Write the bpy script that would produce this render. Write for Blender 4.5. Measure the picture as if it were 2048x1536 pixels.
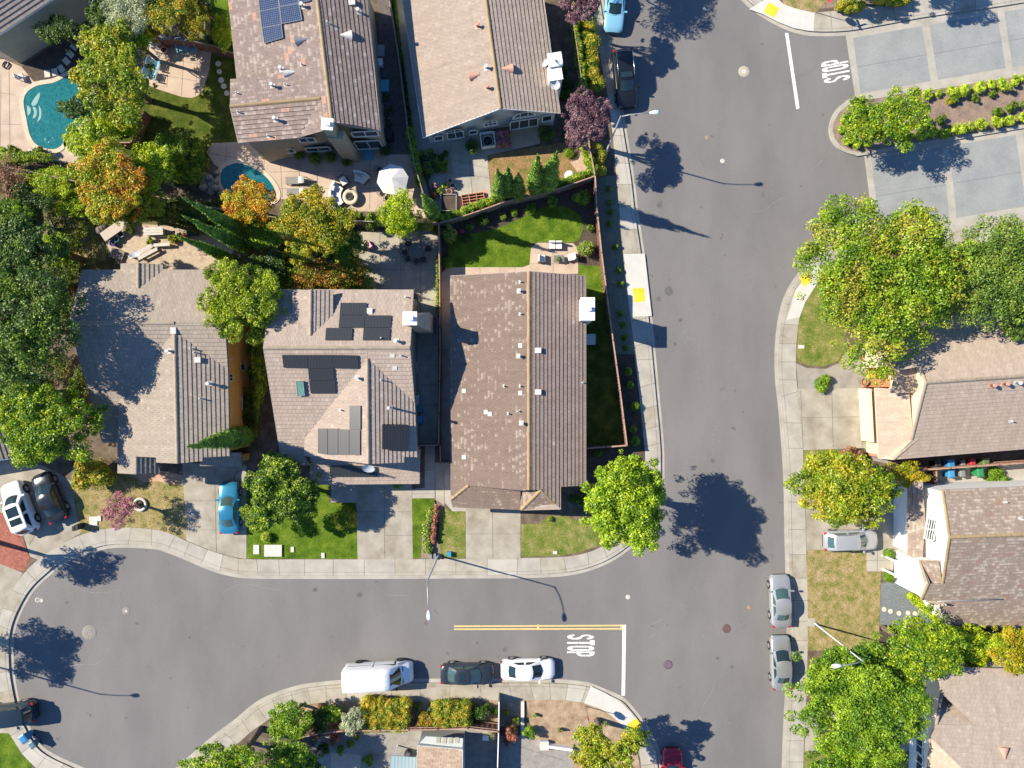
import bpy, bmesh, math, random
import numpy as np
from mathutils import Vector, Matrix
sc = bpy.context.scene
for o in list(bpy.data.objects): bpy.data.objects.remove(o)
col = sc.collection
V3 = Vector; PI = math.pi; R = math.radians
# ---------------------------------------------------------------- camera, sky, sun, exposure
H = 63.0            # drone height above the street, metres
S = 22.5            # photograph pixels per metre of street
cam = bpy.data.objects.new('camera', bpy.data.cameras.new('camera')); col.objects.link(cam)
cam.location = (0, 0, H); cam.rotation_euler = (0, 0, 0)
cam.data.sensor_width = 36.0; cam.data.lens = 36.0 * H / (2048 / S)
cam.data.clip_start = 1.0; cam.data.clip_end = 3000
sc.camera = cam
sun_dir = V3((1.258, -.347, -1.0))          # the way the light travels
w = bpy.data.worlds.new('World'); sc.world = w; w.use_nodes = True
nt = w.node_tree; bg = nt.nodes['Background']
sky = nt.nodes.new('ShaderNodeTexSky'); sky.sky_type = 'NISHITA'; sky.sun_disc = False
sky.sun_elevation = R(37.5); sky.sun_rotation = R(285.4)
sky.ozone_density = 10.0; sky.air_density = 1.0; sky.dust_density = 0.0
nt.links.new(sky.outputs[0], bg.inputs[0]); bg.inputs[1].default_value = 0.105
sl = bpy.data.lights.new('sun', 'SUN'); sl.energy = 5.0; sl.angle = R(0.5); sl.color = (1.0, .905, .74)
so = bpy.data.objects.new('sun', sl); col.objects.link(so); so.location = (-60, 20, 60)
so.rotation_euler = sun_dir.to_track_quat('-Z', 'Y').to_euler()
sc.view_settings.view_transform = 'Standard'; sc.view_settings.look = 'None'
sc.view_settings.exposure = 0.90; sc.view_settings.gamma = 1.0
sc.render.engine = 'CYCLES'; sc.render.resolution_x = 1024; sc.render.resolution_y = 768

# ---------------------------------------------------------------- helpers
def P(px, py, h=0.0):
    f = (H - h) / H / S
    return V3(((px - 1024) * f, (768 - py) * f, h))
def plane3(a, b, c):
    n = (b - a).cross(c - a).normalized()
    if n.z < 0: n = -n
    return (n, n.dot(a))
def hit(pl, px, py):
    n, d = pl
    o = V3((0, 0, H)); r = P(px, py, 0) - o
    t = (d - n.dot(o)) / n.dot(r)
    return o + r * t
def cr(pts, n=6, closed=False):
    out = []; N = len(pts)
    rng = range(N if closed else N - 1)
    for i in rng:
        if closed: p0, p1, p2, p3 = pts[i-1], pts[i], pts[(i+1) % N], pts[(i+2) % N]
        else: p0, p1, p2, p3 = pts[max(i-1, 0)], pts[i], pts[i+1], pts[min(i+2, N-1)]
        for k in range(n):
            t = k / n
            out.append(tuple(.5*((2*p1[j]) + (p2[j]-p0[j])*t + (2*p0[j]-5*p1[j]+4*p2[j]-p3[j])*t*t + (-p0[j]+3*p1[j]-3*p2[j]+p3[j])*t**3) for j in range(2)))
    if not closed: out.append(tuple(pts[-1]))
    return out
def offs(pts, d):          # shift a polyline to its right-hand side (image axes) by d pixels
    out = []
    for i, p in enumerate(pts):
        a = pts[max(i-1, 0)]; b = pts[min(i+1, len(pts)-1)]
        tx, ty = b[0]-a[0], b[1]-a[1]; l = math.hypot(tx, ty) or 1
        out.append((p[0]-ty/l*d, p[1]+tx/l*d))
    return out
WL = {}
def link(o, parent=None):
    col.objects.link(o)
    if parent is not None: o.parent = parent
    return o
def tag(o, label=None, cat=None, group=None, kind=None):
    if label: o['label'] = label
    if cat: o['category'] = cat
    if group: o['group'] = group
    if kind: o['kind'] = kind
    return o
def thing(name, label, cat, loc, rz=0, group=None):
    o = bpy.data.objects.new(name, None); o.location = loc; o.rotation_euler = (0, 0, rz); o.empty_display_size = .3
    link(o); WL[o] = V3(loc); return tag(o, label, cat, group)
class MB:
    def __init__(s): s.v = []; s.f = []; s.m = []; s.uv = []; s.sm = []
    def poly(s, pts, uv=None, m=0, sm=False):
        i = len(s.v); s.v += [tuple(p) for p in pts]; s.f.append(tuple(range(i, i+len(pts)))); s.m.append(m); s.uv.append(uv); s.sm.append(sm)
    def quads(s, rings, m=0, closed=True, sm=True, cap0=False, cap1=False):
        i0 = len(s.v); n = len(rings[0])
        for r in rings: s.v += [tuple(p) for p in r]
        for a in range(len(rings)-1):
            for b in range(n if closed else n-1):
                c = (b+1) % n
                s.f.append((i0+a*n+b, i0+a*n+c, i0+(a+1)*n+c, i0+(a+1)*n+b)); s.m.append(m); s.uv.append(None); s.sm.append(sm)
        if cap0: s.f.append(tuple(i0+k for k in range(n))[::-1]); s.m.append(m); s.uv.append(None); s.sm.append(False)
        if cap1: s.f.append(tuple(i0+(len(rings)-1)*n+k for k in range(n))); s.m.append(m); s.uv.append(None); s.sm.append(False)
    def box(s, c, sz, rz=0, m=0, top=1.0):
        cx, cy, cz = c; a, b, h = sz[0]/2, sz[1]/2, sz[2]/2; ca, sa = math.cos(rz), math.sin(rz)
        q = []
        for z, k in ((-h, 1), (h, top)):
            for x, y in ((-a, -b), (a, -b), (a, b), (-a, b)):
                x *= k; y *= k
                q.append((cx+x*ca-y*sa, cy+x*sa+y*ca, cz+z))
        s.quads([q[:4], q[4:]], m, sm=False, cap0=True, cap1=True)
    def tube(s, pts, r, n=8, m=0, cap=True, sm=True):
        rings = []; pts = [V3(p) for p in pts]
        rr = r if isinstance(r, (list, tuple)) else [r]*len(pts)
        for i, p in enumerate(pts):
            t = (pts[min(i+1, len(pts)-1)] - pts[max(i-1, 0)]).normalized()
            a = t.cross(V3((0, 0, 1)))
            if a.length < .01: a = t.cross(V3((1, 0, 0)))
            a.normalize(); b = t.cross(a)
            rings.append([p + (a*math.cos(k*2*PI/n) + b*math.sin(k*2*PI/n))*rr[i] for k in range(n)])
        s.quads(rings, m, sm=sm, cap0=cap, cap1=cap)
    def lathe(s, c, prof, n=20, m=0, sm=True, sx=1, sy=1, rz=0):
        rings = []
        for r, z in prof:
            ring = []
            for k in range(n):
                a = k*2*PI/n; x = math.cos(a)*r*sx; y = math.sin(a)*r*sy
                ring.append((c[0]+x*math.cos(rz)-y*math.sin(rz), c[1]+x*math.sin(rz)+y*math.cos(rz), c[2]+z))
            rings.append(ring)
        s.quads(rings, m, sm=sm, cap0=True, cap1=True)
    def prism(s, pts, z0, z1, m=0, side=None, bottom=False):
        pts = [(p[0], p[1]) for p in pts]
        ar = sum(pts[i-1][0]*pts[i][1]-pts[i][0]*pts[i-1][1] for i in range(len(pts)))
        if ar < 0: pts = pts[::-1]
        s.poly([(x, y, z1) for x, y in pts], m=m)
        sd = m if side is None else side
        for i in range(len(pts)):
            a, b = pts[i-1], pts[i]
            s.poly([(a[0], a[1], z0), (b[0], b[1], z0), (b[0], b[1], z1), (a[0], a[1], z1)], m=sd)
        if bottom: s.poly([(x, y, z0) for x, y in pts[::-1]], m=m)
    def build(s, name, mats, parent=None, loc=None, local=False):
        me = bpy.data.meshes.new(name)
        off = V3((0, 0, 0))
        if not local:
            if parent is not None: off = WL[parent]
            elif loc is not None: off = V3(loc)
        vs = s.v if off.length == 0 else [(x-off.x, y-off.y, z-off.z) for x, y, z in s.v]
        me.from_pydata(vs, [], s.f)
        if any(u is not None for u in s.uv):
            ul = me.uv_layers.new(name='UVMap'); k = 0
            flat = []
            for f, u in zip(s.f, s.uv):
                flat += [c for q in (u or [(0, 0)]*len(f)) for c in q]
            ul.data.foreach_set('uv', flat)
        if not isinstance(mats, (list, tuple)): mats = [mats]
        for mt in mats: me.materials.append(mt)
        me.polygons.foreach_set('material_index', s.m)
        me.polygons.foreach_set('use_smooth', s.sm)
        me.update()
        o = bpy.data.objects.new(name, me); link(o, parent)
        if parent is None and loc is not None: o.location = loc
        WL[o] = off if not local else WL.get(parent, V3((0, 0, 0)))
        return o

# ---------------------------------------------------------------- materials
def srgb(c): return tuple((x/12.92 if x <= .04045 else ((x+.055)/1.055)**2.4) for x in [v/255 for v in c]) + (1,)
MC = {}
def N(nt, t, **k):
    n = nt.nodes.new(t)
    for a, b in k.items(): setattr(n, a, b)
    return n
def newmat(name):
    m = bpy.data.materials.new(name); m.use_nodes = True
    nt = m.node_tree; b = nt.nodes['Principled BSDF']; return m, nt, b
def ramp(nt, cols, pos=None):
    r = N(nt, 'ShaderNodeValToRGB'); e = r.color_ramp.elements
    while len(e) < len(cols): e.new(.5)
    for i, c in enumerate(cols):
        e[i].position = pos[i] if pos else .3 + .4*i/max(1, len(cols)-1)
        e[i].color = tuple(c)+(1,) if len(c) == 3 else c
    return r
def surf(name, cols, scale=1.0, detail=5, rough=.9, fine=.25, fscale=25, bump=0.0, bscale=60, metal=0, spec=.3, stretch=(1, 1, 1), coat=0, pos=None, speck=None):
    """procedural surface: large noise through a colour ramp, times a fine noise, optional bump"""
    if name in MC: return MC[name]
    m, nt, b = newmat(name); L = nt.links.new
    tc = N(nt, 'ShaderNodeTexCoord'); mp = N(nt, 'ShaderNodeMapping'); mp.inputs['Scale'].default_value = stretch
    L(tc.outputs['Object'], mp.inputs[0])
    n1 = N(nt, 'ShaderNodeTexNoise'); n1.inputs['Scale'].default_value = scale; n1.inputs['Detail'].default_value = detail; n1.inputs['Roughness'].default_value = .6
    L(mp.outputs[0], n1.inputs['Vector'])
    r = ramp(nt, cols, pos); L(n1.outputs[0], r.inputs[0])
    out = r.outputs[0]
    if fine:
        n2 = N(nt, 'ShaderNodeTexNoise'); n2.inputs['Scale'].default_value = fscale; n2.inputs['Detail'].default_value = 4; n2.inputs['Roughness'].default_value = .7
        L(tc.outputs['Object'], n2.inputs['Vector'])
        mr = N(nt, 'ShaderNodeMapRange'); mr.inputs[1].default_value = .25; mr.inputs[2].default_value = .75; mr.inputs[3].default_value = 1-fine; mr.inputs[4].default_value = 1+fine
        L(n2.outputs[0], mr.inputs[0])
        mx = N(nt, 'ShaderNodeVectorMath', operation='SCALE'); L(out, mx.inputs[0]); L(mr.outputs[0], mx.inputs['Scale']); out = mx.outputs[0]
    if speck:
        c, sc_, th = speck
        vo = N(nt, 'ShaderNodeTexNoise'); vo.inputs['Scale'].default_value = sc_; vo.inputs['Detail'].default_value = 2; L(tc.outputs['Object'], vo.inputs['Vector'])
        mr2 = N(nt, 'ShaderNodeMapRange'); mr2.inputs[1].default_value = th; mr2.inputs[2].default_value = th+.05; L(vo.outputs[0], mr2.inputs[0])
        mm = N(nt, 'ShaderNodeMix', data_type='RGBA'); L(mr2.outputs[0], mm.inputs[0]); L(out, mm.inputs[6]); mm.inputs[7].default_value = tuple(c)+(1,); out = mm.outputs[2]
    L(out, b.inputs['Base Color'])
    b.inputs['Roughness'].default_value = rough; b.inputs['Metallic'].default_value = metal; b.inputs['Specular IOR Level'].default_value = spec
    if coat: b.inputs['Coat Weight'].default_value = coat; b.inputs['Coat Roughness'].default_value = .05
    if bump:
        n3 = N(nt, 'ShaderNodeTexNoise'); n3.inputs['Scale'].default_value = bscale; n3.inputs['Detail'].default_value = 4; L(tc.outputs['Object'], n3.inputs['Vector'])
        bp = N(nt, 'ShaderNodeBump'); bp.inputs['Strength'].default_value = 1; bp.inputs['Distance'].default_value = bump; L(n3.outputs[0], bp.inputs['Height']); L(bp.outputs[0], b.inputs['Normal'])
    MC[name] = m; return m
def plain(name, c, rough=.6, metal=0, spec=.4, var=.08, coat=0):
    c = tuple(c[:3]); return surf(name, [tuple(x*(1-var) for x in c), tuple(min(1, x*(1+var)) for x in c)], scale=3, fine=.05, fscale=12, rough=rough, metal=metal, spec=spec, coat=coat)
def tile(name, base, alt, pale, odd=None, pale_amt=.0, cluster=.0, tw=.33, td=.34, joint=.55):
    """flat concrete roof tiles laid in running bond, a tone per tile; some tiles paler, in drifts"""
    m, nt, b = newmat(name); L = nt.links.new
    uv = N(nt, 'ShaderNodeUVMap'); sp = N(nt, 'ShaderNodeSeparateXYZ'); L(uv.outputs[0], sp.inputs[0])
    def mth(op, a, bb=None):
        n = N(nt, 'ShaderNodeMath', operation=op)
        for i, q in enumerate((a, bb)):
            if q is None: continue
            if isinstance(q, (int, float)): n.inputs[i].default_value = q
            else: L(q, n.inputs[i])
        return n.outputs[0]
    rv = mth('DIVIDE', sp.outputs[1], td); row = mth('FLOOR', rv)
    half = mth('MULTIPLY', mth('MODULO', row, 2.0), .5)
    cu = mth('ADD', mth('DIVIDE', sp.outputs[0], tw), half); cl = mth('FLOOR', cu)
    cb = N(nt, 'ShaderNodeCombineXYZ'); L(cl, cb.inputs[0]); L(row, cb.inputs[1])
    wn = N(nt, 'ShaderNodeTexWhiteNoise', noise_dimensions='3D'); L(cb.outputs[0], wn.inputs[0])
    cb2 = N(nt, 'ShaderNodeCombineXYZ'); L(cl, cb2.inputs[0]); L(row, cb2.inputs[1]); cb2.inputs[2].default_value = 7.7
    wn2 = N(nt, 'ShaderNodeTexWhiteNoise', noise_dimensions='3D'); L(cb2.outputs[0], wn2.inputs[0])
    r = ramp(nt, [base, alt], [0, 1]); L(wn.outputs[0], r.inputs[0])
    tc = N(nt, 'ShaderNodeTexCoord')
    ns = N(nt, 'ShaderNodeTexNoise'); ns.inputs['Scale'].default_value = .35; ns.inputs['Detail'].default_value = 3; L(tc.outputs['Object'], ns.inputs['Vector'])
    val = mth('ADD', wn2.outputs[0], mth('MULTIPLY', mth('SUBTRACT', ns.outputs[0], .5), cluster))
    fac = mth('GREATER_THAN', val, 1-pale_amt)
    fv = mth('FRACT', rv)
    lo = mth('LESS_THAN', fv, .48); drift = mth('GREATER_THAN', val, 1-pale_amt*.35)
    fade = mth('MULTIPLY', fac, mth('ADD', mth('MULTIPLY', lo, .55), mth('MULTIPLY', drift, .4)))
    mx = N(nt, 'ShaderNodeMix', data_type='RGBA'); L(fade, mx.inputs[0]); L(r.outputs[0], mx.inputs[6]); mx.inputs[7].default_value = tuple(pale)+(1,)
    out = mx.outputs[2]
    if odd:
        f2 = mth('GREATER_THAN', wn2.outputs[0], -1.0); 
        cb3 = N(nt, 'ShaderNodeCombineXYZ'); L(mth('FLOOR', mth('DIVIDE', cu, 2.0)), cb3.inputs[0]); L(row, cb3.inputs[1]); cb3.inputs[2].default_value = 3.1
        wn3 = N(nt, 'ShaderNodeTexWhiteNoise', noise_dimensions='3D'); L(cb3.outputs[0], wn3.inputs[0])
        f3 = mth('GREATER_THAN', wn3.outputs[0], .972)
        m3 = N(nt, 'ShaderNodeMix', data_type='RGBA'); L(f3, m3.inputs[0]); L(out, m3.inputs[6]); m3.inputs[7].default_value = tuple(odd)+(1,); out = m3.outputs[2]
    jt = mth('LESS_THAN', mth('FRACT', cu), .07)
    m4 = N(nt, 'ShaderNodeMix', data_type='RGBA'); L(mth('MULTIPLY', jt, 1-joint), m4.inputs[0]); L(out, m4.inputs[6]); m4.inputs[7].default_value = (.05, .04, .04, 1); out = m4.outputs[2]
    nf = N(nt, 'ShaderNodeTexNoise'); nf.inputs['Scale'].default_value = 3.0; nf.inputs['Detail'].default_value = 8; nf.inputs['Roughness'].default_value = .75; L(tc.outputs['Object'], nf.inputs['Vector'])
    mr = N(nt, 'ShaderNodeMapRange'); mr.inputs[1].default_value = .3; mr.inputs[2].default_value = .7; mr.inputs[3].default_value = .88; mr.inputs[4].default_value = 1.1; L(nf.outputs[0], mr.inputs[0])
    vm = N(nt, 'ShaderNodeVectorMath', operation='SCALE'); L(out, vm.inputs[0]); L(mr.outputs[0], vm.inputs['Scale'])
    ms = N(nt, 'ShaderNodeMapping'); ms.inputs['Scale'].default_value = (2.2, .22, 1); L(uv.outputs[0], ms.inputs[0])
    n5 = N(nt, 'ShaderNodeTexNoise'); n5.inputs['Scale'].default_value = 1.0; n5.inputs['Detail'].default_value = 6; n5.inputs['Roughness'].default_value = .7; L(ms.outputs[0], n5.inputs['Vector'])
    m5 = N(nt, 'ShaderNodeMapRange'); m5.inputs[1].default_value = .3; m5.inputs[2].default_value = .7; m5.inputs[3].default_value = .84; m5.inputs[4].default_value = 1.1; L(n5.outputs[0], m5.inputs[0])
    v5 = N(nt, 'ShaderNodeVectorMath', operation='SCALE'); L(vm.outputs[0], v5.inputs[0]); L(m5.outputs[0], v5.inputs['Scale']); vm = v5
    L(vm.outputs[0], b.inputs['Base Color']); b.inputs['Roughness'].default_value = .85; b.inputs['Specular IOR Level'].default_value = .3
    return m
def leafmat(name, cols, scale=.5, pos=None, trans=.26, var=.5, mul=(1.13, 1.36, .66)):
    """leaf material: drifts of colour through the crown, every leaf its own tone, some light let through"""
    if name in MC: return MC[name]
    m, nt, b = newmat(name); L = nt.links.new
    tc = N(nt, 'ShaderNodeTexCoord'); ns = N(nt, 'ShaderNodeTexNoise'); ns.inputs['Scale'].default_value = scale; ns.inputs['Detail'].default_value = 3
    L(tc.outputs['Object'], ns.inputs['Vector'])
    g = N(nt, 'ShaderNodeNewGeometry')
    ma = N(nt, 'ShaderNodeMath', operation='MULTIPLY_ADD'); L(g.outputs['Random Per Island'], ma.inputs[0]); ma.inputs[1].default_value = .22; 
    ad = N(nt, 'ShaderNodeMath', operation='SUBTRACT'); L(ns.outputs[0], ad.inputs[0]); ad.inputs[1].default_value = .11; L(ad.outputs[0], ma.inputs[2])
    r = ramp(nt, [tuple(min(.85, x*k) for x, k in zip(c, mul)) for c in cols], pos or [.36+.28*i/max(1, len(cols)-1) for i in range(len(cols))]); L(ma.outputs[0], r.inputs[0])
    wn = N(nt, 'ShaderNodeTexWhiteNoise', noise_dimensions='1D'); L(g.outputs['Random Per Island'], wn.inputs['W'])
    mr = N(nt, 'ShaderNodeMapRange'); mr.inputs[3].default_value = 1-var; mr.inputs[4].default_value = 1+var; L(wn.outputs[0], mr.inputs[0])
    vm = N(nt, 'ShaderNodeVectorMath', operation='SCALE'); L(r.outputs[0], vm.inputs[0]); L(mr.outputs[0], vm.inputs['Scale'])
    d = N(nt, 'ShaderNodeBsdfDiffuse'); t = N(nt, 'ShaderNodeBsdfTranslucent'); gl = N(nt, 'ShaderNodeBsdfGlossy'); gl.inputs['Roughness'].default_value = .45; gl.inputs['Color'].default_value = (.5, .5, .5, 1)
    L(vm.outputs[0], d.inputs[0]); L(vm.outputs[0], t.inputs[0])
    m1 = N(nt, 'ShaderNodeMixShader'); m1.inputs[0].default_value = trans; L(d.outputs[0], m1.inputs[1]); L(t.outputs[0], m1.inputs[2])
    m2 = N(nt, 'ShaderNodeMixShader'); m2.inputs[0].default_value = .05; L(m1.outputs[0], m2.inputs[1]); L(gl.outputs[0], m2.inputs[2])
    L(m2.outputs[0], nt.nodes['Material Output'].inputs[0])
    MC[name] = m; return m
ASPH = surf('asphalt', [(.143, .137, .134), (.168, .161, .156), (.193, .185, .178)], scale=.16, detail=10, fine=.24, fscale=14, bump=.004, bscale=70, stretch=(1.3, .5, 1), speck=((.115, .108, .104), 1.1, .70))
CONC = surf('concrete', [(.30, .28, .24), (.36, .335, .29), (.42, .395, .34)], scale=.8, detail=8, fine=.09, fscale=18, bump=.002)
CONCS = surf('stained concrete', [(.24, .21, .16), (.33, .30, .245), (.38, .35, .3)], scale=1.1, detail=9, fine=.12, fscale=16)
CONCB = surf('new concrete', [(.48, .47, .43), (.54, .53, .485)], scale=1.2, detail=6, fine=.05, fscale=20)
CONCW = surf('weathered concrete', [(.27, .24, .19), (.35, .32, .26), (.40, .375, .31)], scale=.9, detail=8, fine=.12, fscale=16)
DRIVE = surf('driveway concrete', [(.235, .205, .16), (.32, .29, .235), (.395, .365, .305)], scale=.7, detail=8, fine=.12, fscale=30, bump=.003)
AGG = surf('exposed aggregate', [(.22, .2, .175), (.29, .265, .23), (.33, .3, .26)], scale=1.0, detail=8, fine=.22, fscale=30)
PINKC = surf('pink patio concrete', [(.38, .29, .225), (.46, .36, .28), (.50, .40, .32)], scale=.8, detail=7, fine=.12, fscale=14)
TERRA = surf('terracotta paving', [(.42, .24, .15), (.55, .36, .24)], scale=1.4, fine=.15, fscale=15)
SOIL = surf('soil', [(.075, .055, .04), (.13, .098, .07), (.20, .155, .11)], scale=1.2, detail=9, fine=.4, fscale=9, bump=.03, bscale=9)
MULCH = surf('bark mulch', [(.055, .04, .032), (.10, .075, .058)], scale=2, detail=8, fine=.45, fscale=12, bump=.02, bscale=25)
MULCHP = surf('weathered mulch', [(.16, .115, .09), (.24, .18, .145), (.30, .2, .14)], scale=1.4, detail=8, fine=.35, fscale=10, bump=.02, bscale=25)
REDB = surf('red bark', [(.22, .07, .05), (.36, .14, .1)], scale=4, detail=8, fine=.35, fscale=12, bump=.02, bscale=25)
GRAV = surf('dry gravel soil', [(.22, .15, .09), (.33, .24, .155), (.42, .32, .22)], scale=1.6, detail=9, fine=.3, fscale=12, bump=.01, bscale=30)
BLUEG = surf('blue gravel', [(.12, .14, .15), (.2, .22, .23)], scale=6, detail=8, fine=.4, fscale=14)
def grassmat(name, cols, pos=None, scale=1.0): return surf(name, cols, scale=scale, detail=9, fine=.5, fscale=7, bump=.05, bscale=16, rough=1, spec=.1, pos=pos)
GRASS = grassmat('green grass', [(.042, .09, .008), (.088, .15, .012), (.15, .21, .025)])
GRASSD = grassmat('shade darkened grass', [(.03, .055, .01), (.07, .095, .015), (.14, .15, .03)])
GRASSM = grassmat('patchy grass', [(.08, .13, .018), (.17, .19, .045), (.30, .25, .11)])
GRASSY = grassmat('dry grass', [(.12, .15, .03), (.27, .22, .09), (.38, .29, .17)], scale=1.6)
DIRTG = grassmat('dirt lawn', [(.12, .14, .03), (.27, .17, .08), (.33, .2, .12)], scale=1.3)
GCOV = surf('ground cover gravel', [(.14, .15, .10), (.2, .2, .15)], scale=3, detail=9, fine=.4, fscale=9)
WHITEP = surf('white road paint', [(.66, .65, .62), (.8, .79, .76)], scale=2.5, detail=9, fine=.08, fscale=25, rough=.7, speck=((.36, .35, .34), 7, .62))
YELP = surf('yellow road paint', [(.60, .40, .14), (.74, .53, .22)], scale=2.5, detail=9, fine=.14, fscale=20, rough=.7, speck=((.34, .27, .17), 7, .64))
TACT = surf('tactile yellow', [(.72, .44, .02), (.85, .55, .05)], scale=1.4, detail=6, fine=.1, fscale=30)
DARKJ = plain('joint', (.11, .1, .085)); 
WOOD = surf('redwood fence', [(.12, .055, .04), (.2, .1, .07), (.27, .15, .11)], scale=2.5, detail=6, fine=.25, fscale=14, stretch=(3, 3, .3))
WOODG = surf('grey wood', [(.2, .17, .14), (.3, .26, .22)], scale=2.5, detail=6, fine=.25, fscale=14, stretch=(3, 3, .3))
WOODT = surf('worn cap wood', [(.32, .2, .15), (.45, .3, .23)], scale=3, detail=6, fine=.25, fscale=14)
BARK = surf('bark', [(.08, .06, .045), (.17, .135, .1)], scale=4, detail=6, fine=.3, fscale=12, bump=.03, bscale=12)
METAL = plain('galvanised metal', (.30, .31, .32), rough=.5, metal=.5)
VENTW = surf('weathered vent paint', [(.42, .41, .38), (.6, .59, .56)], scale=6, fine=.15, fscale=20)
WHITE = plain('white paint', (.76, .75, .72), rough=.6, var=.04)
GLASS = plain('window glass', (.03, .05, .06), rough=.06, spec=.8, var=.2)
BLACK = plain('black rubber', (.02, .02, .022), rough=.7)
DMETAL = plain('dark metal', (.04, .04, .042), rough=.4, metal=.5)
CHROME = plain('chrome', (.65, .66, .68), rough=.15, metal=1)
# ---------------------------------------------------------------- the ground: road, kerbs, pavements, lots
def px2(pts): return [tuple(P(x, y)[:2]) for x, y in pts]
def sheet(name, pts, mat, z, smooth=0, label=None):
    if smooth: pts = cr(pts, smooth, True)
    mb = MB(); q = [(x, y, z) for x, y in px2(pts)]
    ar = sum(q[i-1][0]*q[i][1]-q[i][0]*q[i-1][1] for i in range(len(q)))
    if ar < 0: q = q[::-1]
    mb.poly(q); o = mb.build(name, mat); tag(o, label, kind='structure'); return o
KZ = .12
mb = MB(); mb.poly([(-900, -900, -.3), (900, -900, -.3), (900, 900, -.3), (-900, 900, -.3)]); tag(mb.build('ground', SOIL), kind='structure')
mb = MB(); mb.poly([(-60, -48, 0), (62, -48, 0), (62, 48, 0), (-60, 48, 0)]); tag(mb.build('road', ASPH), kind='structure')
A_edge = [(1192, -160), (1198, -60), (1207, 0), (1225, 105), (1246, 217), (1268, 350), (1277, 425), (1289, 505), (1298, 575), (1306, 650), (1314, 734), (1321, 810), (1327, 875), (1329, 922), (1327, 985), (1310, 1040), (1275, 1085), (1220, 1125), (1150, 1149), (1060, 1156), (912, 1157), (760, 1158), (610, 1158), (500, 1157), (454, 1151), (417, 1140), (375, 1122), (335, 1106), (304, 1098), (227, 1096), (175, 1108), (140, 1122), (105, 1147), (66, 1185), (38, 1237), (28, 1279), (28, 1332), (33, 1370), (42, 1410), (58, 1450), (80, 1487), (105, 1506), (140, 1523), (175, 1538), (230, 1560), (300, 1640)]
A_back = [(1166, -160), (1172, -60), (1182, 0), (1198, 105), (1219, 217), (1232, 350), (1239, 430), (1246, 508), (1255, 600), (1263, 654), (1270, 720), (1278, 790), (1285, 860), (1290, 915), (1287, 975), (1270, 1030), (1240, 1068), (1195, 1097), (1140, 1112), (1060, 1115), (912, 1117), (760, 1118), (610, 1118), (497, 1118), (462, 1113), (425, 1102), (380, 1084), (345, 1068), (305, 1058), (235, 1055), (180, 1064), (130, 1085), (78, 1119), (40, 1158), (8, 1215), (-10, 1270), (-12, 1335), (-6, 1385), (4, 1425), (22, 1470), (45, 1505), (75, 1535), (110, 1560), (150, 1590), (210, 1680)]
B_edge = [(290, 1590), (367, 1522), (425, 1472), (470, 1438), (510, 1405), (550, 1385), (587, 1373), (615, 1367), (680, 1360), (760, 1358), (900, 1357), (1040, 1357), (1110, 1358), (1150, 1361), (1181, 1366), (1213, 1379), (1246, 1394), (1266, 1414), (1286, 1439), (1299, 1457), (1311, 1482), (1319, 1502), (1323, 1536), (1328, 1640)]
B_back = [(330, 1640), (400, 1560), (490, 1473), (525, 1447), (550, 1430), (585, 1415), (622, 1407), (680, 1402), (760, 1401), (900, 1400), (1050, 1399), (1110, 1398), (1141, 1400), (1168, 1405), (1201, 1416), (1221, 1429), (1239, 1444), (1254, 1461), (1271, 1487), (1279, 1512), (1282, 1540), (1286, 1640)]
C_edge = [(2250, 398), (2048, 431), (1900, 452), (1800, 458), (1720, 463), (1665, 483), (1625, 510), (1594, 548), (1570, 588), (1556, 635), (1549, 700), (1550, 760), (1557, 825), (1566, 950), (1569, 1084), (1572, 1200), (1573, 1300), (1569, 1400), (1565, 1480), (1563, 1536), (1558, 1640)]
C_back = [(2250, 440), (2048, 473), (1905, 492), (1820, 497), (1745, 505), (1695, 525), (1655, 548), (1628, 575), (1609, 605), (1597, 640), (1591, 700), (1592, 760), (1600, 825), (1607, 950), (1611, 1084), (1614, 1200), (1614, 1300), (1611, 1400), (1607, 1480), (1605, 1536), (1600, 1640)]
D_edge = [(1420, -120), (1462, -20), (1482, 0), (1500, 17), (1525, 35), (1555, 52), (1587, 65), (1625, 72), (1691, 71), (1760, 60), (1846, 44), (1950, 29), (2048, 14), (2250, -20)]
D_back = [(1500, -120), (1530, -25), (1550, 0), (1566, 10), (1585, 17), (1603, 22), (1618, 25), (1628, 27), (1660, 24), (1700, 20), (1751, 14), (1843, 0), (1950, -20), (2048, -40)]
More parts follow.
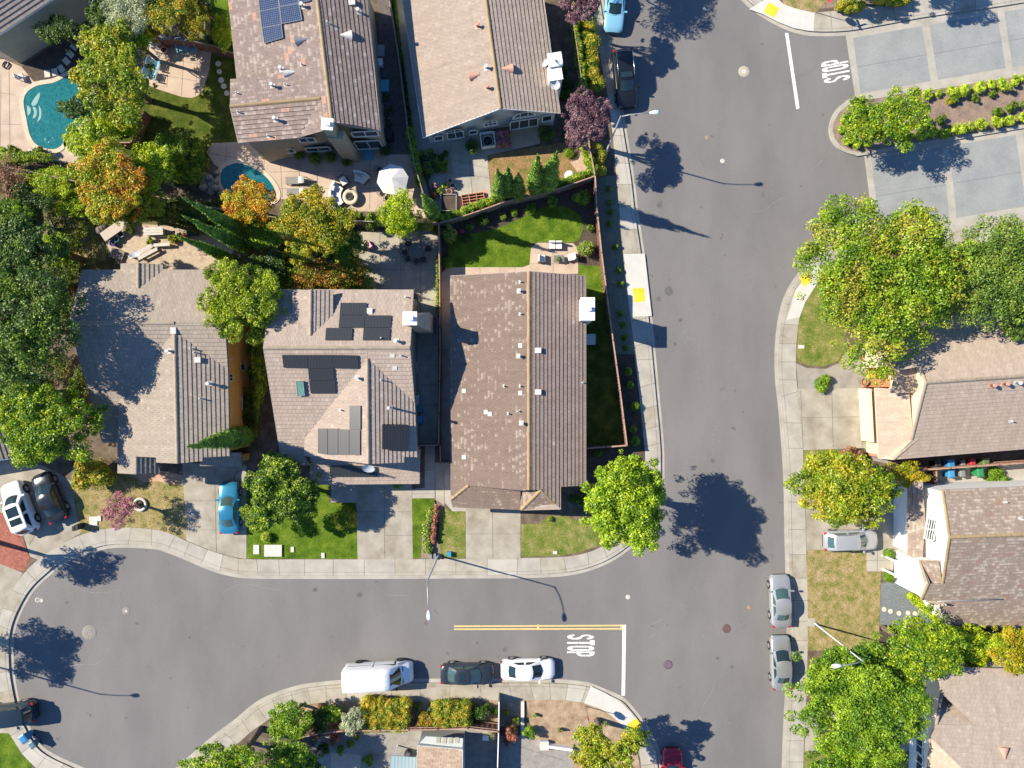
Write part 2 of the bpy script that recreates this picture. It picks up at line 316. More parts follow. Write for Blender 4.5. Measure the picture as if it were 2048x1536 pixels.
def block(edge, back, far, lots, right=1, gut=8, worn=.25):
    e = cr(edge, 5); kerb = offs(e, gut*right); bk = cr(back, 5)
    mb = MB(); mb.prism(px2(e + far), .001, .006); tag(mb.build('gutter', CONC), kind='structure')
    mb = MB(); mb.prism(px2(kerb + far), .0, KZ, m=0, side=1); tag(mb.build(lots, [SOIL, CONCW]), kind='structure')
    mb = MB(); mb.prism(px2(kerb + bk[::-1]), KZ-.1, KZ+.012); tag(mb.build('sidewalk', CONC), kind='structure')
    # scored joints every metre and a half, and the score line behind the kerb
    mb = MB(); acc = 0; ms = MB(); last = None; rs = random.Random(len(kerb)); run = []
    inn = offs(kerb, 6*right)
    for i in range(1, len(kerb)):
        acc += math.dist(kerb[i], kerb[i-1])
        if acc > 34 and -40 < kerb[i][0] < 2090 and -40 < kerb[i][1] < 1580:
            acc = 0; a = kerb[i]; b = min(bk, key=lambda q: math.dist(q, a)); dx, dy = b[0]-a[0], b[1]-a[1]; l = math.hypot(dx, dy)
            nx, ny = -dy/l*.35, dx/l*.35
            if last and i-last[0] < 8:
                m_ = rs.choices([None, 0, 1, 2], [1-worn, worn*.4, worn*.4, worn*.2])[0]
                if m_ is not None:
                    q = [(*p, KZ+.014) for p in px2(kerb[last[0]:i+1]+[b, last[1]])]
                    ar = sum(q[j-1][0]*q[j][1]-q[j][0]*q[j-1][1] for j in range(len(q))); ms.poly(q if ar > 0 else q[::-1], m=m_)
            last = (i, b)
            mb.poly([(*p, KZ+.016) for p in px2([(a[0]+nx, a[1]+ny), (b[0]+nx, b[1]+ny), (b[0]-nx, b[1]-ny), (a[0]-nx, a[1]-ny)])])
    if ms.v: tag(ms.build('sidewalk_slabs', [CONCS, CONCW, surf('paler concrete', [(.38, .355, .305), (.45, .425, .37)], scale=.9, detail=8, fine=.1)]), kind='structure')
    i2 = offs(inn, .5)
    for i in range(1, len(inn)):
        mb.poly([(*p, KZ+.016) for p in px2([inn[i-1], inn[i], i2[i], i2[i-1]])])
    tag(mb.build('sidewalk_joints', DARKJ), kind='structure')
    return e, kerb, bk
block(A_edge, A_back, [(300, 1900), (-300, 1900), (-300, -300), (1150, -300)], 'garden_ground', worn=.45)
block(B_edge, B_back, [(1330, 1900), (100, 1900)], 'garden_ground', worn=1.0)
block(C_edge, C_back, [(1550, 1900), (2400, 1900), (2400, 380)], 'garden_ground', right=-1)
block(D_edge, D_back, [(2300, -300), (1400, -300)], 'garden_ground', right=-1)
# newer, whiter stretches of pavement
Z0 = KZ+.02; ZC = [0]
def lot(name, pts, mat, lvl=0, smooth=0): ZC[0] += 1; return sheet(name, pts, mat, KZ+.002+lvl*.004+ (ZC[0] % 7)*.0004, smooth)
for pts in ([(1247, 508), (1289, 508), (1303, 632), (1261, 634)], [(1168, 1405), (1181, 1371), (1211, 1385), (1240, 1402), (1261, 1423), (1290, 1464), (1254, 1461), (1239, 1444), (1221, 1429), (1201, 1416)],
            [(1497, 20), (1545, -10), (1566, 10), (1585, 17), (1603, 22), (1628, 27), (1626, 64), (1587, 58), (1556, 46), (1525, 30)], [(1572, 640), (1590, 580), (1630, 530), (1650, 550), (1628, 575), (1609, 605), (1598, 635)]):
    sheet('sidewalk', pts, CONCB, KZ+.020)
for pts in ([(1265, 577), (1287, 576), (1290, 603), (1268, 605)], [(1254, 1447), (1271, 1434), (1285, 1450), (1266, 1466)], [(1537, 6), (1558, 19), (1547, 37), (1526, 25)], [(1597, 555), (1615, 545), (1624, 562), (1606, 574)]):
    sheet('tactile_paving', pts, TACT, KZ+.026)
# ---- lots of the west block
L = lot
L('ground_cover', [(1190, 355), (1231, 352), (1246, 508), (1263, 654), (1269, 712), (1226, 712), (1205, 520), (1195, 420)], GCOV, 1)
L('mulch_bed', [(1222, 708), (1269, 708), (1285, 860), (1289, 905), (1287, 950), (1180, 1000), (1150, 1010), (1172, 895), (1254, 893), (1235, 760)], MULCH, 1)
L('mulch_bed', [(878, 448), (1188, 360), (1222, 660), (1160, 640), (1158, 545), (880, 545)], MULCH, 0)
L('lawn', [(898, 490), (896, 533), (925, 535), (1050, 534), (1059, 525), (1063, 493), (1073, 486), (1148, 485), (1163, 468), (1166, 447), (1152, 425), (1118, 412), (1080, 418), (1045, 435), (990, 458), (930, 470), (905, 477)], GRASS, 3, 3)
L('patio', [(1050, 550), (1156, 548), (1156, 498), (1146, 487), (1075, 486), (1062, 495), (1059, 530), (1045, 535), (895, 535), (883, 547), (883, 930), (903, 930), (903, 560)], PINKC, 4)
L('lawn', [(1155, 530), (1202, 533), (1222, 660), (1236, 780), (1250, 888), (1172, 890), (1156, 700)], GRASS, 2); L('side_yard', [(1150, 600), (1213, 600), (1222, 660), (1236, 780), (1250, 888), (1172, 890), (1156, 700)], GRASSD, 3)  # second, darker grass sheet paints the house's shade onto this yard
L('driveway', [(931, 1000), (1041, 1000), (1041, 1118), (932, 1118)], DRIVE, 3)
L('lawn', [(1042, 1048), (1042, 1113), (1120, 1111), (1160, 1103), (1200, 1090), (1235, 1066), (1210, 1050), (1170, 1048), (1130, 1030), (1095, 1032), (1080, 1047)], GRASSM, 2)
L('lawn', [(886, 1012), (905, 1022), (931, 1022), (931, 1116), (885, 1116), (872, 1060)], GRASSM, 2)
L('mulch_bed', [(848, 1010), (868, 1000), (888, 1012), (886, 1116), (840, 1116)], MULCHP, 1)
L('lawn', [(825, 996), (868, 996), (868, 1018), (856, 1036), (844, 1066), (842, 1116), (826, 1116)], GRASS, 3)
L('footpath', [(850, 885), (870, 885), (870, 996), (825, 996), (825, 978), (850, 975)], CONC, 3)
L('footpath', [(889, 925), (905, 925), (907, 1005), (932, 1015), (932, 1022), (905, 1022), (890, 1005)], CONC, 3)
L('gravel_strip', [(870, 925), (889, 925), (889, 1010), (872, 1000)], CONCW, 2)
L('driveway', [(712, 955), (824, 955), (826, 1118), (716, 1118)], DRIVE, 3)
L('footpath', [(663, 955), (713, 955), (713, 1005), (663, 1004)], CONC, 2)
L('lawn', [(495, 1000), (495, 1117), (716, 1117), (712, 1006), (660, 1004), (655, 960), (495, 960)], GRASS, 2)
L('patio', [(718, 463), (875, 460), (880, 650), (836, 650), (836, 585), (720, 585)], CONCW, 2)
L('side_yard', [(836, 640), (877, 640), (876, 890), (832, 890)], CONCW, 2)
L('driveway', [(366, 925), (494, 930), (494, 1117), (462, 1112), (425, 1101), (380, 1083), (374, 1080)], DRIVE, 3)
L('lawn', [(142, 960), (240, 940), (368, 950), (374, 1079), (345, 1067), (305, 1057), (235, 1054), (180, 1063), (162, 1068)], GRASSY, 2)
L('footpath', [(262, 940), (330, 942), (368, 950), (368, 970), (345, 968), (320, 962), (290, 964), (272, 955)], TERRA, 3)
L('mulch_bed', [(240, 870), (232, 960), (262, 965), (280, 925)], MULCH, 1)
L('driveway', [(-120, 930), (52, 918), (110, 940), (143, 962), (162, 1067), (128, 1086), (78, 1119), (62, 1112), (40, 1040), (-120, 1000)], DRIVE, 2)
L('bark_bed', [(-120, 1000), (30, 1030), (62, 1115), (50, 1142), (-120, 1110)], REDB, 2)
L('driveway', [(-120, 1110), (-20, 1118), (48, 1145), (40, 1158), (8, 1215), (-10, 1270), (-12, 1335), (-6, 1385), (4, 1425), (22, 1465), (-120, 1468)], DRIVE, 2)
L('lawn', [(-120, 1462), (20, 1465), (45, 1505), (68, 1530), (40, 1560), (-120, 1560)], GRASS, 3)
# back gardens of the west block
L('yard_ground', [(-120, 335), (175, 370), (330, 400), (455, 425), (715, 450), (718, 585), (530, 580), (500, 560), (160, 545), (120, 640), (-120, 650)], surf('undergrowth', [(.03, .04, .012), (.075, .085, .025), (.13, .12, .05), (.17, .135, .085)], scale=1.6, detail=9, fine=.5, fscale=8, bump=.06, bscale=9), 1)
L('lawn', [(90, 395), (160, 390), (205, 450), (215, 520), (150, 540), (140, 480)], GRASSY, 2)
L('flagstone_patio', [(205, 470), (235, 445), (330, 452), (440, 470), (470, 500), (440, 545), (250, 542), (225, 510)], surf('flagstone', [(.30, .23, .17), (.42, .34, .26), (.46, .36, .24)], scale=2.2, detail=8, fine=.25, fscale=6), 3)
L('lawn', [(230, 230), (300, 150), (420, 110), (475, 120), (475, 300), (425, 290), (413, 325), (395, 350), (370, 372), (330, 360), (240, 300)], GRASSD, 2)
L('lawn', [(405, -90), (475, -90), (470, 115), (405, 85)], GRASS, 2)
L('patio', [(300, 72), (335, 75), (424, 103), (420, 140), (408, 180), (398, 192), (385, 197), (365, 195), (318, 180), (300, 172)], PINKC, 3)
L('pool_deck', [(-120, 110), (10, 120), (45, 135), (70, 165), (150, 150), (165, 330), (120, 325), (70, 318), (-120, 290)], PINKC, 2)
L('mulch_bed', [(45, 135), (130, 75), (215, 60), (215, 110), (150, 150), (60, 165)], MULCH, 1)
L('patio', [(414, 305), (426, 288), (470, 285), (560, 290), (830, 265), (842, 330), (872, 442), (800, 425), (700, 423), (640, 410), (600, 398), (540, 400), (430, 330)], PINKC, 3)
L('side_yard', [(755, -90), (775, -90), (797, 112), (815, 257), (830, 310), (762, 310)], surf('dark pavers', [(.09, .075, .07), (.15, .13, .12)], scale=3, fine=.2), 4)
L('side_yard', [(783, -90), (803, -90), (858, 290), (840, 315), (822, 300)], CONCW, 2)
L('patio', [(838, 295), (870, 270), (1030, 262), (1030, 300), (974, 312), (984, 402), (925, 412), (880, 425), (862, 380)], CONC, 3)
L('patio', [(1022, 262), (1078, 248), (1080, 288), (1028, 300)], PINKC, 4)
L('lawn', [(974, 312), (1190, 275), (1194, 360), (1100, 385), (986, 408)], DIRTG, 2)
L('footpath', [(1140, 325), (1168, 300), (1185, 345), (1165, 360)], surf('brick paving', [(.4, .27, .2), (.5, .36, .28)], scale=5, fine=.2), 3)
L('footpath', [(900, 398), (978, 378), (985, 405), (915, 420)], surf('brick paving', [(.4, .27, .2), (.5, .36, .28)], scale=5, fine=.2), 4)
# ---- lots of the south block
L('dry_lawn', [(600, 1410), (680, 1402), (1050, 1399), (1048, 1450), (600, 1470)], GRAV, 1)
L('dry_lawn', [(1052, 1399), (1110, 1398), (1141, 1400), (1168, 1405), (1201, 1416), (1221, 1429), (1239, 1444), (1254, 1461), (1271, 1487), (1281, 1540), (1286, 1640), (1150, 1640), (1130, 1510), (1065, 1475)], GRAV, 2)
PAV = surf('grey pavers', [(.22, .20, .175), (.31, .29, .26)], scale=2.2, detail=8, fine=.16, fscale=12)
L('patio', [(640, 1470), (998, 1452), (997, 1640), (560, 1640)], PAV, 2)
L('driveway', [(998, 1470), (1050, 1470), (1150, 1500), (1130, 1640), (998, 1640)], PAV, 3)
L('patio', [(663, 1505), (722, 1508), (720, 1640), (655, 1640)], PINKC, 3)
# ---- lots of the east block
L('lawn', [(1609, 605), (1597, 640), (1592, 700), (1594, 722), (1612, 730), (1645, 733), (1675, 722), (1686, 705), (1690, 670), (1700, 640), (1660, 560), (1628, 575)], GRASSM, 2)
L('footpath', [(1591, 727), (1612, 736), (1650, 738), (1682, 724), (1694, 700), (1714, 700), (1735, 715), (1735, 780), (1596, 780)], AGG, 2)
L('driveway', [(1592, 778), (1736, 775), (1738, 895), (1605, 900)], DRIVE, 3)
L('footpath', [(1720, 880), (1790, 905), (1790, 930), (1740, 920)], AGG, 2)
L('lawn', [(1606, 897), (1672, 895), (1700, 930), (1720, 1000), (1610, 1000)], GRASSM, 2)
L('driveway', [(1610, 1000), (1800, 990), (1800, 1098), (1612, 1099)], DRIVE, 2)
L('footpath', [(1731, 1095), (1788, 1095), (1784, 1143), (1732, 1142)], CONC, 3)
L('lawn', [(1613, 1099), (1731, 1099), (1732, 1143), (1760, 1143), (1757, 1262), (1760, 1300), (1612, 1300)], GRASSY, 2)
L('gravel_bed', [(1760, 1165), (1790, 1162), (1830, 1185), (1885, 1230), (1870, 1245), (1830, 1248), (1758, 1250)], BLUEG, 3)
L('footpath', [(1612, 1236), (1628, 1236), (1628, 1252), (1613, 1252)], CONC, 3)
L('mulch_bed', [(1757, 1250), (1895, 1245), (2060, 1255), (2060, 1345), (1900, 1340), (1757, 1300)], MULCH, 2)
L('driveway', [(1610, 1430), (1860, 1400), (1860, 1500), (1608, 1500)], DRIVE, 3)
L('lawn', [(1606, 1500), (1850, 1500), (1850, 1640), (1603, 1640)], GRASSM, 2)
L('side_yard', [(1790, 915), (2150, 890), (2150, 925), (1800, 945)], SOIL, 1)
L('side_yard', [(1845, 940), (2150, 920), (2150, 975), (1860, 975)], CONC, 2)
# ---- north-east corner
L('lawn', [(1520, -130), (1566, 10), (1585, 17), (1603, 22), (1630, 27), (1640, 15), (1660, 5), (1665, -130)], GRASSY, 2)
L('mulch_bed', [(1640, 18), (1700, 14), (1843, -2), (2048, -40), (2048, -130), (1665, -130)], MULCHP, 1)
# the sett-paved entrance lanes with their concrete bands
SETT = surf('grey setts', [(.215, .228, .228), (.255, .266, .262), (.29, .297, .286)], scale=.45, detail=10, fine=.26, fscale=13, bump=.004)
sheet('paver_lane', [(1691, 68), (2200, -16), (2200, 125), (1711, 200)], CONC, .010)
sheet('paver_lane', [(1728, 310), (2200, 231), (2200, 420), (1750, 480)], CONC, .010)
def lerp(a, b, t): return (a[0]+(b[0]-a[0])*t, a[1]+(b[1]-a[1])*t)
for q in ([(1706, 76), (1844, 52), (1861, 162), (1721, 187)], [(1858, 50), (1994, 26), (2011, 136), (1876, 160)], [(2008, 24), (2140, 2), (2158, 114), (2025, 134)],
          [(1742, 317), (1883, 294), (1899, 438), (1760, 462)], [(1898, 291), (2031, 270), (2052, 412), (1913, 436)], [(2046, 267), (2180, 245), (2200, 390), (2066, 410)]):
    sheet('paver_lane', q, SETT, .014)
    c = (lerp(q[0], q[3], .52), lerp(q[1], q[2], .52))
    sheet('paver_joint', [c[0], c[1], (c[1][0], c[1][1]+.7), (c[0][0], c[0][1]+.7)], plain('sett joint', (.13, .14, .14)), .018)
isl = [(2250, 226), (2048, 257), (1900, 282), (1728, 311), (1710, 311), (1690, 306), (1672, 296), (1661, 280), (1657, 262), (1660, 243), (1670, 222), (1688, 206), (1711, 197), (1850, 176), (2048, 145), (2250, 113)]
iso = cr(isl, 4); mb = MB(); mb.prism(px2(iso), 0, KZ+.03); tag(mb.build('island_kerb', CONC), kind='structure')
sheet('mulch_bed', [(2250, 220), (2048, 250), (1900, 275), (1728, 304), (1712, 304.5), (1694, 300), (1678, 291), (1667, 277), (1663.5, 262), (1666, 246), (1676, 227), (1692, 213), (1712, 204), (1850, 183), (2048, 152), (2250, 120)], MULCHP, KZ+.036)
# painted markings
def mark(pts, mat, z=.006): return sheet('road_marking', pts, mat, z)
mark([(1570, 66), (1576.5, 66), (1599, 217), (1592.5, 218.5)], WHITEP)
mark([(1245, 1249.5), (1252, 1249.5), (1250, 1391), (1243, 1391)], WHITEP)
mark([(908, 1251), (1243, 1249.5), (1243, 1252.5), (908, 1254)], YELP); mark([(908, 1257), (1243, 1256), (1243, 1259), (908, 1260)], YELP)
for x in (1074, 1241): mark([(x, 1249), (x+4, 1249), (x+4, 1260), (x, 1260)], YELP, .009)
GLY = {'S': [[(0, 45), (20, 20), (70, 5), (140, 0), (147, 25), (110, 32), (85, 45)], [(0, 48), (85, 48), (110, 62), (150, 70), (145, 95), (80, 88), (25, 72)], [(155, 95), (150, 70), (190, 60), (230, 48), (295, 48), (270, 75), (225, 92)], [(235, 45), (290, 10), (355, 0), (360, 28), (330, 32), (300, 45)], [(370, 28), (370, 0), (440, 8), (500, 30), (515, 45), (430, 45), (410, 32)], [(432, 48), (515, 48), (490, 75), (430, 92), (385, 93), (370, 65), (400, 65)]],
 'T': [[(0, 34), (212, 34), (212, 65), (0, 65)], [(222, 34), (425, 34), (425, 65), (222, 65)], [(437, 2), (525, 0), (525, 46), (430, 46)], [(430, 50), (525, 50), (525, 95), (437, 93)]],
 'O': [[(0, 45), (20, 22), (70, 5), (133, 0), (133, 28), (110, 32), (100, 45)], [(0, 48), (100, 48), (110, 61), (133, 64), (133, 92), (70, 87), (20, 70)], [(143, 0), (380, 0), (380, 28), (143, 28)], [(143, 64), (380, 64), (380, 92), (143, 92)],
       [(523, 45), (423, 45), (413, 32), (390, 28), (390, 0), (453, 5), (503, 22)], [(523, 48), (503, 70), (453, 87), (390, 92), (390, 64), (413, 61), (423, 48)]],
 'P': [[(0, 0), (165, 0), (165, 28), (0, 28)], [(175, 0), (342, 0), (342, 26), (275, 26), (258, 42), (182, 42)], [(352, 0), (522, 0), (522, 42), (435, 42), (420, 26), (352, 26)], [(182, 47), (258, 47), (275, 60), (342, 62), (342, 92), (260, 90), (215, 75)], [(352, 92), (352, 62), (420, 60), (437, 47), (522, 47), (500, 72), (450, 90)]]}
def glyph(ch, T):
    mb = MB()
    for q in GLY[ch]:
        pts = [T((v/214, u/214)) for u, v in q]
        ar = sum(pts[i-1].x*pts[i].y-pts[i].x*pts[i-1].y for i in range(len(pts)))
        mb.poly(pts if ar > 0 else pts[::-1])
    return mb
def stop_word(o, along, across):      # o: lower corner of the S; 'across' runs S-T-O-P, 'along' towards the letters' tops
    al = V3((*along, 0)).normalized(); ac = V3((*across, 0)).normalized()
    for i, ch in enumerate('STOP'):
        T = lambda p, i=i: o + ac*(p[0]+i*.505) + al*p[1] + V3((0, 0, .006))
        mb = glyph(ch, T); q = mb.build('road_marking', WHITEP, loc=None); tag(q, kind='structure')
stop_word(P(1134, 1269), (1, -.0), (0, -1))
stop_word(P(1701, 158), (-1, -.19), (-.13, 1))
# ironwork in the street
IRON = plain('cast iron', (.16, .1, .09), rough=.6, metal=.3); IRONG = plain('grey iron', (.22, .2, .2), rough=.6, metal=.2)
RING = surf('concrete collar', [(.2, .19, .17), (.26, .245, .21)], scale=4, fine=.2)
LIGHTR = plain('light cover', (.5, .47, .43), rough=.8)
for px, py, r0, r1, m0, m1, lab in (
    (1488, 143, .22, .46, LIGHTR, surf('sand collar', [(.34, .31, .23), (.42, .38, .28)], scale=4), 'pale concrete ringed manhole cover in the wide street by the white stop line'),
    (1453, 1257, .33, .36, IRON, IRON, 'rusty red manhole cover nearest the two parked silver sedans'),
    (1336, 1329, .34, .38, plain('purple iron', (.14, .1, .13)), IRON, 'purplish manhole cover right of the stop line at the corner'),
    (1256, 1194, .15, .17, LIGHTR, LIGHTR, 'small pale round valve cover above the stop line'),
    (1498, 1215, .13, .16, plain('rust cover', (.4, .2, .12)), RING, 'small rusty valve cover in the street left of the silver sedan'),
    (1414, 275, .12, .16, plain('rust cover', (.4, .2, .12)), RING, 'small rusty valve cover between the lamp and the paved lane'),
    (1445, 322, .15, .17, LIGHTR, LIGHTR, 'small pale valve cover south east of the purple tree shadow'),
    (1409, 18, .15, .18, LIGHTR, RING, 'small pale valve cover near the top of the wide street'),
    (179, 1265, .3, .62, IRONG, RING, 'grey manhole cover with wide dark collar in the cul-de-sac'),
    (252, 1222, .12, .3, LIGHTR, RING, 'small white capped valve cover in the middle of the cul-de-sac'),
    (83, 1201, .15, .2, LIGHTR, RING, 'right one of two touching valve covers near the cul-de-sac kerb'),
    (75, 1200, .15, .18, RING, LIGHTR, 'left one of two touching valve covers near the cul-de-sac kerb')):
    c = P(px, py, 0); t = thing('manhole_cover', lab, 'manhole cover', c, group='round covers set in the asphalt')
    mb = MB(); mb.lathe((c.x, c.y, 0), [(r1+.04, .001), (r1+.03, .006), (r0+.01, .007)], 24); mb.build('collar', m1, t)
    mb = MB(); mb.lathe((c.x, c.y, 0), [(r0, .0075), (r0-.01, .013), (r0*.7, .013), (r0*.68, .010), (r0*.35, .010), (r0*.33, .014)], 24); mb.build('lid', m0, t)

def joints(segs, z=KZ+.026, w_=.55, m=None, nm='paving_joint'):
    mb = MB()
    for x0, y0, x1, y1 in segs:
        l = math.hypot(x1-x0, y1-y0); nx, ny = -(y1-y0)/l*w_/2, (x1-x0)/l*w_/2
        mb.poly([(*p, z) for p in px2([(x0+nx, y0+ny), (x1+nx, y1+ny), (x1-nx, y1-ny), (x0-nx, y0-ny)])])
    tag(mb.build(nm, m or DARKJ), kind='structure')
joints([(985, 1020, 986, 1117), (932, 1067, 1041, 1067), (769, 970, 770, 1117), (713, 1023, 825, 1023), (770, 1070, 825, 1070), (430, 935, 434, 1104), (370, 1001, 430, 1001), (372, 1059, 494, 1059), (434, 1025, 494, 1025),
 (720, 500, 875, 500), (720, 540, 876, 540), (760, 463, 762, 580), (800, 462, 803, 580), (840, 462, 842, 640), (838, 690, 876, 690), (836, 730, 876, 730), (834, 770, 876, 770), (834, 810, 876, 810), (833, 850, 876, 850), (850, 940, 870, 940), (825, 987, 870, 987),
 (925, 535, 925, 550), (960, 535, 960, 550), (1000, 535, 1000, 550), (1030, 535, 1030, 550), (1060, 528, 1156, 528), (1105, 487, 1106, 548), (883, 600, 903, 600), (883, 650, 903, 650), (883, 700, 903, 700), (883, 750, 903, 750), (883, 800, 903, 800),
 (1662, 780, 1665, 895), (1605, 835, 1736, 833), (1600, 782, 1605, 897), (1721, 778, 1724, 893), (1660, 1000, 1662, 1098), (1720, 1000, 1722, 1097), (1753, 1097, 1753, 1142), (1732, 1120, 1784, 1120),
 (340, 100, 335, 176), (370, 95, 364, 194), (397, 100, 392, 193), (303, 115, 420, 132), (303, 148, 412, 166),
 (4, 150, 2, 320), (30, 190, -10, 186), (0, 249, 45, 250), (20, 130, 22, 300), (420, 308, 480, 318), (455, 290, 452, 325), (490, 288, 490, 330), (530, 320, 528, 345), (562, 330, 566, 396), (600, 330, 600, 398), (635, 330, 636, 405), (670, 330, 672, 415), (705, 330, 706, 360), (740, 325, 740, 420), (775, 320, 776, 420), (480, 312, 600, 330), (540, 345, 800, 342), (560, 378, 820, 378),
 (895, 318, 985, 340), (938, 312, 946, 400), (880, 345, 978, 356), (900, 275, 905, 420), (1000, 1480, 1130, 1520), (120, 990, 60, 1090), (90, 960, 40, 1060), (0, 1000, 60, 1110)])
tread = surf('tyre polished asphalt', [(.17, .162, .156), (.20, .192, .185)], scale=.4, detail=8, fine=.14, fscale=16, stretch=(1, .2, 1))
crk = plain('sealed crack', (.14, .133, .128)); pch = plain('pale crack', (.225, .213, .2))
rk = random.Random(12)
def crack(x, y, a, n, st, m, z=.005):
    pts = [(x, y)]
    for i in range(n): a += rk.uniform(-.35, .35); pts.append((pts[-1][0]+st*math.cos(a), pts[-1][1]+st*math.sin(a)))
    q = [P(*p) for p in pts]; mb = MB()
    for i in range(1, len(q)): d = (q[i]-q[i-1]).normalized(); s_ = V3((-d.y, d.x, 0))*rk.uniform(.006, .022); mb.poly([q[i-1]-s_+V3((0, 0, z)), q[i]-s_+V3((0, 0, z)), q[i]+s_+V3((0, 0, z)), q[i-1]+s_+V3((0, 0, z))])
    tag(mb.build('road_crack', m), kind='structure')
for a in ((1500, 425, -.2, 12, 7, pch), (1570, 410, 1.2, 8, 6, crk), (1600, 425, -.3, 12, 8, crk), (1400, 548, -.15, 8, 6, pch), (1370, 680, -.4, 4, 6, pch), (1340, 1235, 2.6, 7, 8, pch), (1330, 1250, 2.3, 6, 8, pch), (1430, 1350, 1.7, 14, 8, pch), (1640, 95, 1.9, 20, 6, crk), (1620, 340, -.6, 14, 8, pch), (560, 1180, 2.9, 14, 9, pch), (160, 1180, .3, 10, 7, pch), (150, 1330, -.4, 14, 8, pch), (820, 1190, 3.1, 10, 8, pch)): crack(*a)
oil = surf('oil stain', [(.10, .095, .09), (.14, .133, .128)], scale=3)
for x, y, r in ((1320, 408, 7), (1317, 598, 5), (1350, 688, 3.5), (1338, 560, 2), (1338, 582, 9), (720, 1190, 6), (630, 1180, 5), (1010, 1300, 5), (1435, 1316, 3)):
    q = [(x+r*math.cos(i*.7)*rk.uniform(.7, 1.2), y+r*1.1*math.sin(i*.7)*rk.uniform(.7, 1.2)) for i in range(9)]; sheet('oil_stain', q, oil, .0045)
# ---------------------------------------------------------------- houses
def clip(poly, f, c, keep_ge):
    out = []
    for i in range(len(poly)):
        a, b = poly[i-1], poly[i]; fa, fb = f(a)-c, f(b)-c
        if not keep_ge: fa, fb = -fa, -fb
        if (fa >= 0) != (fb >= 0): t = fa/(fa-fb); out.append(a+(b-a)*t)
        if fb >= 0: out.append(b)
    return out
trn = random.Random(5)
def roof_face(mb, pts, td=.34, tw=.33, step=.05, m=0):
    n = V3((0, 0, 0))
    for i in range(len(pts)): a, b = pts[i-1], pts[i]; n += a.cross(b)
    n.normalize()
    if n.z < 0: n = -n; pts = pts[::-1]
    s = (V3((0, 0, 1)) - n*n.z).normalized(); u = s.cross(n)
    fu, fv = (lambda p: p.dot(u)), (lambda p: p.dot(s))
    v0 = min(map(fv, pts)); v1 = max(map(fv, pts)); u0 = min(map(fu, pts))
    mb.poly(pts, uv=[(0, 0)]*len(pts), m=m)                      # the underlay
    k = 0
    while v0+k*td < v1-.01:
        a = v0+k*td; st = clip(clip(pts, fv, a, True), fv, a+td, False)
        k += 1
        if len(st) < 3: continue
        ua = u0 - (tw/2 if (k-1) % 2 else 0); umax = max(map(fu, st)); j = 0
        umin = min(map(fu, st))
        while ua+j*tw < umax-.005:
            x = ua+j*tw; j += 1
            if x+tw < umin: continue
            q = clip(clip(st, fu, x, True), fu, x+tw, False)
            if len(q) < 3: continue
            jl = step*trn.uniform(.93, 1.07); jt = trn.uniform(-.001, .0015)
            r = [p + n*(.006+jt+(jl)*(1-(fv(p)-a)/td)) for p in q]
            mb.poly(r, uv=[(fu(p)-u0, min(max(fv(p)-v0, (k-1)*td+.002), k*td-.002)) for p in q], m=m)
            for i in range(len(q)):
                i2 = i-1
                if abs(fv(q[i])-a) < .002 and abs(fv(q[i2])-a) < .002:
                    mb.poly([q[i2], q[i], r[i], r[i2]], uv=[(fu(p)-u0, (k-1)*td+.01) for p in (q[i2], q[i], r[i], r[i2])], m=m)
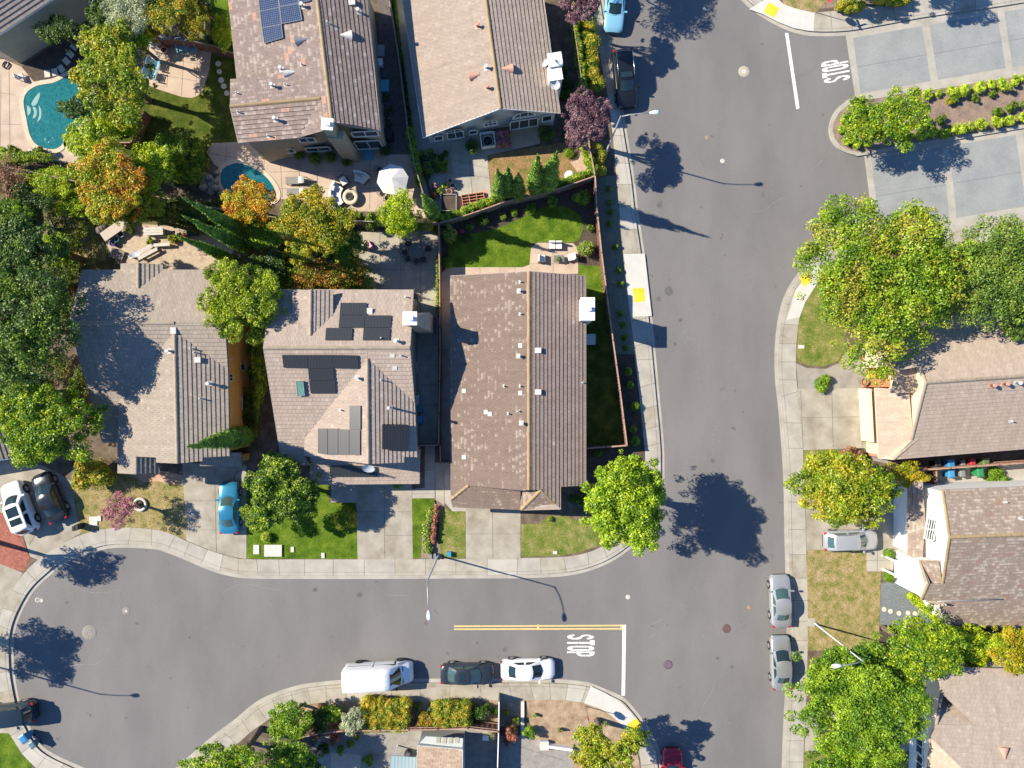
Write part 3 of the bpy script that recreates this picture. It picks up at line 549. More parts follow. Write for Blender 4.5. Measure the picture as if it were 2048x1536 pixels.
class House:
    def __init__(s, label, loc, tilem, wallm, trim, caps, name='house', cat='house', step=.05):
        s.root = thing(name, label, cat, V3((loc[0], loc[1], KZ))); s.tile = tilem; s.wall = wallm; s.trim = trim; s.caps = caps; s.step = step
        s.rm = MB(); s.V = {}
    def face(s, pl, pts):
        q = []
        for p in pts:
            h = hit(pl, *p); s.V.setdefault(tuple(p), h); q.append(h)
        roof_face(s.rm, q, step=s.step, m=1 if (isinstance(s.tile, list) and pl[0].x > .15) else 0)
    def done(s, outlines, ridges, inset=.35, fascia=.2, lift=.10):
        s.roof = s.rm.build('roof', s.tile, s.root)
        g = lambda p: s.V[tuple(p)] if len(p) == 2 else P(*p)
        mw = MB(); mf = MB()
        for ol in outlines:
            pts = [g(p) for p in ol]
            ar = sum(pts[i-1].x*pts[i].y-pts[i].x*pts[i-1].y for i in range(len(pts)))
            if ar < 0: pts = pts[::-1]
            n = len(pts); ins = []
            for i in range(n):
                a, b, c = pts[i-1], pts[i], pts[(i+1) % n]
                d1 = V3((b.x-a.x, b.y-a.y, 0)).normalized(); d2 = V3((c.x-b.x, c.y-b.y, 0)).normalized()
                n1 = V3((-d1.y, d1.x, 0)); n2 = V3((-d2.y, d2.x, 0)); bs = (n1+n2)
                bs = bs/bs.length_squared*2 if bs.length > .3 else n1
                if bs.length > 2: bs = bs.normalized()*2
                ins.append(V3((b.x, b.y, b.z-lift)) + bs*inset)
            for i in range(n):
                a, b = ins[i-1], ins[i]
                mw.poly([(a.x, a.y, 0), (b.x, b.y, 0), b, a])
            for i in range(n):
                a, b = pts[i-1], pts[i]; d = V3((b.x-a.x, b.y-a.y, 0)).normalized(); o_ = V3((d.y, -d.x, 0))
                A, B = a+o_*.0, b+o_*.0
                q = [A+o_*.03+V3((0, 0, .03)), B+o_*.03+V3((0, 0, .03)), B-o_*.02+V3((0, 0, .03)), A-o_*.02+V3((0, 0, .03))]
                r = [p-V3((0, 0, fascia)) for p in q]
                mf.quads([r, q], sm=False, cap0=True, cap1=True)
                # soffit from the fascia back to the wall
                mf.poly([a-V3((0, 0, .13)), ins[i-1]-V3((0, 0, .03)), ins[i]-V3((0, 0, .03)), b-V3((0, 0, .13))])
        mw.build('wall', s.wall, s.root); mf.build('fascia', s.trim, s.root)
        if ridges:
            rr = random.Random(3)
            for a, b in ridges:
                mc = MB()
                a, b = g(a), g(b); l = (b-a).length; d = (b-a).normalized(); sd = d.cross(V3((0, 0, 1))).normalized()
                k = 0
                while k*.4 < l-.1:
                    p = a+d*(k*.4); e = a+d*min(l, k*.4+.4); k += 1; up = V3((0, 0, .12+rr.uniform(-.008, .012)))
                    w_ = .15; lo = V3((0, 0, .02)); th = V3((0, 0, .02))
                    mc.quads([[p-sd*w_+lo, p-sd*w_*.5+up*.8, p+up, p+sd*w_*.5+up*.8, p+sd*w_+lo], [e-sd*w_+lo-th, e-sd*w_*.5+up*.8-th, e+up-th, e+sd*w_*.5+up*.8-th, e+sd*w_+lo-th]], closed=False, sm=False)
                mc.build('ridge_cap', s.caps, s.roof)
    def vent(s, pl, px, py, kind='pipe', m=None):
        c = hit(pl, px, py); mb = MB(); m = m or VENTW
        n = pl[0]; sl = (V3((0, 0, 1))-n*n.z).normalized(); u = sl.cross(n)
        def plate(w_, h_, z=.06, cc=c): mb.quads([[cc+u*a*w_/2+sl*b*h_/2+n*zz for a, b in ((-1, -1), (1, -1), (1, 1), (-1, 1))] for zz in (.0, z)], sm=False, cap1=True)
        if kind == 'pipe': plate(.27, .29, .03); mb.tube([c, c+V3((0, 0, .38))], .055, 10)
        if kind == 'stack': plate(.4, .4); mb.tube([c, c+V3((0, 0, .5)), c+V3((0, 0, .5)), c+V3((0, 0, .58))], [.1, .1, .17, .15], 12)
        if kind == 'tall': plate(.3, .3); mb.tube([c, c+V3((0, 0, 1.2)), c+V3((0, 0, 1.2)), c+V3((0, 0, 1.35))], [.09, .09, .15, .13], 12)
        if kind == 'box': mb.quads([[c+u*a*.22+sl*b*.24+n*zz*(1 if b < 0 else .35) for a, b in ((-1, -1), (1, -1), (1, 1), (-1, 1))] for zz in (.0, .26)], sm=False, cap1=True)
        if kind == 'dormer':       # half-cone attic vent, its mouth down the slope
            ring = []
            lo = c - sl*.42; hi = c + sl*.45
            r0 = [lo + u*math.cos(t)*.4 + n*max(0, math.sin(t))*.42 for t in [PI*i/8 for i in range(9)]]
            mb.quads([r0, [hi+u*math.cos(PI*i/8)*.06+n*.05 for i in range(9)]], closed=False); mb.poly(r0)
        if kind == 'tile': plate(.36, .34, .075)
        mb.build('roof_vent', m, s.root)
    def panel(s, pl, q, m, name='solar_panel', th=.09, lift=.1, frame=None):
        pts = [hit(pl, *p) for p in q]; n = pl[0]; mb = MB()
        mb.quads([[p+n*(lift-.02) for p in pts], [p+n*(lift+th) for p in pts]], sm=False, cap0=True, cap1=True)
        if mb.v:
            # uv runs along the panel for its ribs or cells
            a, b, c_, d = pts; lu = (b-a).length; lv = (d-a).length
            mb.uv[-1] = [(0, 0), (lu, 0), (lu, lv), (0, lv)]
        o = mb.build(name, m, s.root)
        if frame:
            mf = MB(); c = sum(pts, V3((0, 0, 0)))/4
            for i in range(4):
                a, b = pts[i-1], pts[i]; mf.tube([a+n*(lift+th), b+n*(lift+th)], .03, 4, sm=False)
            mf.build('frame', frame, o)
    def window(s, A, B, cx, cy, w_, h_, trim=WHITE, name='window', mull=1, glass=None, rows=1, arch=False):
        """a window on the vertical wall over A-B (world xy), centred where the photograph shows it"""
        d = V3((B[0]-A[0], B[1]-A[1], 0)).normalized(); n = V3((-d.y, d.x, 0))
        r = P(cx, cy, 0)-V3((0, 0, H)); o = V3((0, 0, H)); a = V3((A[0], A[1], 0))
        if n.dot(V3((0, 0, 0))-a) < 0: n = -n           # face the middle of the picture
        t = n.dot(a-o)/n.dot(r); c = o+r*t
        up = V3((0, 0, 1)); mb = MB()
        def bar(x0, x1, z0, z1, y=.06): mb.quads([[c+d*x0+up*z0+n*yy, c+d*x1+up*z0+n*yy, c+d*x1+up*z1+n*yy, c+d*x0+up*z1+n*yy] if False else [c+d*x+up*z+n*yy for x, z in ((x0, z0), (x1, z0), (x1, z1), (x0, z1))] for yy in (-.02, y)], sm=False, cap1=True)
        e = .09; hw, hh = w_/2, h_/2
        bar(-hw, hw, -hh-.02, -hh+e, .09)
        if not arch: bar(-hw, hw, hh-e, hh)
        bar(-hw, -hw+e, -hh, hh); bar(hw-e, hw, -hh, hh)
        for i in range(mull): x = -hw+w_*(i+1)/(mull+1); bar(x-.03, x+.03, -hh, hh + (hw*.8 if arch else 0))
        for i in range(rows-1): z = -hh+h_*(i+1)/rows; bar(-hw, hw, z-.025, z+.025)
        if arch:
            bar(-hw, hw, hh-.03, hh+.03)
            K = 10; pr = [(hw*math.cos(PI*i/K), hh+hw*.95*math.sin(PI*i/K)) for i in range(K+1)]; pi_ = [(x*.86, hh+(z-hh)*.86) for x, z in pr]
            mb.quads([[c+d*x+up*z+n*.07 for x, z in pr], [c+d*x+up*z+n*.07 for x, z in pi_]], closed=False, sm=False)
        f = mb.build(name, trim, s.root)
        mg = MB(); pts = [(-hw+e, -hh+e), (hw-e, -hh+e), (hw-e, hh-.02), (-hw+e, hh-.02)]
        if arch: pts = [(-hw+e, -hh+e), (hw-e, -hh+e)] + [(x*.9, hh+(z-hh)*.9) for x, z in pr]
        mg.poly([c+d*x+up*z+n*.025 for x, z in pts]); mg.build('pane', glass or GLASS, f)
    def seg(s, p1, p2, ins):
        a, b = [s.V[p] if len(p) == 2 else P(*p) for p in (p1, p2)]; n = V3((a.y-b.y, b.x-a.x, 0)).normalized()
        if n.dot(s.root.location-a) < 0: n = -n
        return a+n*(ins-.03), b+n*(ins-.03)
    def chimney(s, px, py, wx, wy, top, m=None, cap=True, rz=0, base=0, name='chimney', pipe=True):
        c = P(px, py, top); mb = MB(); m = m or s.wall
        mb.box((c.x, c.y, (base+top)/2), (wx, wy, top-base), rz); 
        o = mb.build(name, m, s.root)
        if cap:
            mb = MB(); mb.box((c.x, c.y, top+.06), (wx+.12, wy+.12, .12), rz)
            if pipe: mb.box((c.x+.1, c.y, top+.25), (.35, .35, .25), rz)
            mb.build('chimney_cap', WHITE, o)
        return c
def ray_z(pl, p): n, d = pl; return (d-n.x*p[0]-n.y*p[1])/n.z

capsB = surf('ochre ridge tiles', [(.27, .19, .1), (.36, .27, .15)], scale=1.2, fine=.2)
capsG = surf('grey ridge tiles', [(.27, .21, .15), (.36, .30, .24)], scale=1.2, fine=.15)
POOLP = None
def ribbed(name, c0, c1, pitch, rough=.35):
    m, nt, b = newmat(name); Lk = nt.links.new; uv = N(nt, 'ShaderNodeUVMap'); sp = N(nt, 'ShaderNodeSeparateXYZ'); Lk(uv.outputs[0], sp.inputs[0])
    a = N(nt, 'ShaderNodeMath', operation='DIVIDE'); Lk(sp.outputs[0], a.inputs[0]); a.inputs[1].default_value = pitch
    f = N(nt, 'ShaderNodeMath', operation='FRACT'); Lk(a.outputs[0], f.inputs[0]); g = N(nt, 'ShaderNodeMath', operation='LESS_THAN'); Lk(f.outputs[0], g.inputs[0]); g.inputs[1].default_value = .25
    mx = N(nt, 'ShaderNodeMix', data_type='RGBA'); Lk(g.outputs[0], mx.inputs[0]); mx.inputs[6].default_value = (*c0, 1); mx.inputs[7].default_value = (*c1, 1)
    Lk(mx.outputs[2], b.inputs['Base Color']); b.inputs['Roughness'].default_value = rough; return m
POOLM = ribbed('pool heating mat', (.022, .024, .026), (.06, .065, .068), .12)
def pvmat():
    m, nt, b = newmat('photovoltaic'); Lk = nt.links.new; uv = N(nt, 'ShaderNodeUVMap')
    br = N(nt, 'ShaderNodeTexBrick'); br.offset = 0; br.inputs['Scale'].default_value = 1; br.inputs['Brick Width'].default_value = .16; br.inputs['Row Height'].default_value = .16; br.inputs['Mortar Size'].default_value = .01
    br.inputs['Color1'].default_value = (.012, .025, .07, 1); br.inputs['Color2'].default_value = (.02, .04, .1, 1); br.inputs['Mortar'].default_value = (.14, .17, .22, 1)
    Lk(uv.outputs[0], br.inputs[0]); Lk(br.outputs[0], b.inputs['Base Color']); b.inputs['Roughness'].default_value = .15; return m
PVM = pvmat()
# ---- house 1: the brown roof in the middle
t1 = tile('brown tiles', (.205, .15, .12), (.223, .164, .132), (.35, .285, .235), pale_amt=.20, cluster=1.6, tw=.30, td=.30)
cream = surf('cream stucco', [(.52, .44, .33), (.6, .52, .4)], scale=1.5, fine=.05)
tanw = surf('tan stucco', [(.36, .29, .2), (.42, .34, .245)], scale=1.5, fine=.06)
t1e = tile('brown tiles lightened east', (.225, .172, .148), (.25, .192, .166), (.32, .27, .24), pale_amt=.01)  # tile colour lightened on the east slope, where the sun only grazes
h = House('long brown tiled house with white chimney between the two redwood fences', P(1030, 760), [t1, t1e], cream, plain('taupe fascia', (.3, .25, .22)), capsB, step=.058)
W = plane3(P(901, 552, 3.0), P(1058, 543, 4.85), P(902, 1000, 3.0)); E = plane3(P(1058, 543, 4.85), P(1172, 552, 3.65), P(1058, 980, 4.85))
h.face(W, [(901, 552), (1058, 543), (1058, 980), (1041, 981), (937, 971), (902, 999)])
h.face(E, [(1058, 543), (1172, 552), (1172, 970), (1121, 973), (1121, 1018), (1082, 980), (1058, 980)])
SW = plane3(P(902, 999, 2.95), P(1041, 1019, 2.75), hit(W, 937, 971)); SW = plane3(P(906, 1014, 2.75), P(1041, 1019, 2.75), hit(W, 937, 971))
h.face(SW, [(902, 999), (937, 971), (1041, 981), (1041, 1019), (906, 1014)])
ap = hit(E, 1082, 980); sp_ = plane3(P(1042, 1020, 3.0), P(1121, 1018.5, 3.4), ap); wp = plane3(P(1042, 1020, 3.0), P(1042, 975, 3.0), ap)
h.face(sp_, [(1042, 1020), (1121, 1019), (1082, 980)]); h.face(wp, [(1042, 1020), (1082, 980), (1058, 981), (1042, 982)])
h.done([[(901, 552), (1058, 543), (1172, 552), (1172, 970), (1121, 973), (1121, 1018), (1042, 1020), (1041, 1019), (906, 1014), (902, 999)]],
       [((1058, 543), (1058, 980)), ((937, 971), (902, 999)), ((1082, 980), (1042, 1020)), ((1082, 980), (1121, 1019))])
g0, g1_, g2_, g3_ = hit(W, 940, 973), hit(W, 1058, 979), hit(E, 1082, 981), hit(E, 1119, 976); yg = g1_.y+.25
mb = MB(); mb.poly([(g0.x, yg, 2.6), (g3_.x, yg, 2.6), (g3_.x, yg, g3_.z-.06), (g2_.x, yg, g2_.z-.06), (g1_.x, yg, g1_.z-.06), (g0.x, yg, g0.z-.06)]); mb.build('gable_wall', cream, h.root)
for k, pl, x, y in (('pipe', W, 1041, 564), ('stack', W, 1038, 582), ('pipe', W, 1041, 628), ('tile', W, 1041, 691), ('stack', W, 1037, 712), ('pipe', W, 1007, 772), ('pipe', W, 1040, 772), ('tile', W, 1041, 786), ('pipe', W, 1016, 827), ('pipe', W, 1036, 822), ('stack', W, 1043, 846), ('tile', W, 928, 782), ('tile', W, 972, 824), ('tile', W, 980, 828), ('tile', W, 928, 914), ('box', E, 1075, 701), ('box', E, 1075, 784), ('pipe', E, 1164, 765)): h.vent(pl, x, y, k)
h.chimney(1175, 618, 1.05, 1.75, 5.5, m=WHITE)
a_, b_ = P(1160, 552, 0), P(1160, 970, 0)
# ---- house 2: two-storey with black pool-heating mats
t2 = tile('taupe tiles', (.355, .285, .232), (.385, .31, .255), (.43, .36, .30), pale_amt=.05)
h = House('two storey house with black pool heating mats and a skylight on its taupe roof', P(700, 780), t2, tanw, plain('taupe fascia', (.3, .25, .22)), capsG)
Np = plane3(P(542, 579, 5.4), P(827, 580, 5.4), P(680, 696, 6.8)); Sp = plane3(P(527, 696, 6.8), P(820, 696, 6.8), P(562, 915, 3.5))
apx = hit(Sp, 735, 717); vl = hit(Sp, 610, 876); vr = hit(Sp, 829, 805)
yS = P(737, 928, apx.z)
Lp = plane3(apx, yS, vl); Rp = plane3(apx, yS, vr)
an = hit(Np, 621, 672); nr = P(622, 580, an.z); Ne = plane3(an, nr, hit(Np, 666, 630)); Nw = plane3(an, nr, hit(Np, 580, 630))
h.face(Np, [(542, 579), (586, 579), (586, 625), (621, 672), (666, 630), (666, 580), (827, 580), (820, 696), (527, 696)])
h.face(Ne, [(622, 580), (666, 580), (666, 630), (621, 672)]); h.face(Nw, [(622, 580), (621, 672), (586, 625), (586, 579)])
h.face(Sp, [(527, 696), (735, 696), (735, 717), (610, 876), (609, 912), (621, 930), (570, 930), (562, 915)]); h.face(Sp, [(735, 696), (820, 696), (829, 805), (735, 717)])
h.face(Lp, [(735, 717), (737, 928), (609, 912), (610, 876)]); h.face(Rp, [(735, 717), (829, 805), (834, 914), (808, 914), (808, 925), (737, 928)])
Gp = plane3(P(621, 969, 2.8), P(839, 967, 2.8), P(621, 905, 3.75))
h.face(Gp, [(621, 969), (621, 913), (737, 924), (839, 898), (839, 967)])
h.done([[(542, 579), (827, 580), (820, 696), (829, 805), (834, 914), (737, 914, 3.2), (610, 905, 3.2), (562, 915), (527, 696)], [(621, 969), (839, 967), (839, 898), (737, 905, 3.4), (621, 913)]],
       [((527, 696), (820, 696)), ((735, 717), (737, 928)), ((622, 580), (621, 672))])
# gable wall over the garage
a, b, c = P(609, 908, hit(Lp, 609, 912).z-.1), P(737, 922, apx.z-.1), P(834, 910, hit(Rp, 834, 914).z-.1)
mb = MB(); mb.poly([(a.x+.4, a.y, 2.5), (c.x-.3, a.y, 2.5), (c.x-.3, a.y, c.z-.15), (b.x, a.y, b.z-.1), (a.x+.4, a.y, a.z+.1)]); mb.build('gable_wall', tanw, h.root)
for q in ([(682, 607), (734, 607), (734, 631), (680, 631)], [(680, 632), (730, 632), (729, 656), (678, 656)], [(731, 632), (783, 632), (781, 656), (730, 656)], [(653, 657), (706, 657), (704, 681), (651, 681)], [(728, 657), (781, 657), (779, 681), (726, 681)]): h.panel(Np, q, POOLM, 'pool_heating_panel', .05)
for q in ([(565, 709), (615, 709), (616, 735), (568, 734)], [(616, 709), (665, 709), (667, 735), (617, 735)], [(666, 709), (717, 710), (718, 736), (668, 735)], [(617, 736), (668, 736), (670, 759), (619, 759)], [(619, 760), (671, 760), (672, 785), (622, 785)]): h.panel(Sp, q, POOLM, 'pool_heating_panel', .05)
for q in ([(701, 811), (723, 811), (723, 859), (701, 859)], [(638, 857), (657, 857), (657, 909), (638, 906)], [(658, 857), (678, 857), (678, 909), (658, 909)], [(679, 858), (700, 859), (700, 909), (679, 909)], [(701, 860), (722, 860), (722, 910), (701, 909)]): h.panel(Lp, q, POOLM, 'pool_heating_panel', .05)
for q in ([(763, 848), (788, 848), (788, 899), (763, 898)], [(789, 848), (815, 849), (815, 899), (789, 899)]): h.panel(Rp, q, POOLM, 'pool_heating_panel', .05, lift=.25)
for q in ([(660, 931), (707, 930), (707, 952), (662, 952)], [(708, 930), (754, 933), (755, 952), (708, 952)]): h.panel(Gp, q, POOLM, 'pool_heating_panel', .05)
h.panel(Sp, [(594, 761), (608, 761), (611, 789), (597, 790)], plain('green skylight glass', (.12, .26, .22), rough=.15), 'skylight', .12, frame=METAL)
for k, pl, x, y in (('pipe', Np, 812, 594), ('box', Np, 740, 624), ('stack', Np, 793, 682), ('pipe', Np, 763, 676), ('stack', Lp, 716, 756), ('pipe', Lp, 682, 820), ('tall', Rp, 782, 815), ('pipe', Rp, 763, 760), ('pipe', Sp, 802, 711), ('tile', Sp, 785, 711), ('tile', Sp, 790, 736), ('pipe', Gp, 610+15, 945)): h.vent(pl, x, y, k)
c = h.chimney(820, 637, 1.0, .95, 7.3, m=tanw, pipe=True)
mb = MB(); g0 = P(850, 650, 0); mb.box((c.x+.55, c.y, 2.4), (1.3, 1.5, 4.8)); mb.quads([[(c.x-.1, c.y-.75, 4.8), (c.x+1.2, c.y-.75, 4.8), (c.x+1.2, c.y+.75, 4.8), (c.x-.1, c.y+.75, 4.8)], [(c.x-.3, c.y-.45, 5.9), (c.x+.45, c.y-.45, 5.9), (c.x+.45, c.y+.45, 5.9), (c.x-.3, c.y+.45, 5.9)]], sm=False, cap1=True); mb.build('chimney_chase', tanw, h.root)
def dish(px, py, hh, lab, r=.38, az=200, grp='satellite dishes on the roofs', tilt=45):
    c = P(px, py, hh); t = thing('satellite_dish', lab, 'satellite dish', c, rz=R(az), group=grp)
    mb = MB(); rings = []
    for k in range(6):
        rr = r*k/5+.002; z = (rr*rr)/(r*r)*.12
        rings.append([V3((rr*math.cos(a)*.95, rr*math.sin(a), z)) for a in [i*2*PI/20 for i in range(20)]])
    M_ = Matrix.Rotation(R(tilt), 4, 'Y'); rings = [[M_ @ p for p in q] for q in rings]; mb.quads(rings); mb.build('reflector', plain('dish grey', (.45, .48, .5), rough=.5), t, local=True)
    mb = MB(); mb.tube([(0, 0, 0), (-.05, 0, -.35)], .03, 6); mb.tube([M_ @ V3((r*.9, 0, .1)), M_ @ V3((.1, 0, .5))], .015, 5); mb.build('bracket', METAL, t, local=True)
dish(737, 935, 7.0, 'round grey dish under the gable above the garage mats', .5, 270)
# east wall windows (seen as slivers)
sg_ = h.seg((829, 805), (834, 914), .35)
for y, z in ((682, 1), (735, 1), (800, 1)): h.window(*sg_, 835, y, 1.0, 1.0)
# ---- house 3: grey-brown roof with the orange wall
t3 = tile('grey brown tiles', (.30, .25, .20), (.33, .277, .225), (.38, .32, .265), pale_amt=.05)
orange = surf('orange stucco', [(.52, .27, .06), (.6, .33, .09)], scale=1.2, fine=.06)
h = House('grey brown tiled house with an orange side wall left of the pool mat house', P(320, 760), t3, orange, plain('dark fascia', (.14, .13, .13)), capsG)
Np = plane3(P(165, 540, 5.6), P(420, 540, 5.6), P(290, 648, 7.0)); Sp = plane3(P(137, 646, 7.0), P(440, 646, 7.0), P(205, 885, 3.3))
apx = hit(Sp, 349, 662); vl = hit(Sp, 236, 806); vr = hit(Sp, 456, 740); yS = P(355, 927, apx.z)
Lp = plane3(apx, yS, vl); Rp = plane3(apx, yS, vr)
ng = hit(Np, 277, 577); ngr = P(277, 526, ng.z); NgL = plane3(ng, ngr, hit(Np, 242, 541)); NgR = plane3(ng, ngr, hit(Np, 326, 541))
h.face(Np, [(165, 540), (242, 540), (277, 577), (326, 540), (443, 540), (450, 646), (139, 646)])
h.face(NgL, [(277, 577), (277, 526), (242, 527), (242, 540)]); h.face(NgR, [(277, 577), (326, 540), (326, 529), (277, 526)])
h.face(Sp, [(139, 646), (349, 646), (349, 662), (236, 806), (236, 885), (205, 885)]); h.face(Sp, [(349, 646), (450, 646), (456, 740), (349, 662)])
h.face(Lp, [(349, 662), (355, 927), (313, 925), (313, 915), (272, 913), (272, 948), (236, 946), (236, 806)]); h.face(Rp, [(349, 662), (456, 740), (459, 912), (405, 915), (405, 922), (355, 927)])
s0 = hit(Lp, 272, 913); Se = plane3(s0, P(272, 948, s0.z), P(320, 925, s0.z-1.0)); h.face(Se, [(272, 914), (314, 916), (320, 945), (272, 948)])
Gp = plane3(P(410, 932, 2.6), P(484, 932, 2.6), P(484, 905, 3.2)); h.face(Gp, [(400, 931), (484, 933), (482, 905), (405, 905)])
h.done([[(165, 540), (443, 540), (450, 646), (456, 740), (459, 912), (355, 912, 3.5), (272, 948), (236, 946), (236, 806), (205, 885), (139, 646)], [(400, 931), (484, 933), (482, 905), (405, 905)]],
       [((139, 646), (349, 646)), ((349, 662), (355, 927)), ((277, 526), (277, 577))])
for k, pl, x, y in (('box', Sp, 348, 660), ('stack', Lp, 340, 702), ('pipe', Rp, 383, 697), ('pipe', Rp, 390, 705), ('box', Rp, 395, 720), ('stack', Rp, 420, 767), ('pipe', Rp, 402, 797)): h.vent(pl, x, y, k)
sg_ = h.seg((456, 740), (459, 912), .35)
for y, ww, hh, x in ((686, .5, .6, 455), (712, .7, .7, 457), (755, .7, .8, 459), (722, 1.7, 1.1, 483), (805, 1.4, 1.0, 486)): h.window(*sg_, x+2, y, ww, hh, trim=cream, mull=1)
dish(270, 512, 6.3, 'grey dish on a pole at the small back gable above the flagstones', .42, 90)
dish(476, 909, 3.0, 'blue grey dish on the low garage roof beside the front cypress', .35, 270)
# ---- house 4: north, with photovoltaic panels
t4 = tile('mottled pink brown tiles', (.235, .18, .152), (.275, .215, .185), (.40, .325, .285), odd=(.46, .27, .2), pale_amt=.38, cluster=.6)
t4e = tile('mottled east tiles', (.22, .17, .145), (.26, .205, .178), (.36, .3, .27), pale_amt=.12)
h = House('two storey beige house with blue solar panels and mottled pinkish tiles', P(620, 120), [t4, t4e], surf('beige stucco', [(.34, .29, .2), (.4, .34, .25)], scale=1.5, fine=.06), plain('beige fascia', (.4, .33, .27)), capsB)
r1, r2 = P(628, -60, 7.2), P(663, 238, 7.2)
Wp = plane3(r1, r2, P(474, 157, 5.6)); Ep = plane3(r1, r2, P(760, 261, 5.9))
g1, g2 = hit(Wp, 640, 197), P(460, 213, hit(Wp, 640, 197).z)
Gu = plane3(g1, g2, hit(Wp, 582, 150)); Gl = plane3(g1, g2, hit(Wp, 599, 276))
h.face(Wp, [(448, -60), (628, -60), (663, 238), (667, 262), (645, 262), (597, 276), (640, 197), (580, 149), (474, 157), (459, 16)])
h.face(Ep, [(628, -60), (729, -60), (760, 261), (705, 250), (667, 245), (663, 238)])
h.face(Gu, [(461, 159), (580, 149), (640, 197), (460, 213)]); h.face(Gl, [(460, 213), (640, 197), (597, 276), (477, 286)])
h.done([[(448, -60), (729, -60), (760, 261), (663, 244, 6.6), (597, 268, 5.2), (477, 286), (460, 213), (474, 157), (459, 16)]],
       [((628, -60), (663, 238)), ((460, 213), (640, 197))])
for (x0, y0, x1, y1, nx, ny) in ((522, -32, 600, 47, 2, 2),):
    for q in ([(519, -8), (556, -15), (561, 16), (522, 24)], [(557, -15), (595, -22), (600, 8), (562, 15)], [(522, 25), (561, 17), (565, 50), (526, 57)], [(562, 16), (600, 9), (606, 41), (566, 49)], [(526, 58), (565, 51), (568, 77), (531, 88)], [(514, -42), (551, -49), (556, -16), (518, -9)], [(552, -49), (590, -56), (595, -23), (557, -16)], [(596, -22), (618, -26), (622, 3), (601, 8)]):
        h.panel(Wp, q, PVM, 'solar_panel', .05, frame=METAL)
for k, pl, x, y, m in (('stack', Wp, 606, 14, None), ('dormer', Wp, 603, 81, METAL), ('stack', Wp, 564, 140, None), ('dormer', Wp, 580, 146, None), ('pipe', Wp, 604, 130, None), ('stack', Gu, 546, 173, None), ('pipe', Gu, 571, 170, None), ('pipe', Gu, 474, 187, None), ('pipe', Gl, 477, 225, None), ('stack', Gl, 552, 240, None), ('pipe', Gl, 537, 272, None), ('box', Ep, 703, 6, None), ('stack', Ep, 718, 25, None), ('pipe', Ep, 656, 47, None), ('dormer', Ep, 692, 71, None)): h.vent(pl, x, y, k, m)
h.chimney(655, 249, .8, .8, 7.6, m=None, rz=R(-5)); c = P(690, 300, 0)
mb = MB(); q = P(664, 262, 6.3); mb.box((q.x+.2, q.y-.15, 3.0), (1.3, .7, 6.0), R(-5)); mb.build('chimney_chase', h.wall, h.root)
A, B = P(477, 279, 5.2), P(597, 267, 5.2); A.y += .0
w1 = (P(478, 285, 5.2)+V3((.35, .35, 0)), P(597, 276, 5.2)+V3((.35, .35, 0))); w2 = (P(645, 262, 6.2)+V3((0, .35, 0)), P(760, 261, 5.7)+V3((-.3, .35, 0)))
for seg, x, y, ww, hh, ar in ((w1, 535, 287, 1.6, 1.0, 0), (w1, 566, 302, 2.0, 1.0, 0), (w2, 614, 279, 1.4, 1.0, 0), (w2, 636, 298, 2.2, 1.0, 0), (w2, 730, 267, 2.2, 1.1, 0), (w2, 737, 289, 2.3, 2.0, 0)): h.window(seg[0], seg[1], x, y, ww, hh)
# ---- house 5: north, pale tiles and blue-white back wall
t5 = tile('pale sand tiles', (.325, .262, .212), (.355, .288, .235), (.39, .32, .265), pale_amt=.1, joint=.7)
h = House('single storey house with pale sand tiles, white chimney and arched back windows', P(980, 120), t5, surf('white stucco', [(.55, .55, .55), (.62, .62, .61)], scale=1.5, fine=.04), WHITE, capsB)
r1, r2 = P(964, -60, 5.3), P(1001, 217, 5.3)
Wp = plane3(r1, r2, P(846, 275, 3.0)); Ep = plane3(r1, r2, P(1121, 226, 3.8))
h.face(Wp, [(796, -60), (964, -60), (1001, 217), (846, 275)]); h.face(Ep, [(964, -60), (1078, -60), (1121, 226), (1001, 217)])
h.done([[(796, -60), (964, -60), (1078, -60), (1121, 226), (1001, 217), (846, 275)]], [((964, -60), (1001, 217))])
tcap = plain('terracotta vent', (.5, .28, .2))
for k, pl, x, y, m in (('stack', Wp, 955, 54, tcap), ('dormer', Wp, 950, 151, tcap), ('stack', Wp, 973, 137, None), ('stack', Wp, 974, 177, tcap), ('dormer', Ep, 1014, 138, tcap)): h.vent(pl, x, y, k, m)
for yy, tt in ((120, 5.2), (148, 5.0)):
    h.chimney(1110, yy, 1.05, 1.0, tt, m=WHITE, rz=R(9), pipe=False)
dish(1094, 127, 4.4, 'topmost left dish beside the white chimney', .42, 150); dish(1116, 127, 5.5, 'small dish standing on the white chimney top', .35, 60); dish(1110, 168, 4.8, 'lower dish at the south foot of the white chimney', .45, 250)
Ag, Bg = P(846, 275, 3.0)+V3((.35, .35, 0)), P(1121, 226, 3.7)+V3((-.35, .3, 0))
for x, y, ww, hh, ar, mu in ((877, 276, .8, 1.1, 0, 0), (911, 270, 1.5, 1.5, 1, 1), (946, 264, .8, .9, 0, 0), (981, 248, 1.2, .6, 1, 2), (1048, 247, 2.5, 1.9, 0, 2), (1048, 233, 2.0, .25, 1, 2), (1094, 236, .9, 1.3, 0, 0)): h.window(Ag, Bg, x, y, ww, hh, arch=bool(ar), mull=mu)
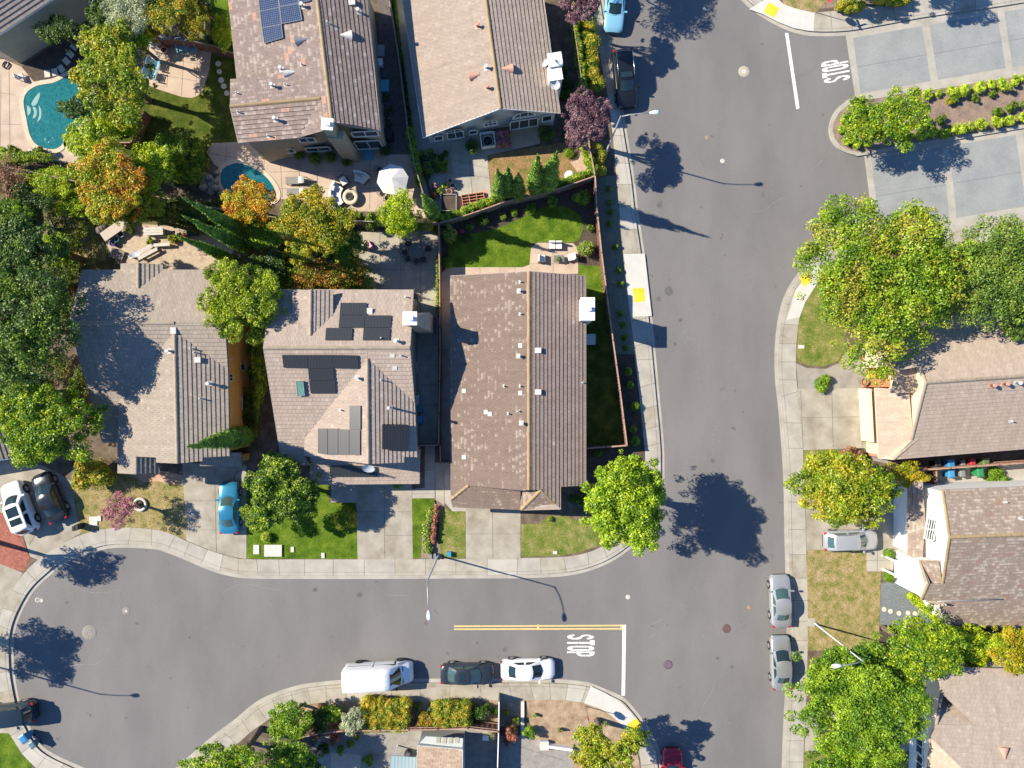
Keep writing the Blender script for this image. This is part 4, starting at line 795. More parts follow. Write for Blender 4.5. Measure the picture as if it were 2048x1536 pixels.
# ---- house 6: corner of the pool house, top left
h = House('pale beige house corner behind the big pool garden', P(-60, 10), t2, surf('sage stucco', [(.36, .34, .26), (.43, .4, .32)], scale=1.5, fine=.06), WHITE, capsG)
c6 = P(-32, 86, 4.5); Sx = plane3(P(-32, 88, 4.5), P(90, 8, 4.5), P(-60, -20, 6.3))
h.face(Sx, [(-32, 88), (150, -32), (60, -120), (-150, -20)]); Sy = plane3(P(-32, 88, 4.5), P(-200, 20, 4.5), P(-150, -20, 6)); h.face(Sy, [(-32, 88), (-150, -20), (-260, -4)])
h.done([[(-32, 88), (150, -32), (60, -120), (-150, -20), (-260, -4)]], [], inset=.3)
# ---- house 7: left edge
h = House('grey green walled house cut by the left edge above the two driveway cars', P(-60, 840), t3, surf('grey green stucco', [(.34, .36, .3), (.4, .42, .36)], scale=1.5, fine=.06), WHITE, capsG)
Ep = plane3(P(-60, 700, 5.0), P(-10, 830, 3.6), P(27, 917, 3.0)); Ep = plane3(P(27, 917, 3.0), P(-12, 800, 3.0), P(-120, 900, 5.2))
h.face(Ep, [(27, 917), (-40, 720), (-180, 760), (-130, 930)])
h.done([[(27, 917), (-40, 720), (-180, 760), (-130, 930)]], [], inset=.3)
mb = MB(); q = P(52, 912, 0.1); q2 = P(-140, 945, .1); d = (q2-q).normalized()
mb.box(((q.x+q2.x)/2, (q.y+q2.y)/2-.0, 1.25), ((q2-q).length, .12, 2.3), math.atan2(d.y, d.x)); mb.build('garage_door', WHITE, h.root)
# ---- house 8: east, tan roof
t8 = tile('tan tiles', (.375, .30, .235), (.405, .328, .26), (.45, .375, .305), pale_amt=.06, joint=.75)
creamy = surf('warm cream stucco', [(.62, .5, .34), (.68, .56, .4)], scale=1.5, fine=.04)
h = House('tan tiled house with cream walls behind the wide driveway on the right', P(1900, 770), t8, creamy, plain('cream trim', (.48, .42, .33)), capsG, step=.03)
Lw = plane3(P(1852, 765, 6.3), P(2048, 752, 6.3), P(1823, 879, 4.2)); Up = plane3(P(1852, 765, 6.3), P(2048, 752, 6.3), P(1790, 690, 4.9))
h.face(Up, [(1852, 765), (1840, 733), (1790, 740), (1773, 697), (1800, 640), (2200, 610), (2200, 742)])
h.face(Lw, [(1852, 765), (2200, 742), (2200, 886), (1786, 919), (1823, 880)])
Pp = plane3(P(1780, 786, 4.3), P(1791, 741, 4.7), P(1835, 784, 4.3)); h.face(Pp, [(1780, 786), (1791, 740), (1840, 734), (1835, 785)])
Gp = plane3(P(1751, 776, 2.7), P(1757, 889, 2.7), P(1817, 790, 3.9))
h.face(Gp, [(1751, 776), (1817, 782), (1826, 879), (1835, 877), (1786, 919), (1758, 916)])
h.done([[(1773, 697), (1800, 640), (2200, 610), (2200, 886), (1786, 919, 3.0), (1823, 880), (1852, 765), (1840, 733), (1790, 740)], [(1751, 776), (1817, 782), (1826, 879), (1786, 919), (1758, 916)]],
       [((1852, 765), (2200, 742)), ((1773, 697), (1791, 740)), ((1852, 765), (1823, 880)), ((1840, 733), (1852, 765)), ((1835, 877), (1786, 919))], inset=.25)
for k, pl, x, y, m in (('stack', Lw, 1981, 771, tcap), ('stack', Lw, 2007, 768, tcap), ('stack', Lw, 2032, 766, None), ('pipe', Lw, 2020, 842, None)): h.vent(pl, x, y, k, m)
brick = surf('brick paving', [(.4, .27, .2), (.5, .36, .28)]); bk = surf('orange brick', [(.42, .17, .09), (.55, .26, .15)], scale=7, fine=.25, fscale=14)
for (x0, y0, x1, y1, zz) in ((1722, 701, 1778, 720, .5), (1722, 758, 1778, 774, .5), (1696, 691, 1708, 707, .45), (1734, 888, 1757, 910, 2.4)):
    mb = MB(); a, b = P(x0, y0), P(x1, y1); mb.prism([(a.x, a.y), (b.x, a.y), (b.x, b.y), (a.x, b.y)], .1, zz); mb.build('brick_pier', bk, h.root)
mb = MB(); a, b = P(1731, 726), P(1752, 756); mb.prism([(a.x, a.y), (b.x, a.y), (b.x, b.y), (a.x, b.y)], .1, .2); mb.build('entry_step', surf('ochre mat', [(.62, .34, .04), (.68, .4, .07)], scale=2), h.root)
mb = MB(); a, b = P(1753, 724), P(1779, 756); mb.prism([(a.x, a.y), (b.x, a.y), (b.x, b.y), (a.x, b.y)], .1, .3); mb.build('entry_floor', plain('dark brown floor', (.07, .04, .035)), h.root)
mb = MB(); a, b = P(1747, 778, 2.7), P(1753, 885, 2.7); mb.box(((a.x+b.x)/2-.0, (a.y+b.y)/2, 1.2), (.1, 4.6, 2.1), R(3)); mb.build('garage_door', surf('cream door', [(.66, .54, .38), (.7, .58, .42)], scale=1), h.root)
# ---- house 9: east, white with mottled brown roof
t9 = tile('mottled brown tiles', (.25, .195, .155), (.275, .215, .172), (.40, .34, .275), odd=(.27, .18, .145), pale_amt=.5, cluster=.4, tw=.30, td=.30)
wst = surf('bright white stucco', [(.74, .73, .69), (.8, .79, .75)], scale=1.5, fine=.02)
h = House('white two storey house with mottled brown roof at the right edge', P(1940, 1110), t9, wst, plain('brown rake', (.36, .29, .22)), capsB, step=.04)
Up = plane3(P(1899, 1075, 7.2), P(2048, 1069, 7.2), P(1886, 980, 5.3)); Lw = plane3(P(1899, 1075, 7.2), P(2048, 1069, 7.2), P(1856, 1200, 4.6))
h.face(Up, [(1885, 980), (2200, 968), (2200, 1063), (1899, 1075)])
h.face(Lw, [(1899, 1075), (2200, 1063), (2200, 1262), (1890, 1248), (1880, 1200), (1842, 1200), (1856, 1167), (1885, 1167)])
Sg = plane3(P(1840, 1121, 4.6), P(1853, 1168, 4.6), P(1883, 1145, 5.2)); h.face(Sg, [(1840, 1121), (1878, 1121), (1884, 1166), (1853, 1168)])
Gp = plane3(P(1817, 960, 2.9), P(1817, 1112, 2.9), P(1845, 1112, 3.5)); h.face(Gp, [(1817, 962), (1845, 962), (1852, 1050), (1845, 1112), (1817, 1112)])
h.done([[(1885, 980), (2200, 968), (2200, 1262), (1890, 1248), (1880, 1200), (1899, 1075)], [(1817, 962), (1845, 962), (1845, 1112), (1817, 1112)], [(1842, 1200), (1856, 1167), (1840, 1121), (1878, 1121), (1900, 1160, 4.6), (1890, 1200, 4.2)]],
       [((1899, 1075), (2200, 1063)), ((1885, 980), (1899, 1075)), ((1899, 1075), (1885, 1167)), ((1856, 1167), (1842, 1200)), ((1840, 1121), (1853, 1168))], inset=.2)
for k, pl, x, y in (('pipe', Up, 2008, 1003), ('pipe', Up, 2040, 1038)): h.vent(pl, x, y, k)
h.window(*h.seg((1885, 980), (1899, 1075), .2), 1862, 1059, 1.8, 1.3, mull=1, rows=4)
h.window(*h.seg((1840, 1121), (1853, 1168), .2), 1834, 1152, 1.2, .8, arch=True, mull=1, rows=2)
h.window(P(1842, 1195, 3.0), P(1885, 1195, 3.0), 1874, 1207, 1.2, 1.0, mull=3, rows=3, trim=cream)
mb = MB(); q = P(1808, 1050, 1.2); mb.box((q.x+.55, q.y, 1.3), (.1, 4.9, 2.2)); mb.build('garage_door', wst, h.root)
mb = MB(); q = P(1806, 1138, 2.5); mb.box((q.x, q.y, 2.4), (1.3, 1.5, .15)); mb.box((q.x-.5, q.y-.6, 1.2), (.15, .15, 2.3)); mb.box((q.x-.5, q.y+.6, 1.2), (.15, .15, 2.3)); mb.build('porch', wst, h.root)
mb = MB(); q = P(1990, 1199, 5.1); e = hit(Lw, 1872, 1202); f = hit(Lw, 2004, 1198); mb.tube([e+V3((0, 0, .1)), f+V3((0, 0, .1))], .05, 6); mb.build('valley_flashing', METAL, h.root)
# ---- house 10: south-east
t10 = tile('sand tiles', (.35, .285, .23), (.385, .315, .255), (.43, .36, .3), pale_amt=.08, joint=.75)
h = House('sand tiled house at the bottom right behind the largest street tree', P(1990, 1480), t10, wst, plain('pinkish fascia', (.42, .32, .27)), capsG, step=.03)
Mp = plane3(P(1943, 1337, 4.8), P(2048, 1340, 4.8), P(1990, 1560, 7.0))
h.face(Mp, [(1880, 1335), (2200, 1342), (2200, 1640), (1930, 1640), (1949, 1450), (1883, 1387)])
gg = hit(Mp, 1949, 1450); Wg = plane3(gg, P(1873, 1449, gg.z-.05), P(1883, 1387, 3.9)); h.face(Wg, [(1883, 1387), (1949, 1450), (1873, 1449)])
g2 = hit(Mp, 1924, 1536); Wl = plane3(P(1861, 1474, 3.4), P(1854, 1640, 3.4), P(1924, 1536, g2.z-1)); h.face(Wl, [(1861, 1474), (1924, 1536), (1935, 1640), (1850, 1640)])
Wm = plane3(P(1873, 1449, 4.4), P(1861, 1470, 4.2), P(1949, 1450, 5.6)); h.face(Mp, [(1949, 1450), (1935, 1640), (1924, 1536), (1861, 1474), (1873, 1449)])
h.done([[(1880, 1335), (2200, 1342), (2200, 1640), (1850, 1640), (1861, 1474), (1873, 1449), (1883, 1387)]], [((1883, 1387), (1873, 1449)), ((1861, 1474), (1850, 1640))], inset=.2)
h.vent(Mp, 2008, 1506, 'dormer', tcap)
sg_ = h.seg((1861, 1474), (1850, 1640), .2); h.window(*sg_, 1840, 1492, 1.6, 1.0, mull=1); h.window(*sg_, 1840, 1526, 1.6, 1.0, mull=1)
# ---- garden building, bottom centre
t11 = tile('shingles', (.36, .25, .17), (.46, .34, .25), (.5, .4, .3), pale_amt=.1, tw=.45, td=.2)
h = House('small garden building with tan shingles and a skylit lean-to at the bottom edge', P(880, 1530), t11, surf('sage panel', [(.42, .45, .42), (.48, .5, .47)], scale=1), plain('pale trim', (.5, .5, .47)), capsG, name='garden_building', cat='garden building', step=.015)
Sp = plane3(P(836, 1491, 3.4), P(925, 1500, 3.4), P(880, 1600, 4.6)); h.face(Sp, [(836, 1491), (925, 1499), (924, 1640), (826, 1640)])
h.done([[(836, 1491), (925, 1499), (924, 1640), (826, 1640)]], [], inset=.02)
lt = plane3(P(852, 1474, 2.6), P(926, 1477, 2.6), P(925, 1499, 3.1)); h.panel(lt, [(852, 1473), (926, 1477), (925, 1498), (836, 1490)], h.wall, 'lean_to_roof', .06, lift=0)
for i in range(4): x = 873+i*12.5; h.panel(lt, [(x, 1475), (x+8, 1475.4), (x+7, 1487), (x-1, 1486.5)], surf('amber pane', [(.3, .28, .2), (.42, .38, .28)], scale=2), 'skylight', .03, lift=.07)
mp = plane3(P(782, 1511, 2.4), P(832, 1514, 2.4), P(800, 1640, 2.7)); h.panel(mp, [(782, 1511), (832, 1514), (828, 1640), (768, 1640)], ribbed('blue grey sheet metal', (.28, .36, .38), (.2, .28, .3), .3), 'porch_roof', .05, lift=0)
mb = MB(); 
for x, y in ((785, 1514), (770, 1600)): q = P(x, y, 2.3); mb.box((q.x+.1, q.y-.1, 1.15), (.1, .1, 2.3))
mb.build('post', WHITE, h.root)
# ---------------------------------------------------------------- vegetation
def leafmesh(name, mat, clumps, n, size, seed, parent=None, loc=None, aspect=.62, flat=.35, shell=.28, inner=.16, droop=0, core=False, extra=None):
    """many leaf-sized faces spread over and through a set of clumps (cx,cy,cz,rx,ry,rz)"""
    rg = np.random.default_rng(seed); C = np.array(clumps, float)
    wgt = (C[:, 3]*C[:, 4]+C[:, 3]*C[:, 5]+C[:, 4]*C[:, 5]); wgt = wgt/wgt.sum()
    k = rg.choice(len(C), n, p=wgt); c = C[k]
    d = rg.normal(size=(n, 3)); d[:, 2] = np.where(rg.random(n) < .72, np.abs(d[:, 2]), d[:, 2]); d /= np.linalg.norm(d, axis=1)[:, None]
    r = 1-shell*rg.random(n)**1.4 + .10*rg.normal(size=n)*(rg.random(n) < .3); r = np.where(rg.random(n) < inner, rg.random(n)**.4*.9, r)
    p = c[:, :3]+d*r[:, None]*c[:, 3:6]
    p[:, 2] = np.maximum(p[:, 2], KZ+.06)
    nr = d*(1-flat)+rg.normal(size=(n, 3))*.45; nr[:, 2] += flat*1.2; nr /= np.linalg.norm(nr, axis=1)[:, None]
    a = np.cross(nr, rg.normal(size=(n, 3))); 
    if droop: a = a+np.array([0, 0, -droop])
    a /= np.linalg.norm(a, axis=1)[:, None]; b = np.cross(nr, a); b /= np.linalg.norm(b, axis=1)[:, None]
    s = size*(.6+.8*rg.random(n))[:, None]*.5
    a = a*s; b = b*s*aspect
    v = np.stack([p-a*1.0, p+b*1.0-a*.1, p+a*1.1, p-b*1.0-a*.1], 1).reshape(-1, 3)
    nv = len(v); F = n
    off = np.array(WL[parent] if parent is not None else (loc if loc is not None else (0, 0, 0)), float)
    v = v-off
    cv = np.zeros((0, 3)); cf = []
    if core:
        vs = []; m_ = 10
        for (cx, cy, cz, rx, ry, rz) in C:
            base = nv+len(vs); f_ = core if isinstance(core, float) else .8
            for i in range(1, 6):
                t = PI*i/6
                for j in range(m_): q = 2*PI*j/m_; vs.append((cx+rx*f_*math.sin(t)*math.cos(q)-off[0], cy+ry*f_*math.sin(t)*math.sin(q)-off[1], cz+rz*f_*math.cos(t)-off[2]))
            for i in range(4):
                for j in range(m_): cf.append((base+i*m_+j, base+i*m_+(j+1) % m_, base+(i+1)*m_+(j+1) % m_, base+(i+1)*m_+j))
            vs.append((cx-off[0], cy-off[1], cz+rz*f_-off[2])); vs.append((cx-off[0], cy-off[1], cz-rz*f_-off[2]))
            for j in range(m_): 
                cf.append((base+j, base+(j+1) % m_, len(vs)-2+nv, base+j)[:3]); cf.append((base+4*m_+j, base+4*m_+(j+1) % m_, len(vs)-1+nv))
        cv = np.array(vs)
    me = bpy.data.meshes.new(name)
    allv = np.concatenate([v, cv]) if len(cv) else v
    nl = 4*F+sum(len(f) for f in cf)
    me.vertices.add(len(allv)); me.vertices.foreach_set('co', allv.ravel())
    me.loops.add(nl); me.polygons.add(F+len(cf))
    li = np.concatenate([np.arange(4*F), np.array([i for f in cf for i in f], int)]) if cf else np.arange(4*F)
    me.loops.foreach_set('vertex_index', li)
    ls = list(range(0, 4*F, 4)); q = 4*F
    for f in cf: ls.append(q); q += len(f)
    me.polygons.foreach_set('loop_start', ls)
    me.update(calc_edges=True); me.validate()
    me.materials.append(mat)
    o = bpy.data.objects.new(name, me); link(o, parent)
    if parent is None and loc is not None: o.location = loc
    WL[o] = V3(off); return o
Gn = lambda r, g, b: (r, g, b)
YG = [(.10, .15, .01), (.20, .27, .015), (.31, .34, .02)]
LM = {
 'street': leafmat('leaf street tree', [(.13, .19, .012), (.24, .31, .02), (.38, .40, .03)], 1.2),
 'yg': leafmat('leaf yellow green', [(.10, .14, .012), (.21, .25, .02), (.33, .31, .03), (.38, .27, .03)], .55),
 'maple': leafmat('leaf big maple', [(.10, .16, .015), (.18, .24, .02), (.28, .31, .03), (.33, .25, .06)], .45),
 'orange': leafmat('leaf turning orange', [(.14, .21, .012), (.34, .31, .02), (.50, .27, .03), (.52, .15, .04)], .42, pos=[.36, .46, .54, .62]),
 'orange2': leafmat('leaf orange gold', [(.33, .29, .02), (.5, .27, .02), (.52, .17, .02)], .6, pos=[.38, .5, .6]),
 'gold': leafmat('leaf gold', [(.15, .17, .01), (.31, .26, .015), (.44, .26, .02)], .7),
 'rust': leafmat('leaf rusty', [(.10, .12, .015), (.26, .19, .02), (.32, .09, .03)], .8),
 'lime': leafmat('leaf lime', [(.17, .23, .012), (.31, .35, .015), (.42, .40, .02)], .8),
 'green': leafmat('leaf green', [(.07, .13, .015), (.15, .225, .018), (.26, .31, .03)], .6),
 'gyel': leafmat('leaf green with yellow tips', [(.07, .13, .012), (.17, .24, .018), (.33, .34, .02)], 1.4),
 'dark': leafmat('leaf dark green', [(.025, .05, .012), (.05, .09, .02), (.11, .15, .02)], .5),
 'big': leafmat('leaf big left tree', [(.035, .065, .025), (.07, .115, .03), (.17, .21, .03)], .5),
 'conifer': leafmat('leaf conifer', [(.075, .115, .03), (.13, .185, .045), (.23, .25, .06)], .5),
 'willow': leafmat('leaf willow', [(.15, .19, .045), (.28, .31, .05), (.41, .40, .055)], .45),
 'sage': leafmat('leaf pale sage', [(.2, .24, .13), (.33, .37, .22), (.42, .45, .28)], 1.0, mul=(1.25, 1.25, 1.2)),
 'purple': leafmat('leaf purple plum', [(.07, .03, .045), (.14, .07, .09), (.23, .14, .15)], 1.2, trans=.15, mul=(1.25, 1.25, 1.2)),
 'cyp': leafmat('leaf cypress', [(.07, .125, .045), (.11, .18, .05), (.19, .26, .06)], 1.5, trans=.1),
 'arbo': leafmat('leaf arborvitae', [(.08, .13, .045), (.13, .19, .055), (.23, .29, .07)], 2, trans=.1),
 'golds': leafmat('leaf golden shrub', [(.17, .22, .02), (.36, .40, .05), (.52, .5, .08)], 3),
 'box': leafmat('leaf boxwood', [(.06, .10, .015), (.12, .17, .02), (.22, .25, .04)], 2.5),
 'var': leafmat('leaf variegated shrub', [(.09, .12, .02), (.2, .23, .05), (.36, .36, .16)], 5, var=.6),
 'hedge': leafmat('leaf yellow hedge', [(.10, .14, .015), (.24, .25, .03), (.42, .31, .045), (.48, .27, .04)], 1.6),
 'vine': leafmat('leaf vine', [(.07, .12, .01), (.18, .24, .02), (.34, .34, .04)], 2),
 'red': leafmat('leaf nandina', [(.15, .14, .03), (.34, .1, .07), (.42, .14, .11)], 1.5, mul=(1.25, 1.25, 1.2)),
 'pinkf': leafmat('flower pink', [(.16, .18, .05), (.36, .12, .17), (.52, .2, .32)], 3, mul=(1.25, 1.25, 1.2)),
 'mag': leafmat('leaf glossy magnolia', [(.035, .07, .012), (.09, .14, .015), (.25, .28, .04)], 1.6, var=.7, trans=.12),
 'brown': leafmat('leaf bronze grass', [(.18, .09, .05), (.3, .16, .09)], 2, mul=(1.25, 1.25, 1.2)),
 'darkred': leafmat('leaf dark red flax', [(.06, .02, .02), (.12, .04, .045)], 2, mul=(1.25, 1.25, 1.2)),
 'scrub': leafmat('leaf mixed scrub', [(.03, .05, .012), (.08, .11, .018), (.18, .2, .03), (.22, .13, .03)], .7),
}
tree_i = [0]
ordw = ['first', 'second', 'third', 'fourth', 'fifth', 'sixth', 'seventh', 'eighth', 'ninth', 'tenth']
def tree(px, py, rx, ry, h, pal, label, n=5200, leaf=.30, nc=22, squash=.55, group=None, low=.35, rot=0, trunk=True, clr=.36, name='tree', cat='tree', droop=0, sub=None):
    """h = height of the crown's middle; rx, ry in photograph pixels"""
    tree_i[0] += 1; sd = tree_i[0]*17+3; rg = random.Random(sd); rx *= 1.09; ry *= 1.09; leaf *= .60; n = int(n*2.7)
    c = P(px, py, h); f = (H-h)/H/S; RX, RY = rx*f, ry*f; RZ = (RX+RY)/2*squash
    t = thing(name, label, cat, V3((c.x, c.y, KZ)), group=group)
    cl = []; ga = 2.39996
    p1, p2, p3 = [rg.uniform(0, 6.28) for _ in range(3)]; md = lambda a: 1+.08*math.sin(2*a+p1)+.06*math.sin(3*a+p2)+.05*math.sin(5*a+p3)
    for i in range(nc):
        if i > 3 and rg.random() < .04: continue
        q = math.sqrt((i+.5)/nc); a = i*ga+rg.uniform(-.45, .45)+sd; q *= rg.uniform(.74, 1.08)*(1-clr*.72)*md(a)
        z = math.sqrt(max(0, 1-min(1, q/(1-clr*.6))**2))*.62 + rg.uniform(-.34, .22)
        s = clr*rg.uniform(.66, 1.12)
        cl.append((c.x+RX*q*math.cos(a), c.y+RY*q*math.sin(a), c.z+RZ*z, RX*s, RY*s, RZ*s*1.05))
        for _ in range(5):
            b = a+rg.gauss(0, 1.3); s2 = s*rg.uniform(.26, .5); cl.append((c.x+RX*(q*math.cos(a)+s*.95*math.cos(b)), c.y+RY*(q*math.sin(a)+s*.95*math.sin(b)), c.z+RZ*(z+s*rg.uniform(-.1, .9)), RX*s2, RY*s2, RZ*s2))
    for i in range(int(nc*.8)):      # outer sprays that break the outline
        a = rg.uniform(0, 2*PI); q = rg.uniform(.70, .95)*md(a); s = clr*rg.uniform(.18, .45)
        cl.append((c.x+RX*q*math.cos(a), c.y+RY*q*math.sin(a), c.z+RZ*rg.uniform(-.4, .3), RX*s, RY*s, RZ*s))
    zmin = max(KZ+.3, c.z-RZ*1.2)
    leafmesh('crown', LM[pal], cl, n, leaf, sd, parent=t, droop=droop, aspect=.26 if droop else .62)
    if trunk:
        mb = MB(); br = min(.32, .06*max(RX, RY)+.06); top = V3((c.x, c.y, c.z+RZ*.1)); b0 = V3((c.x, c.y, KZ-.05))
        fork = b0.lerp(top, .45)
        mb.tube([b0, b0+V3((.02, .03, .25)), fork, top], [br*1.35, br, br*.75, br*.25], 9)
        for i in range(0, min(nc, 12)):
            e = V3(cl[i][:3]); m_ = fork.lerp(e, .5)+V3((0, 0, -.1*RZ)); mb.tube([fork+(top-fork)*rg.uniform(0, .6), m_, e], [br*.4, br*.25, br*.08], 6)
        mb.build('trunk', BARK, t)
    return t
def cypress(px, py, h, r, label, pal='cyp', n=3200, group=None, leaf=.16, tipw=.12):
    """base of the trunk at px,py on the ground"""
    tree_i[0] += 1; sd = tree_i[0]*31; b = P(px, py, 0); t = thing('cypress_tree', label, 'cypress', V3((b.x, b.y, KZ)), group=group)
    K = 16; cl = []; rg = random.Random(sd); lean = (rg.uniform(-.02, .02), rg.uniform(-.02, .02))
    for i in range(K):
        u = (i+.5)/K; rr = r*min(1, .55+u*2.2)*max(tipw, (1-u**1.8)); 
        cl.append((b.x+rg.uniform(-.1, .1)*r+lean[0]*u*h, b.y+rg.uniform(-.1, .1)*r+lean[1]*u*h, KZ+.3+u*(h-.5), rr, rr, h/K*1.3))
    leafmesh('crown', LM[pal], cl, n, leaf, sd, parent=t, flat=.2, shell=.15, inner=.05, core=.84, aspect=.45, droop=-.8)
    mb = MB(); mb.tube([(b.x, b.y, KZ-.05), (b.x+lean[0]*h*.8, b.y+lean[1]*h*.8, h*.8)], [r*.22, r*.05], 8); mb.build('trunk', BARK, t); return t
def shrub(px, py, r, pal, label, hh=None, n=None, group=None, ry=None, leaf=.11, name='shrub', cat='shrub', lumps=0, core=.8):
    """a rounded shrub; r in photograph pixels"""
    tree_i[0] += 1; sd = tree_i[0]*13; rg = random.Random(sd); f = 1/S; R_ = r*f; RY = (ry or r)*f; hh = hh or R_*1.4
    c = P(px, py, KZ+hh*.5); loc = V3((c.x, c.y, KZ))
    cl = [(c.x, c.y, KZ+hh*.45, R_, RY, hh*.55)]
    for i in range(lumps): a = rg.uniform(0, 6.28); q = rg.uniform(.35, .75); s = rg.uniform(.3, .5); cl.append((c.x+R_*q*math.cos(a), c.y+RY*q*math.sin(a), KZ+hh*rg.uniform(.5, .8), R_*s, RY*s, hh*s*.6))
    n = n or int(max(220, min(2600, 900*R_*RY/(leaf/.11)**2*1.6)))
    if lumps: cl[0] = (cl[0][0], cl[0][1], cl[0][2]*.9, R_*.8, RY*.8, hh*.45)
    o = leafmesh(name, LM[pal], cl, int(n*1.6), leaf*.8, sd, loc=loc, core=core*.95, shell=.22, inner=.05); return tag(o, label, cat, group)
def hedge(pts, wd, hh, pal, label, n=3000, leaf=.13, name='hedge', cat='hedge', group=None, rough=.14):
    """clipped hedge along a pixel polyline (at ground), wd in metres"""
    tree_i[0] += 1; sd = tree_i[0]*13; rg = random.Random(sd); P3 = [P(x, y, 0) for x, y in pts]; loc = V3((P3[0].x, P3[0].y, KZ)); cl = []
    for a, b in zip(P3, P3[1:]):
        l = (b-a).length; k = max(1, int(l/(wd*.45)))
        for i in range(k+1):
            p = a.lerp(b, i/k); cl.append((p.x+rg.uniform(-rough, rough)*wd, p.y+rg.uniform(-rough, rough)*wd, KZ+hh*.5+rg.uniform(-.05, .05), wd*.5*rg.uniform(.85, 1.15), wd*.5*rg.uniform(.85, 1.15), hh*.5*rg.uniform(.92, 1.08)))
    o = leafmesh(name, LM[pal], cl, int(n*2), leaf*.7, sd, loc=loc, core=.8, shell=.26, inner=.04); return tag(o, label, cat, group)
def boxhedge(px, py, wx, wy, hh, pal, label, rz=0, n=2600, leaf=.14):
    tree_i[0] += 1; sd = tree_i[0]*13; rg = random.Random(sd); f = (H-hh)/H/S; c = P(px, py, hh*.9); cl = []; W_, D_ = wx*f, wy*f
    kx, ky = max(2, int(W_/.7)), max(2, int(D_/.7))
    for i in range(kx):
        for j in range(ky):
            x = (-.5+(i+.5)/kx)*W_*.92; y = (-.5+(j+.5)/ky)*D_*.92; x, y = x*math.cos(rz)-y*math.sin(rz), x*math.sin(rz)+y*math.cos(rz)
            cl.append((c.x+x+rg.uniform(-.12, .12), c.y+y+rg.uniform(-.12, .12), KZ+hh*.5+rg.uniform(-.12, .12), W_/kx*rg.uniform(.6, .9), D_/ky*rg.uniform(.6, .9), hh*.5*rg.uniform(.9, 1.12)))
    o = leafmesh('hedge', LM[pal], cl, int(n*2.6), leaf*.62, sd, loc=V3((c.x, c.y, KZ)), core=.78, shell=.28, inner=.05); return tag(o, label, 'hedge')

# street and garden trees
tree(1245, 1000, 84, 88, 6.0, 'street', 'bright yellow green street tree at the street corner beside the long brown roof', n=16000, nc=40, clr=.29, leaf=.27, squash=1.0)
tree(1755, 560, 160, 148, 6.5, 'maple', 'huge maple with browning patches between the paved lane and the tan roof', n=22000, nc=52, clr=.25, leaf=.30, squash=.5)
tree(2005, 540, 108, 105, 7.0, 'conifer', 'large grey green conifer right of the browning maple at the right edge', n=12000, nc=30, leaf=.26, clr=.33)
tree(2036, 640, 36, 42, 5.5, 'conifer', 'small grey green conifer overhanging the tan roof at the right edge', n=2600, nc=10, leaf=.24)
tree(1690, 978, 96, 70, 5.3, 'yg', 'broad yellow green tree over the parked silver wagon on the right', n=10500, nc=32, clr=.28, leaf=.28)
tree(1800, 946, 52, 24, 2.6, 'gold', 'low golden bush tree beside the fence behind the wagon', n=2200, nc=10, leaf=.2)
tree(1714, 1397, 132, 120, 5.4, 'green', 'largest bright green street tree beside the bottom right driveway', n=21000, nc=54, clr=.23, leaf=.28, squash=.4)
tree(1835, 1300, 78, 70, 5.5, 'gyel', 'green tree between the largest street tree and the white house', n=6500, nc=22, leaf=.27)
tree(1935, 1285, 58, 38, 4.0, 'lime', 'yellow green bush tree against the south wall of the white house', n=3400, nc=14, leaf=.24)
tree(2020, 1300, 50, 52, 4.5, 'gold', 'golden green tree at the right edge above the sand tiled roof', n=3400, nc=14, leaf=.24)
tree(1945, 1330, 38, 28, 3.5, 'green', 'small dark green tree touching the sand tiled roof', n=1800, nc=9, leaf=.22)
tree(1700, 1530, 100, 42, 5.5, 'green', 'green tree at the bottom edge right of the street below the largest tree', n=6000, nc=18, leaf=.27)
tree(1722, 250, 44, 50, 3.4, 'gyel', 'left one of the two fine leaved young trees in the lane island', n=3000, nc=16, leaf=.24, group='young trees in the lane island')
tree(1798, 235, 50, 54, 3.8, 'gyel', 'right and larger one of the two fine leaved young trees in the lane island', n=3800, nc=18, leaf=.24, group='young trees in the lane island')
tree(1172, 240, 48, 56, 5.2, 'purple', 'purple leaved plum tree beside the street lamp near the white chimney house', n=7000, nc=26, leaf=.20, clr=.3, group='purple plum trees along the street')
tree(1160, 0, 40, 42, 5.6, 'purple', 'purple leaved plum tree cut by the top edge beside the blue tinted parked car', n=5000, nc=20, leaf=.2, clr=.3, group='purple plum trees along the street')
tree(1165, -150, 75, 80, 6.5, 'purple', 'tall purple leaved plum tree beyond the top edge shading the parked cars', n=7000, nc=24, leaf=.25, group='purple plum trees along the street')
tree(1208, 1492, 78, 52, 4.7, 'yg', 'open yellow green tree on the dry corner lot at the bottom edge', n=5200, nc=20, leaf=.26, clr=.26)
tree(565, 980, 68, 72, 4.0, 'mag', 'dark glossy magnolia with a few white blooms beside the blue car driveway', n=8500, nc=28, leaf=.26, clr=.28)
tree(518, 1030, 32, 34, 2.4, 'vine', 'small olive green tree beneath the magnolia near its yellow ground cover', n=1800, nc=9, leaf=.17)
tree(245, 1020, 36, 34, 2.8, 'pinkf', 'pink flowering crepe myrtle on the dry front lawn', n=2400, nc=14, leaf=.15)
tree(96, 848, 98, 86, 5.6, 'gyel', 'broad green tree with bright tips left of the grey brown roof', n=10500, nc=34, clr=.27, leaf=.28)
tree(56, 655, 104, 116, 8.5, 'big', 'darkest and largest tree at the left edge shading the grey brown roof', n=11500, nc=42, clr=.25, leaf=.3, squash=.72)
tree(46, 488, 72, 68, 7.6, 'big', 'green tree at the left edge above the darkest large tree', n=7500, nc=24, clr=.3, leaf=.28)
tree(488, 605, 76, 92, 6.0, 'willow', 'feathery yellow green willow between the grey brown roof and the pool mat roof', n=9500, nc=34, clr=.23, leaf=.42, droop=.9)
